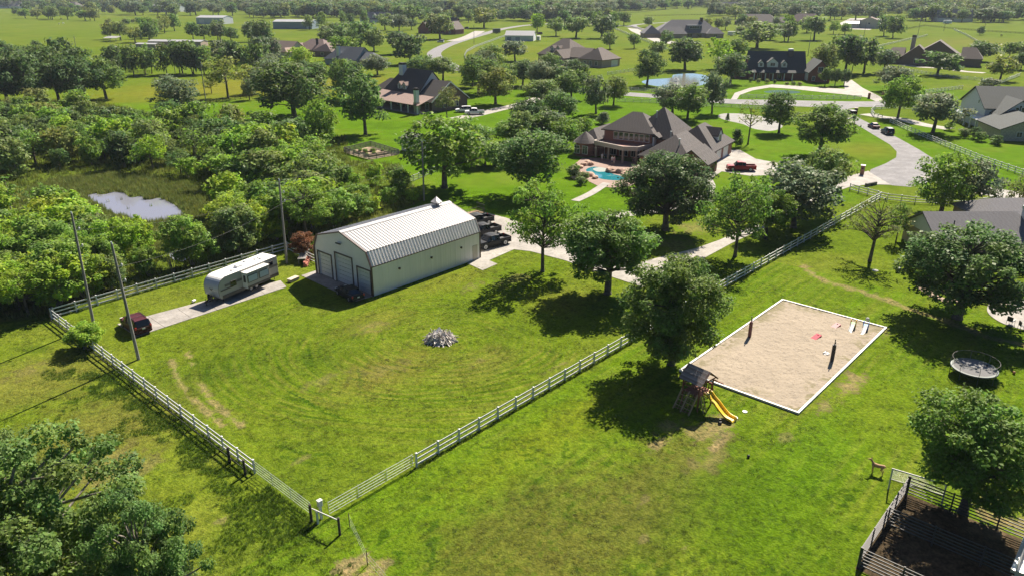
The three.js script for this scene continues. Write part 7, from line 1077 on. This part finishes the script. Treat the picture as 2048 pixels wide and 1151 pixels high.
// ---------------------------------------------------------------- figures: tapered limbs blended into one surface
function figure(bones, cell, k = 0.03) {
  let lo = V(1e9, 1e9, 1e9), hi = V(-1e9, -1e9, -1e9); for (const [a, b, r0, r1] of bones) for (const [p, r] of [[a, r0], [b, r1]]) { lo.min(V(p[0] - r - 0.05, p[1] - r - 0.05, p[2] - r - 0.05)); hi.max(V(p[0] + r + 0.05, p[1] + r + 0.05, p[2] + r + 0.05)); }
  const size = Math.max(hi.x - lo.x, hi.y - lo.y, hi.z - lo.z), N = Math.min(110, Math.ceil(size / cell)) + 2, c = lo.clone().add(hi).multiplyScalar(0.5), half = (size / 2) * (N / (N - 2)) * 1.04;
  const mc = new MarchingCubes(N, new THREE.MeshBasicMaterial(), false, false, 60000); mc.isolation = 0;
  const P = V(), A = V(), B = V();
  for (let z = 0; z < N; z++) for (let y = 0; y < N; y++) for (let x = 0; x < N; x++) {
    P.set(c.x + (x / (N / 2) - 1) * half, c.y + (y / (N / 2) - 1) * half, c.z + (z / (N / 2) - 1) * half); let d = 1e3;
    for (const [a, b, r0, r1] of bones) { A.set(...a); B.set(...b).sub(A); const t = clamp(P.clone().sub(A).dot(B) / Math.max(1e-9, B.lengthSq()), 0, 1), e = P.distanceTo(A.clone().addScaledVector(B, t)) - lerp(r0, r1, t), h = Math.max(k - Math.abs(d - e), 0) / k; d = Math.min(d, e) - h * h * k * 0.25; }
    mc.field[x + y * N + z * N * N] = -d;
  }
  mc.update(); const g = new THREE.BufferGeometry(); g.setAttribute('position', new THREE.BufferAttribute(mc.positionArray.slice(0, mc.count * 3), 3)); g.setAttribute('normal', new THREE.BufferAttribute(mc.normalArray.slice(0, mc.count * 3), 3)); g.scale(half, half, half); g.translate(c.x, c.y, c.z); g.computeVertexNormals(); return g;
}
const FUR = mottled([0.3, 0.19, 0.11], 0.2, 0.6, 0.95);
{ // deer: local x towards its head
  const t = thing('deer', 'tan deer standing on the lawn near the soccer goal', 'deer', [29.05, -49.8], 300); t.scale.setScalar(0.88);
  const leg = (x, z, f) => f ? [[[x, 0.72, z], [x + 0.02, 0.42, z], 0.075, 0.042], [[x + 0.02, 0.42, z], [x, 0.04, z], 0.04, 0.026]] : [[[x, 0.74, z], [x + 0.1, 0.5, z], 0.1, 0.055], [[x + 0.1, 0.5, z], [x - 0.08, 0.32, z], 0.05, 0.032], [[x - 0.08, 0.32, z], [x - 0.05, 0.04, z], 0.03, 0.026]];
  part(t, 'body', figure([[[-0.42, 0.86, 0], [0, 0.8, 0], 0.17, 0.17], [[0, 0.8, 0], [0.36, 0.83, 0], 0.18, 0.2], [[0.36, 0.88, 0], [0.62, 1.22, 0], 0.13, 0.075], [[0.62, 1.24, 0], [0.72, 1.3, 0], 0.085, 0.08], [[0.72, 1.3, 0], [0.92, 1.24, 0], 0.07, 0.035], [[0.64, 1.34, 0.07], [0.56, 1.44, 0.17], 0.03, 0.018], [[0.64, 1.34, -0.07], [0.56, 1.44, -0.17], 0.03, 0.018], [[-0.55, 0.9, 0], [-0.66, 0.78, 0], 0.04, 0.025], ...leg(0.34, 0.1, true), ...leg(0.4, -0.1, true), ...leg(-0.42, 0.11, false), ...leg(-0.36, -0.11, false)], 0.02), FUR);
  for (const s of [-1, 1]) { part(t, 'antler', [rod(V(0.66, 1.36, s * 0.05), V(0.62, 1.52, s * 0.1), 0.014, 0.01, 5), rod(V(0.62, 1.52, s * 0.1), V(0.7, 1.6, s * 0.12), 0.01, 0.005, 5)], BROWN); part(t, 'eye', new THREE.SphereGeometry(0.016, 8, 6).translate(0.76, 1.33, s * 0.062), BLACKP); }
}
function horse(label, p, yaw, mat) { const t = thing('horse', label, 'horse', p, yaw); const leg = (x, z, f) => f ? [[[x, 1.1, z], [x, 0.6, z], 0.13, 0.075], [[x, 0.6, z], [x, 0.06, z], 0.065, 0.055]] : [[[x, 1.15, z], [x + 0.1, 0.78, z], 0.17, 0.09], [[x + 0.1, 0.78, z], [x - 0.1, 0.52, z], 0.08, 0.06], [[x - 0.1, 0.52, z], [x - 0.06, 0.06, z], 0.055, 0.055]]; part(t, 'body', figure([[[-0.6, 1.25, 0], [0.5, 1.22, 0], 0.3, 0.31], [[0.55, 1.3, 0], [1.05, 0.85, 0], 0.22, 0.13], [[1.05, 0.85, 0], [1.25, 0.42, 0], 0.13, 0.08], ...leg(0.5, 0.16, true), ...leg(0.58, -0.16, true), ...leg(-0.62, 0.17, false), ...leg(-0.55, -0.17, false)], 0.05), mat); part(t, 'tail', rod(V(-0.88, 1.35, 0), V(-1.02, 0.6, 0), 0.07, 0.03), BLACKP); part(t, 'mane', bar(V(0.6, 1.5, 0), V(1.0, 1.02, 0), 0.05, 0.1), BLACKP); }
horse('white horse grazing on the open pasture, left of the pair', [-448.05, -784.89], 300, TRIM); horse('white horse grazing on the open pasture, right of the pair', [-449.83, -795.21], 80, TRIM); horse('black horse grazing on the open pasture', [-511.2, -901.59], 250, BLACKP); horse('pale animal grazing in front of the pine row', [-241.76, -477.66], 60, TRIM); horse('dark horse on the far right pasture', [370.79, -597.71], 70, BROWN);
function person(label, p, yaw, shirt, legs, sit) {
  const t = thing('person', label, 'person', p, yaw, undefined, 0.05), SK = std([0.45, 0.27, 0.19], 0.7), hip = sit ? 0.5 : 0.92, y = hip;
  const L = (s) => sit ? [[[0, y, s * 0.1], [0.42, y, s * 0.11], 0.09, 0.065], [[0.42, y, s * 0.11], [0.45, 0.08, s * 0.11], 0.06, 0.042], [[0.45, 0.05, s * 0.11], [0.62, 0.04, s * 0.12], 0.045, 0.035]] : [[[0, y, s * 0.09], [0.02, 0.5, s * 0.1], 0.09, 0.06], [[0.02, 0.5, s * 0.1], [-0.01, 0.08, s * 0.1], 0.058, 0.042], [[-0.01, 0.05, s * 0.1], [0.17, 0.035, s * 0.12], 0.045, 0.032]];
  const T = [[[0, y, 0], [0, y + 0.28, 0], 0.14, 0.13], [[0, y + 0.25, -0.05], [0, y + 0.46, -0.1], 0.12, 0.09], [[0, y + 0.25, 0.05], [0, y + 0.46, 0.1], 0.12, 0.09]];
  const Ar = (s) => [[[0, y + 0.48, s * 0.18], [0.04, y + 0.2, s * 0.25], 0.055, 0.042], [[0.04, y + 0.2, s * 0.25], [0.2, y + 0.02, s * 0.22], 0.04, 0.03], ...[0, 1, 2, 3].map((i) => [[0.2, y + 0.02, s * 0.22], [0.28, y - 0.05, s * (0.19 + i * 0.02)], 0.018, 0.009]), [[0.2, y + 0.02, s * 0.2], [0.26, y + 0.01, s * 0.17], 0.014, 0.01]];
  part(t, 'body', figure([...L(1), ...L(-1), ...T, ...Ar(1), ...Ar(-1), [[0, y + 0.5, 0], [0.01, y + 0.63, 0], 0.055, 0.05], [[0.01, y + 0.7, 0], [0.02, y + 0.79, 0], 0.08, 0.095], [[0.1, y + 0.74, 0], [0.13, y + 0.73, 0], 0.02, 0.012]], 0.022), SK);
  part(t, 'shirt', figure([...T.map(([a, b, r, q]) => [a, b, r + 0.02, q + 0.02]), ...[1, -1].map((s) => [[0, y + 0.48, s * 0.16], [0.03, y + 0.3, s * 0.23], 0.07, 0.06])], 0.03), shirt); part(t, 'trousers', figure([...L(1).slice(0, 1), ...L(-1).slice(0, 1)].map(([a, b, r, q]) => [a, b, r + 0.018, q + 0.018]), 0.03), legs);
  part(t, 'hair', new THREE.SphereGeometry(0.108, 14, 8, 0, 6.29, 0, 1.7).rotateZ(0.35).translate(0.0, y + 0.79, 0), BROWN); for (const s of [-1, 1]) { part(t, 'eye', new THREE.SphereGeometry(0.012, 6, 5).translate(0.108, y + 0.775, s * 0.035), BLACKP); part(t, 'ear', new THREE.SphereGeometry(0.022, 6, 5).translate(0.01, y + 0.76, s * 0.094), SK); } part(t, 'mouth', box(0.008, 0.012, 0.05, 0.112, y + 0.695, 0), std([0.3, 0.08, 0.07], 0.7));
}
person('person in white top standing on the pool patio near the columns', [19.88, -164], 200, WHITE, WHITE); person('person in pale shirt standing at the pool edge, left of two', [21.66, -160.52], 190, WHITE, std([0.1, 0.12, 0.2], 0.9)); person('person in pink shirt standing at the pool edge, right of two', [22.03, -160.03], 160, std([0.5, 0.3, 0.3], 0.9), std([0.5, 0.45, 0.4], 0.9)); person('person in dark clothes standing near the patio wall', [26.17, -159.55], 210, std([0.06, 0.06, 0.08], 0.9), BLACKP);
// ---------------------------------------------------------------- garden pen, patio and small street things
{ // raised vegetable pen with plank rails
  const P = [[-39, -173.08], [-31.86, -165.54], [-25.92, -170.86], [-34.05, -180.66]], t = thing('garden_pen', 'grey plank-fenced vegetable garden on the lawn', 'garden pen', P[0], 90), q = P.map(([x, z]) => V(x - P[0][0], 0, z - P[0][1])), PW = [mottled([0.2, 0.2, 0.2], 0.3, 1, 0.9), mottled([0.15, 0.145, 0.15], 0.3, 1, 0.9)];
  for (let i = 0; i < 4; i++) { const a = q[i], b = q[(i + 1) % 4], n = Math.round(a.distanceTo(b) / 2); for (let k = 0; k < n; k++) part(t, 'post', box(0.12, 1.25, 0.12, lerp(a.x, b.x, k / n), 0.58, lerp(a.z, b.z, k / n)), PW[1]); for (let r = 0; r < 4; r++) part(t, 'plank', bar(a.clone().setY(0.2 + r * 0.3), b.clone().setY(0.2 + r * 0.3), 0.04, 0.2), PW[r % 2]); }
  const c = q.reduce((s, p) => s.add(p), V()).multiplyScalar(0.25); for (const [k0, k1] of [[0.15, 0.42], [0.58, 0.85]]) { const at = (u, v) => q[0].clone().lerp(q[1], u).lerp(q[3].clone().lerp(q[2], u), v); const b = part(t, 'bed', tris([at(k0, 0.2), at(k1, 0.2), at(k1, 0.8), at(k0, 0.8)].flatMap((p) => [[p.x, 0.02, p.z], [p.x, 0.3, p.z]]), [[1, 3, 5, 7], [0, 2, 3, 1], [2, 4, 5, 3], [4, 6, 7, 5], [6, 0, 1, 7]]), mottled([0.2, 0.14, 0.09], 0.4, 1, 0.95)); }
  part(t, 'floor', tris(q.map((p) => [p.x, 0.008, p.z]), [[0, 1, 2, 3]]), mottled([0.3, 0.24, 0.16], 0.4, 2, 0.95));
  seed(3); for (let i = 0; i < 14; i++) { const u = rr(0.12, 0.88), v = rr(0.15, 0.85), p = q[0].clone().lerp(q[1], u).lerp(q[3].clone().lerp(q[2], u), v), s = rr(0.5, 0.9), m = put(t, 'crop_plant', variant('bush', 2, i % 4).crown, LEAF.mid[i % 3], p.x, 0.1, p.z, rr(0, 6)); m.scale.set(s * 0.12, s * 0.09, s * 0.12); }
}
{ const t = thing('brick_mailbox', 'brick mailbox pillar at the cul-de-sac driveway', 'mailbox', [71.8, -151.27], 30); part(t, 'pillar', box(0.75, 1.9, 0.75, 0, 0.9, 0), mottled([0.36, 0.19, 0.13], 0.35, 0.5, 0.9)); part(t, 'cap', box(0.9, 0.12, 0.9, 0, 1.91, 0), TRIM); part(t, 'door', box(0.05, 0.3, 0.35, -0.39, 1.35, 0), BLACKP); }
{ const t = thing('brick_mailbox', 'grey brick mailbox pillar beside the black off-road car', 'mailbox', [102.38, -226.37], 20); part(t, 'pillar', box(0.9, 2.2, 0.9, 0, 1, 0), WALL.brownbrick); part(t, 'cap', box(1.05, 0.15, 1.05, 0, 2.17, 0), WALL.stone); }
{ const t = thing('culvert', 'stone culvert headwall beside the concrete driveway mouth', 'culvert', [69.6, -142.16], 60); part(t, 'headwall', [rbox(3.2, 0.7, 0.5, 0, 0.25, 0, 0.1)], mottled([0.16, 0.15, 0.14], 0.4, 1, 0.95)); part(t, 'pipe', new THREE.TorusGeometry(0.28, 0.06, 6, 16).translate(0, 0.3, 0.26), BLACKP); }
{ const t = thing('utility_box', 'small white-topped utility box on the neighbour lawn', 'utility box', [52.35, -95.09], 20); part(t, 'cabinet', rbox(0.55, 0.55, 0.45, 0, 0.26, 0, 0.03), std([0.06, 0.1, 0.08], 0.6)); part(t, 'lid', rbox(0.6, 0.07, 0.5, 0, 0.57, 0, 0.02), WHITE); }
flatDisc('lid', 'white septic lid on the neighbour lawn', [49.47, -95.47], 0.4, mottled([0.55, 0.55, 0.52], 0.2, 1, 0.9));
{ const t = thing('fire_pit', 'round stone fire pit on the neighbour patio', 'fire pit', [59.06, -83.29], 0), SM = [WALL.stone, mottled([0.4, 0.33, 0.25], 0.3, 1, 0.9)], sg = new THREE.BoxGeometry(0.42, 0.2, 0.24); for (let r = 0; r < 3; r++) for (let i = 0; i < 14; i++) { const a = ((i + (r % 2) * 0.5) / 14) * Math.PI * 2; put(t, 'stone', sg, SM[(i + r) % 2], Math.cos(a) * 0.85, 0.15 + r * 0.205, Math.sin(a) * 0.85, -a + Math.PI / 2); } part(t, 'ash', new THREE.CircleGeometry(0.75, 20).rotateX(-Math.PI / 2).translate(0, 0.4, 0), WALL.dark); }
function lounge(label, p, yaw) { const t = thing('patio_chair', label, 'chair', p, yaw, undefined, 0.05); for (const x of [-0.3, 0.3]) for (const z of [-0.3, 0.3]) part(t, 'leg', rod(V(x, 0, z), V(x, x < 0 ? 0.95 : 0.6, z), 0.025), WHITE); part(t, 'seat', rbox(0.62, 0.08, 0.6, 0, 0.42, 0, 0.03), BLACKP); part(t, 'backrest', rbox(0.08, 0.5, 0.6, -0.3, 0.72, 0, 0.03), BLACKP); for (const z of [-0.32, 0.32]) part(t, 'armrest', box(0.6, 0.04, 0.06, 0, 0.62, z), WHITE); }
lounge('white-framed patio chair with dark seat at the patio edge', [57.13, -78.1], 60); lounge('white-framed patio chair cut by the right picture edge', [57.6, -76.75], 100);
lounge('dark patio lounge chair left of the pool', [13.66, -156.7], 150); lounge('dark patio chair under the balcony', [21, -166.06], 200); lounge('patio chair at the right end of the pool patio', [24.96, -150.83], 250);
{ const t = thing('fountain', 'white fountain spray in the middle of the pond', 'fountain', [66.15, -311.47], 0); part(t, 'nozzle', new THREE.CylinderGeometry(0.5, 0.6, 0.3, 12).translate(0, 0.14, 0), TRIM); const s = []; seed(8); for (let i = 0; i < 60; i++) { const a = rr(0, 6.28), h = rr(0.8, 2.4), o = rr(0.3, 1.6); s.push(new THREE.TubeGeometry(new THREE.QuadraticBezierCurve3(V(0, 0.3, 0), V(Math.cos(a) * o * 0.5, h * 1.5, Math.sin(a) * o * 0.5), V(Math.cos(a) * o * 1.3, 0.05, Math.sin(a) * o * 1.3)), 6, 0.03, 4)); } part(t, 'spray', s, new THREE.MeshPhysicalMaterial({ color: lin(0.85, 0.87, 0.88), roughness: 0.3 })); }
{ const t = thing('entrance_gate', 'dark iron entrance gate on the drive of the pond house', 'gate', [122.38, -262.53], 70); for (const x of [0, 6]) part(t, 'pillar', box(0.6, 1.9, 0.6, x, 0.9, 0), WALL.redbrick); for (let i = 0; i < 18; i++) part(t, 'bar', rod(V(0.5 + i * 0.3, 0.15, 0), V(0.5 + i * 0.3, 1.5 + 0.3 * Math.sin((i / 17) * Math.PI), 0), 0.025), BLACKP); part(t, 'rail', [rod(V(0.3, 0.3, 0), V(5.7, 0.3, 0), 0.03), rod(V(0.3, 1.35, 0), V(5.7, 1.35, 0), 0.03)], BLACKP); }
console.log('objects');
renderer.render(scene, camera);
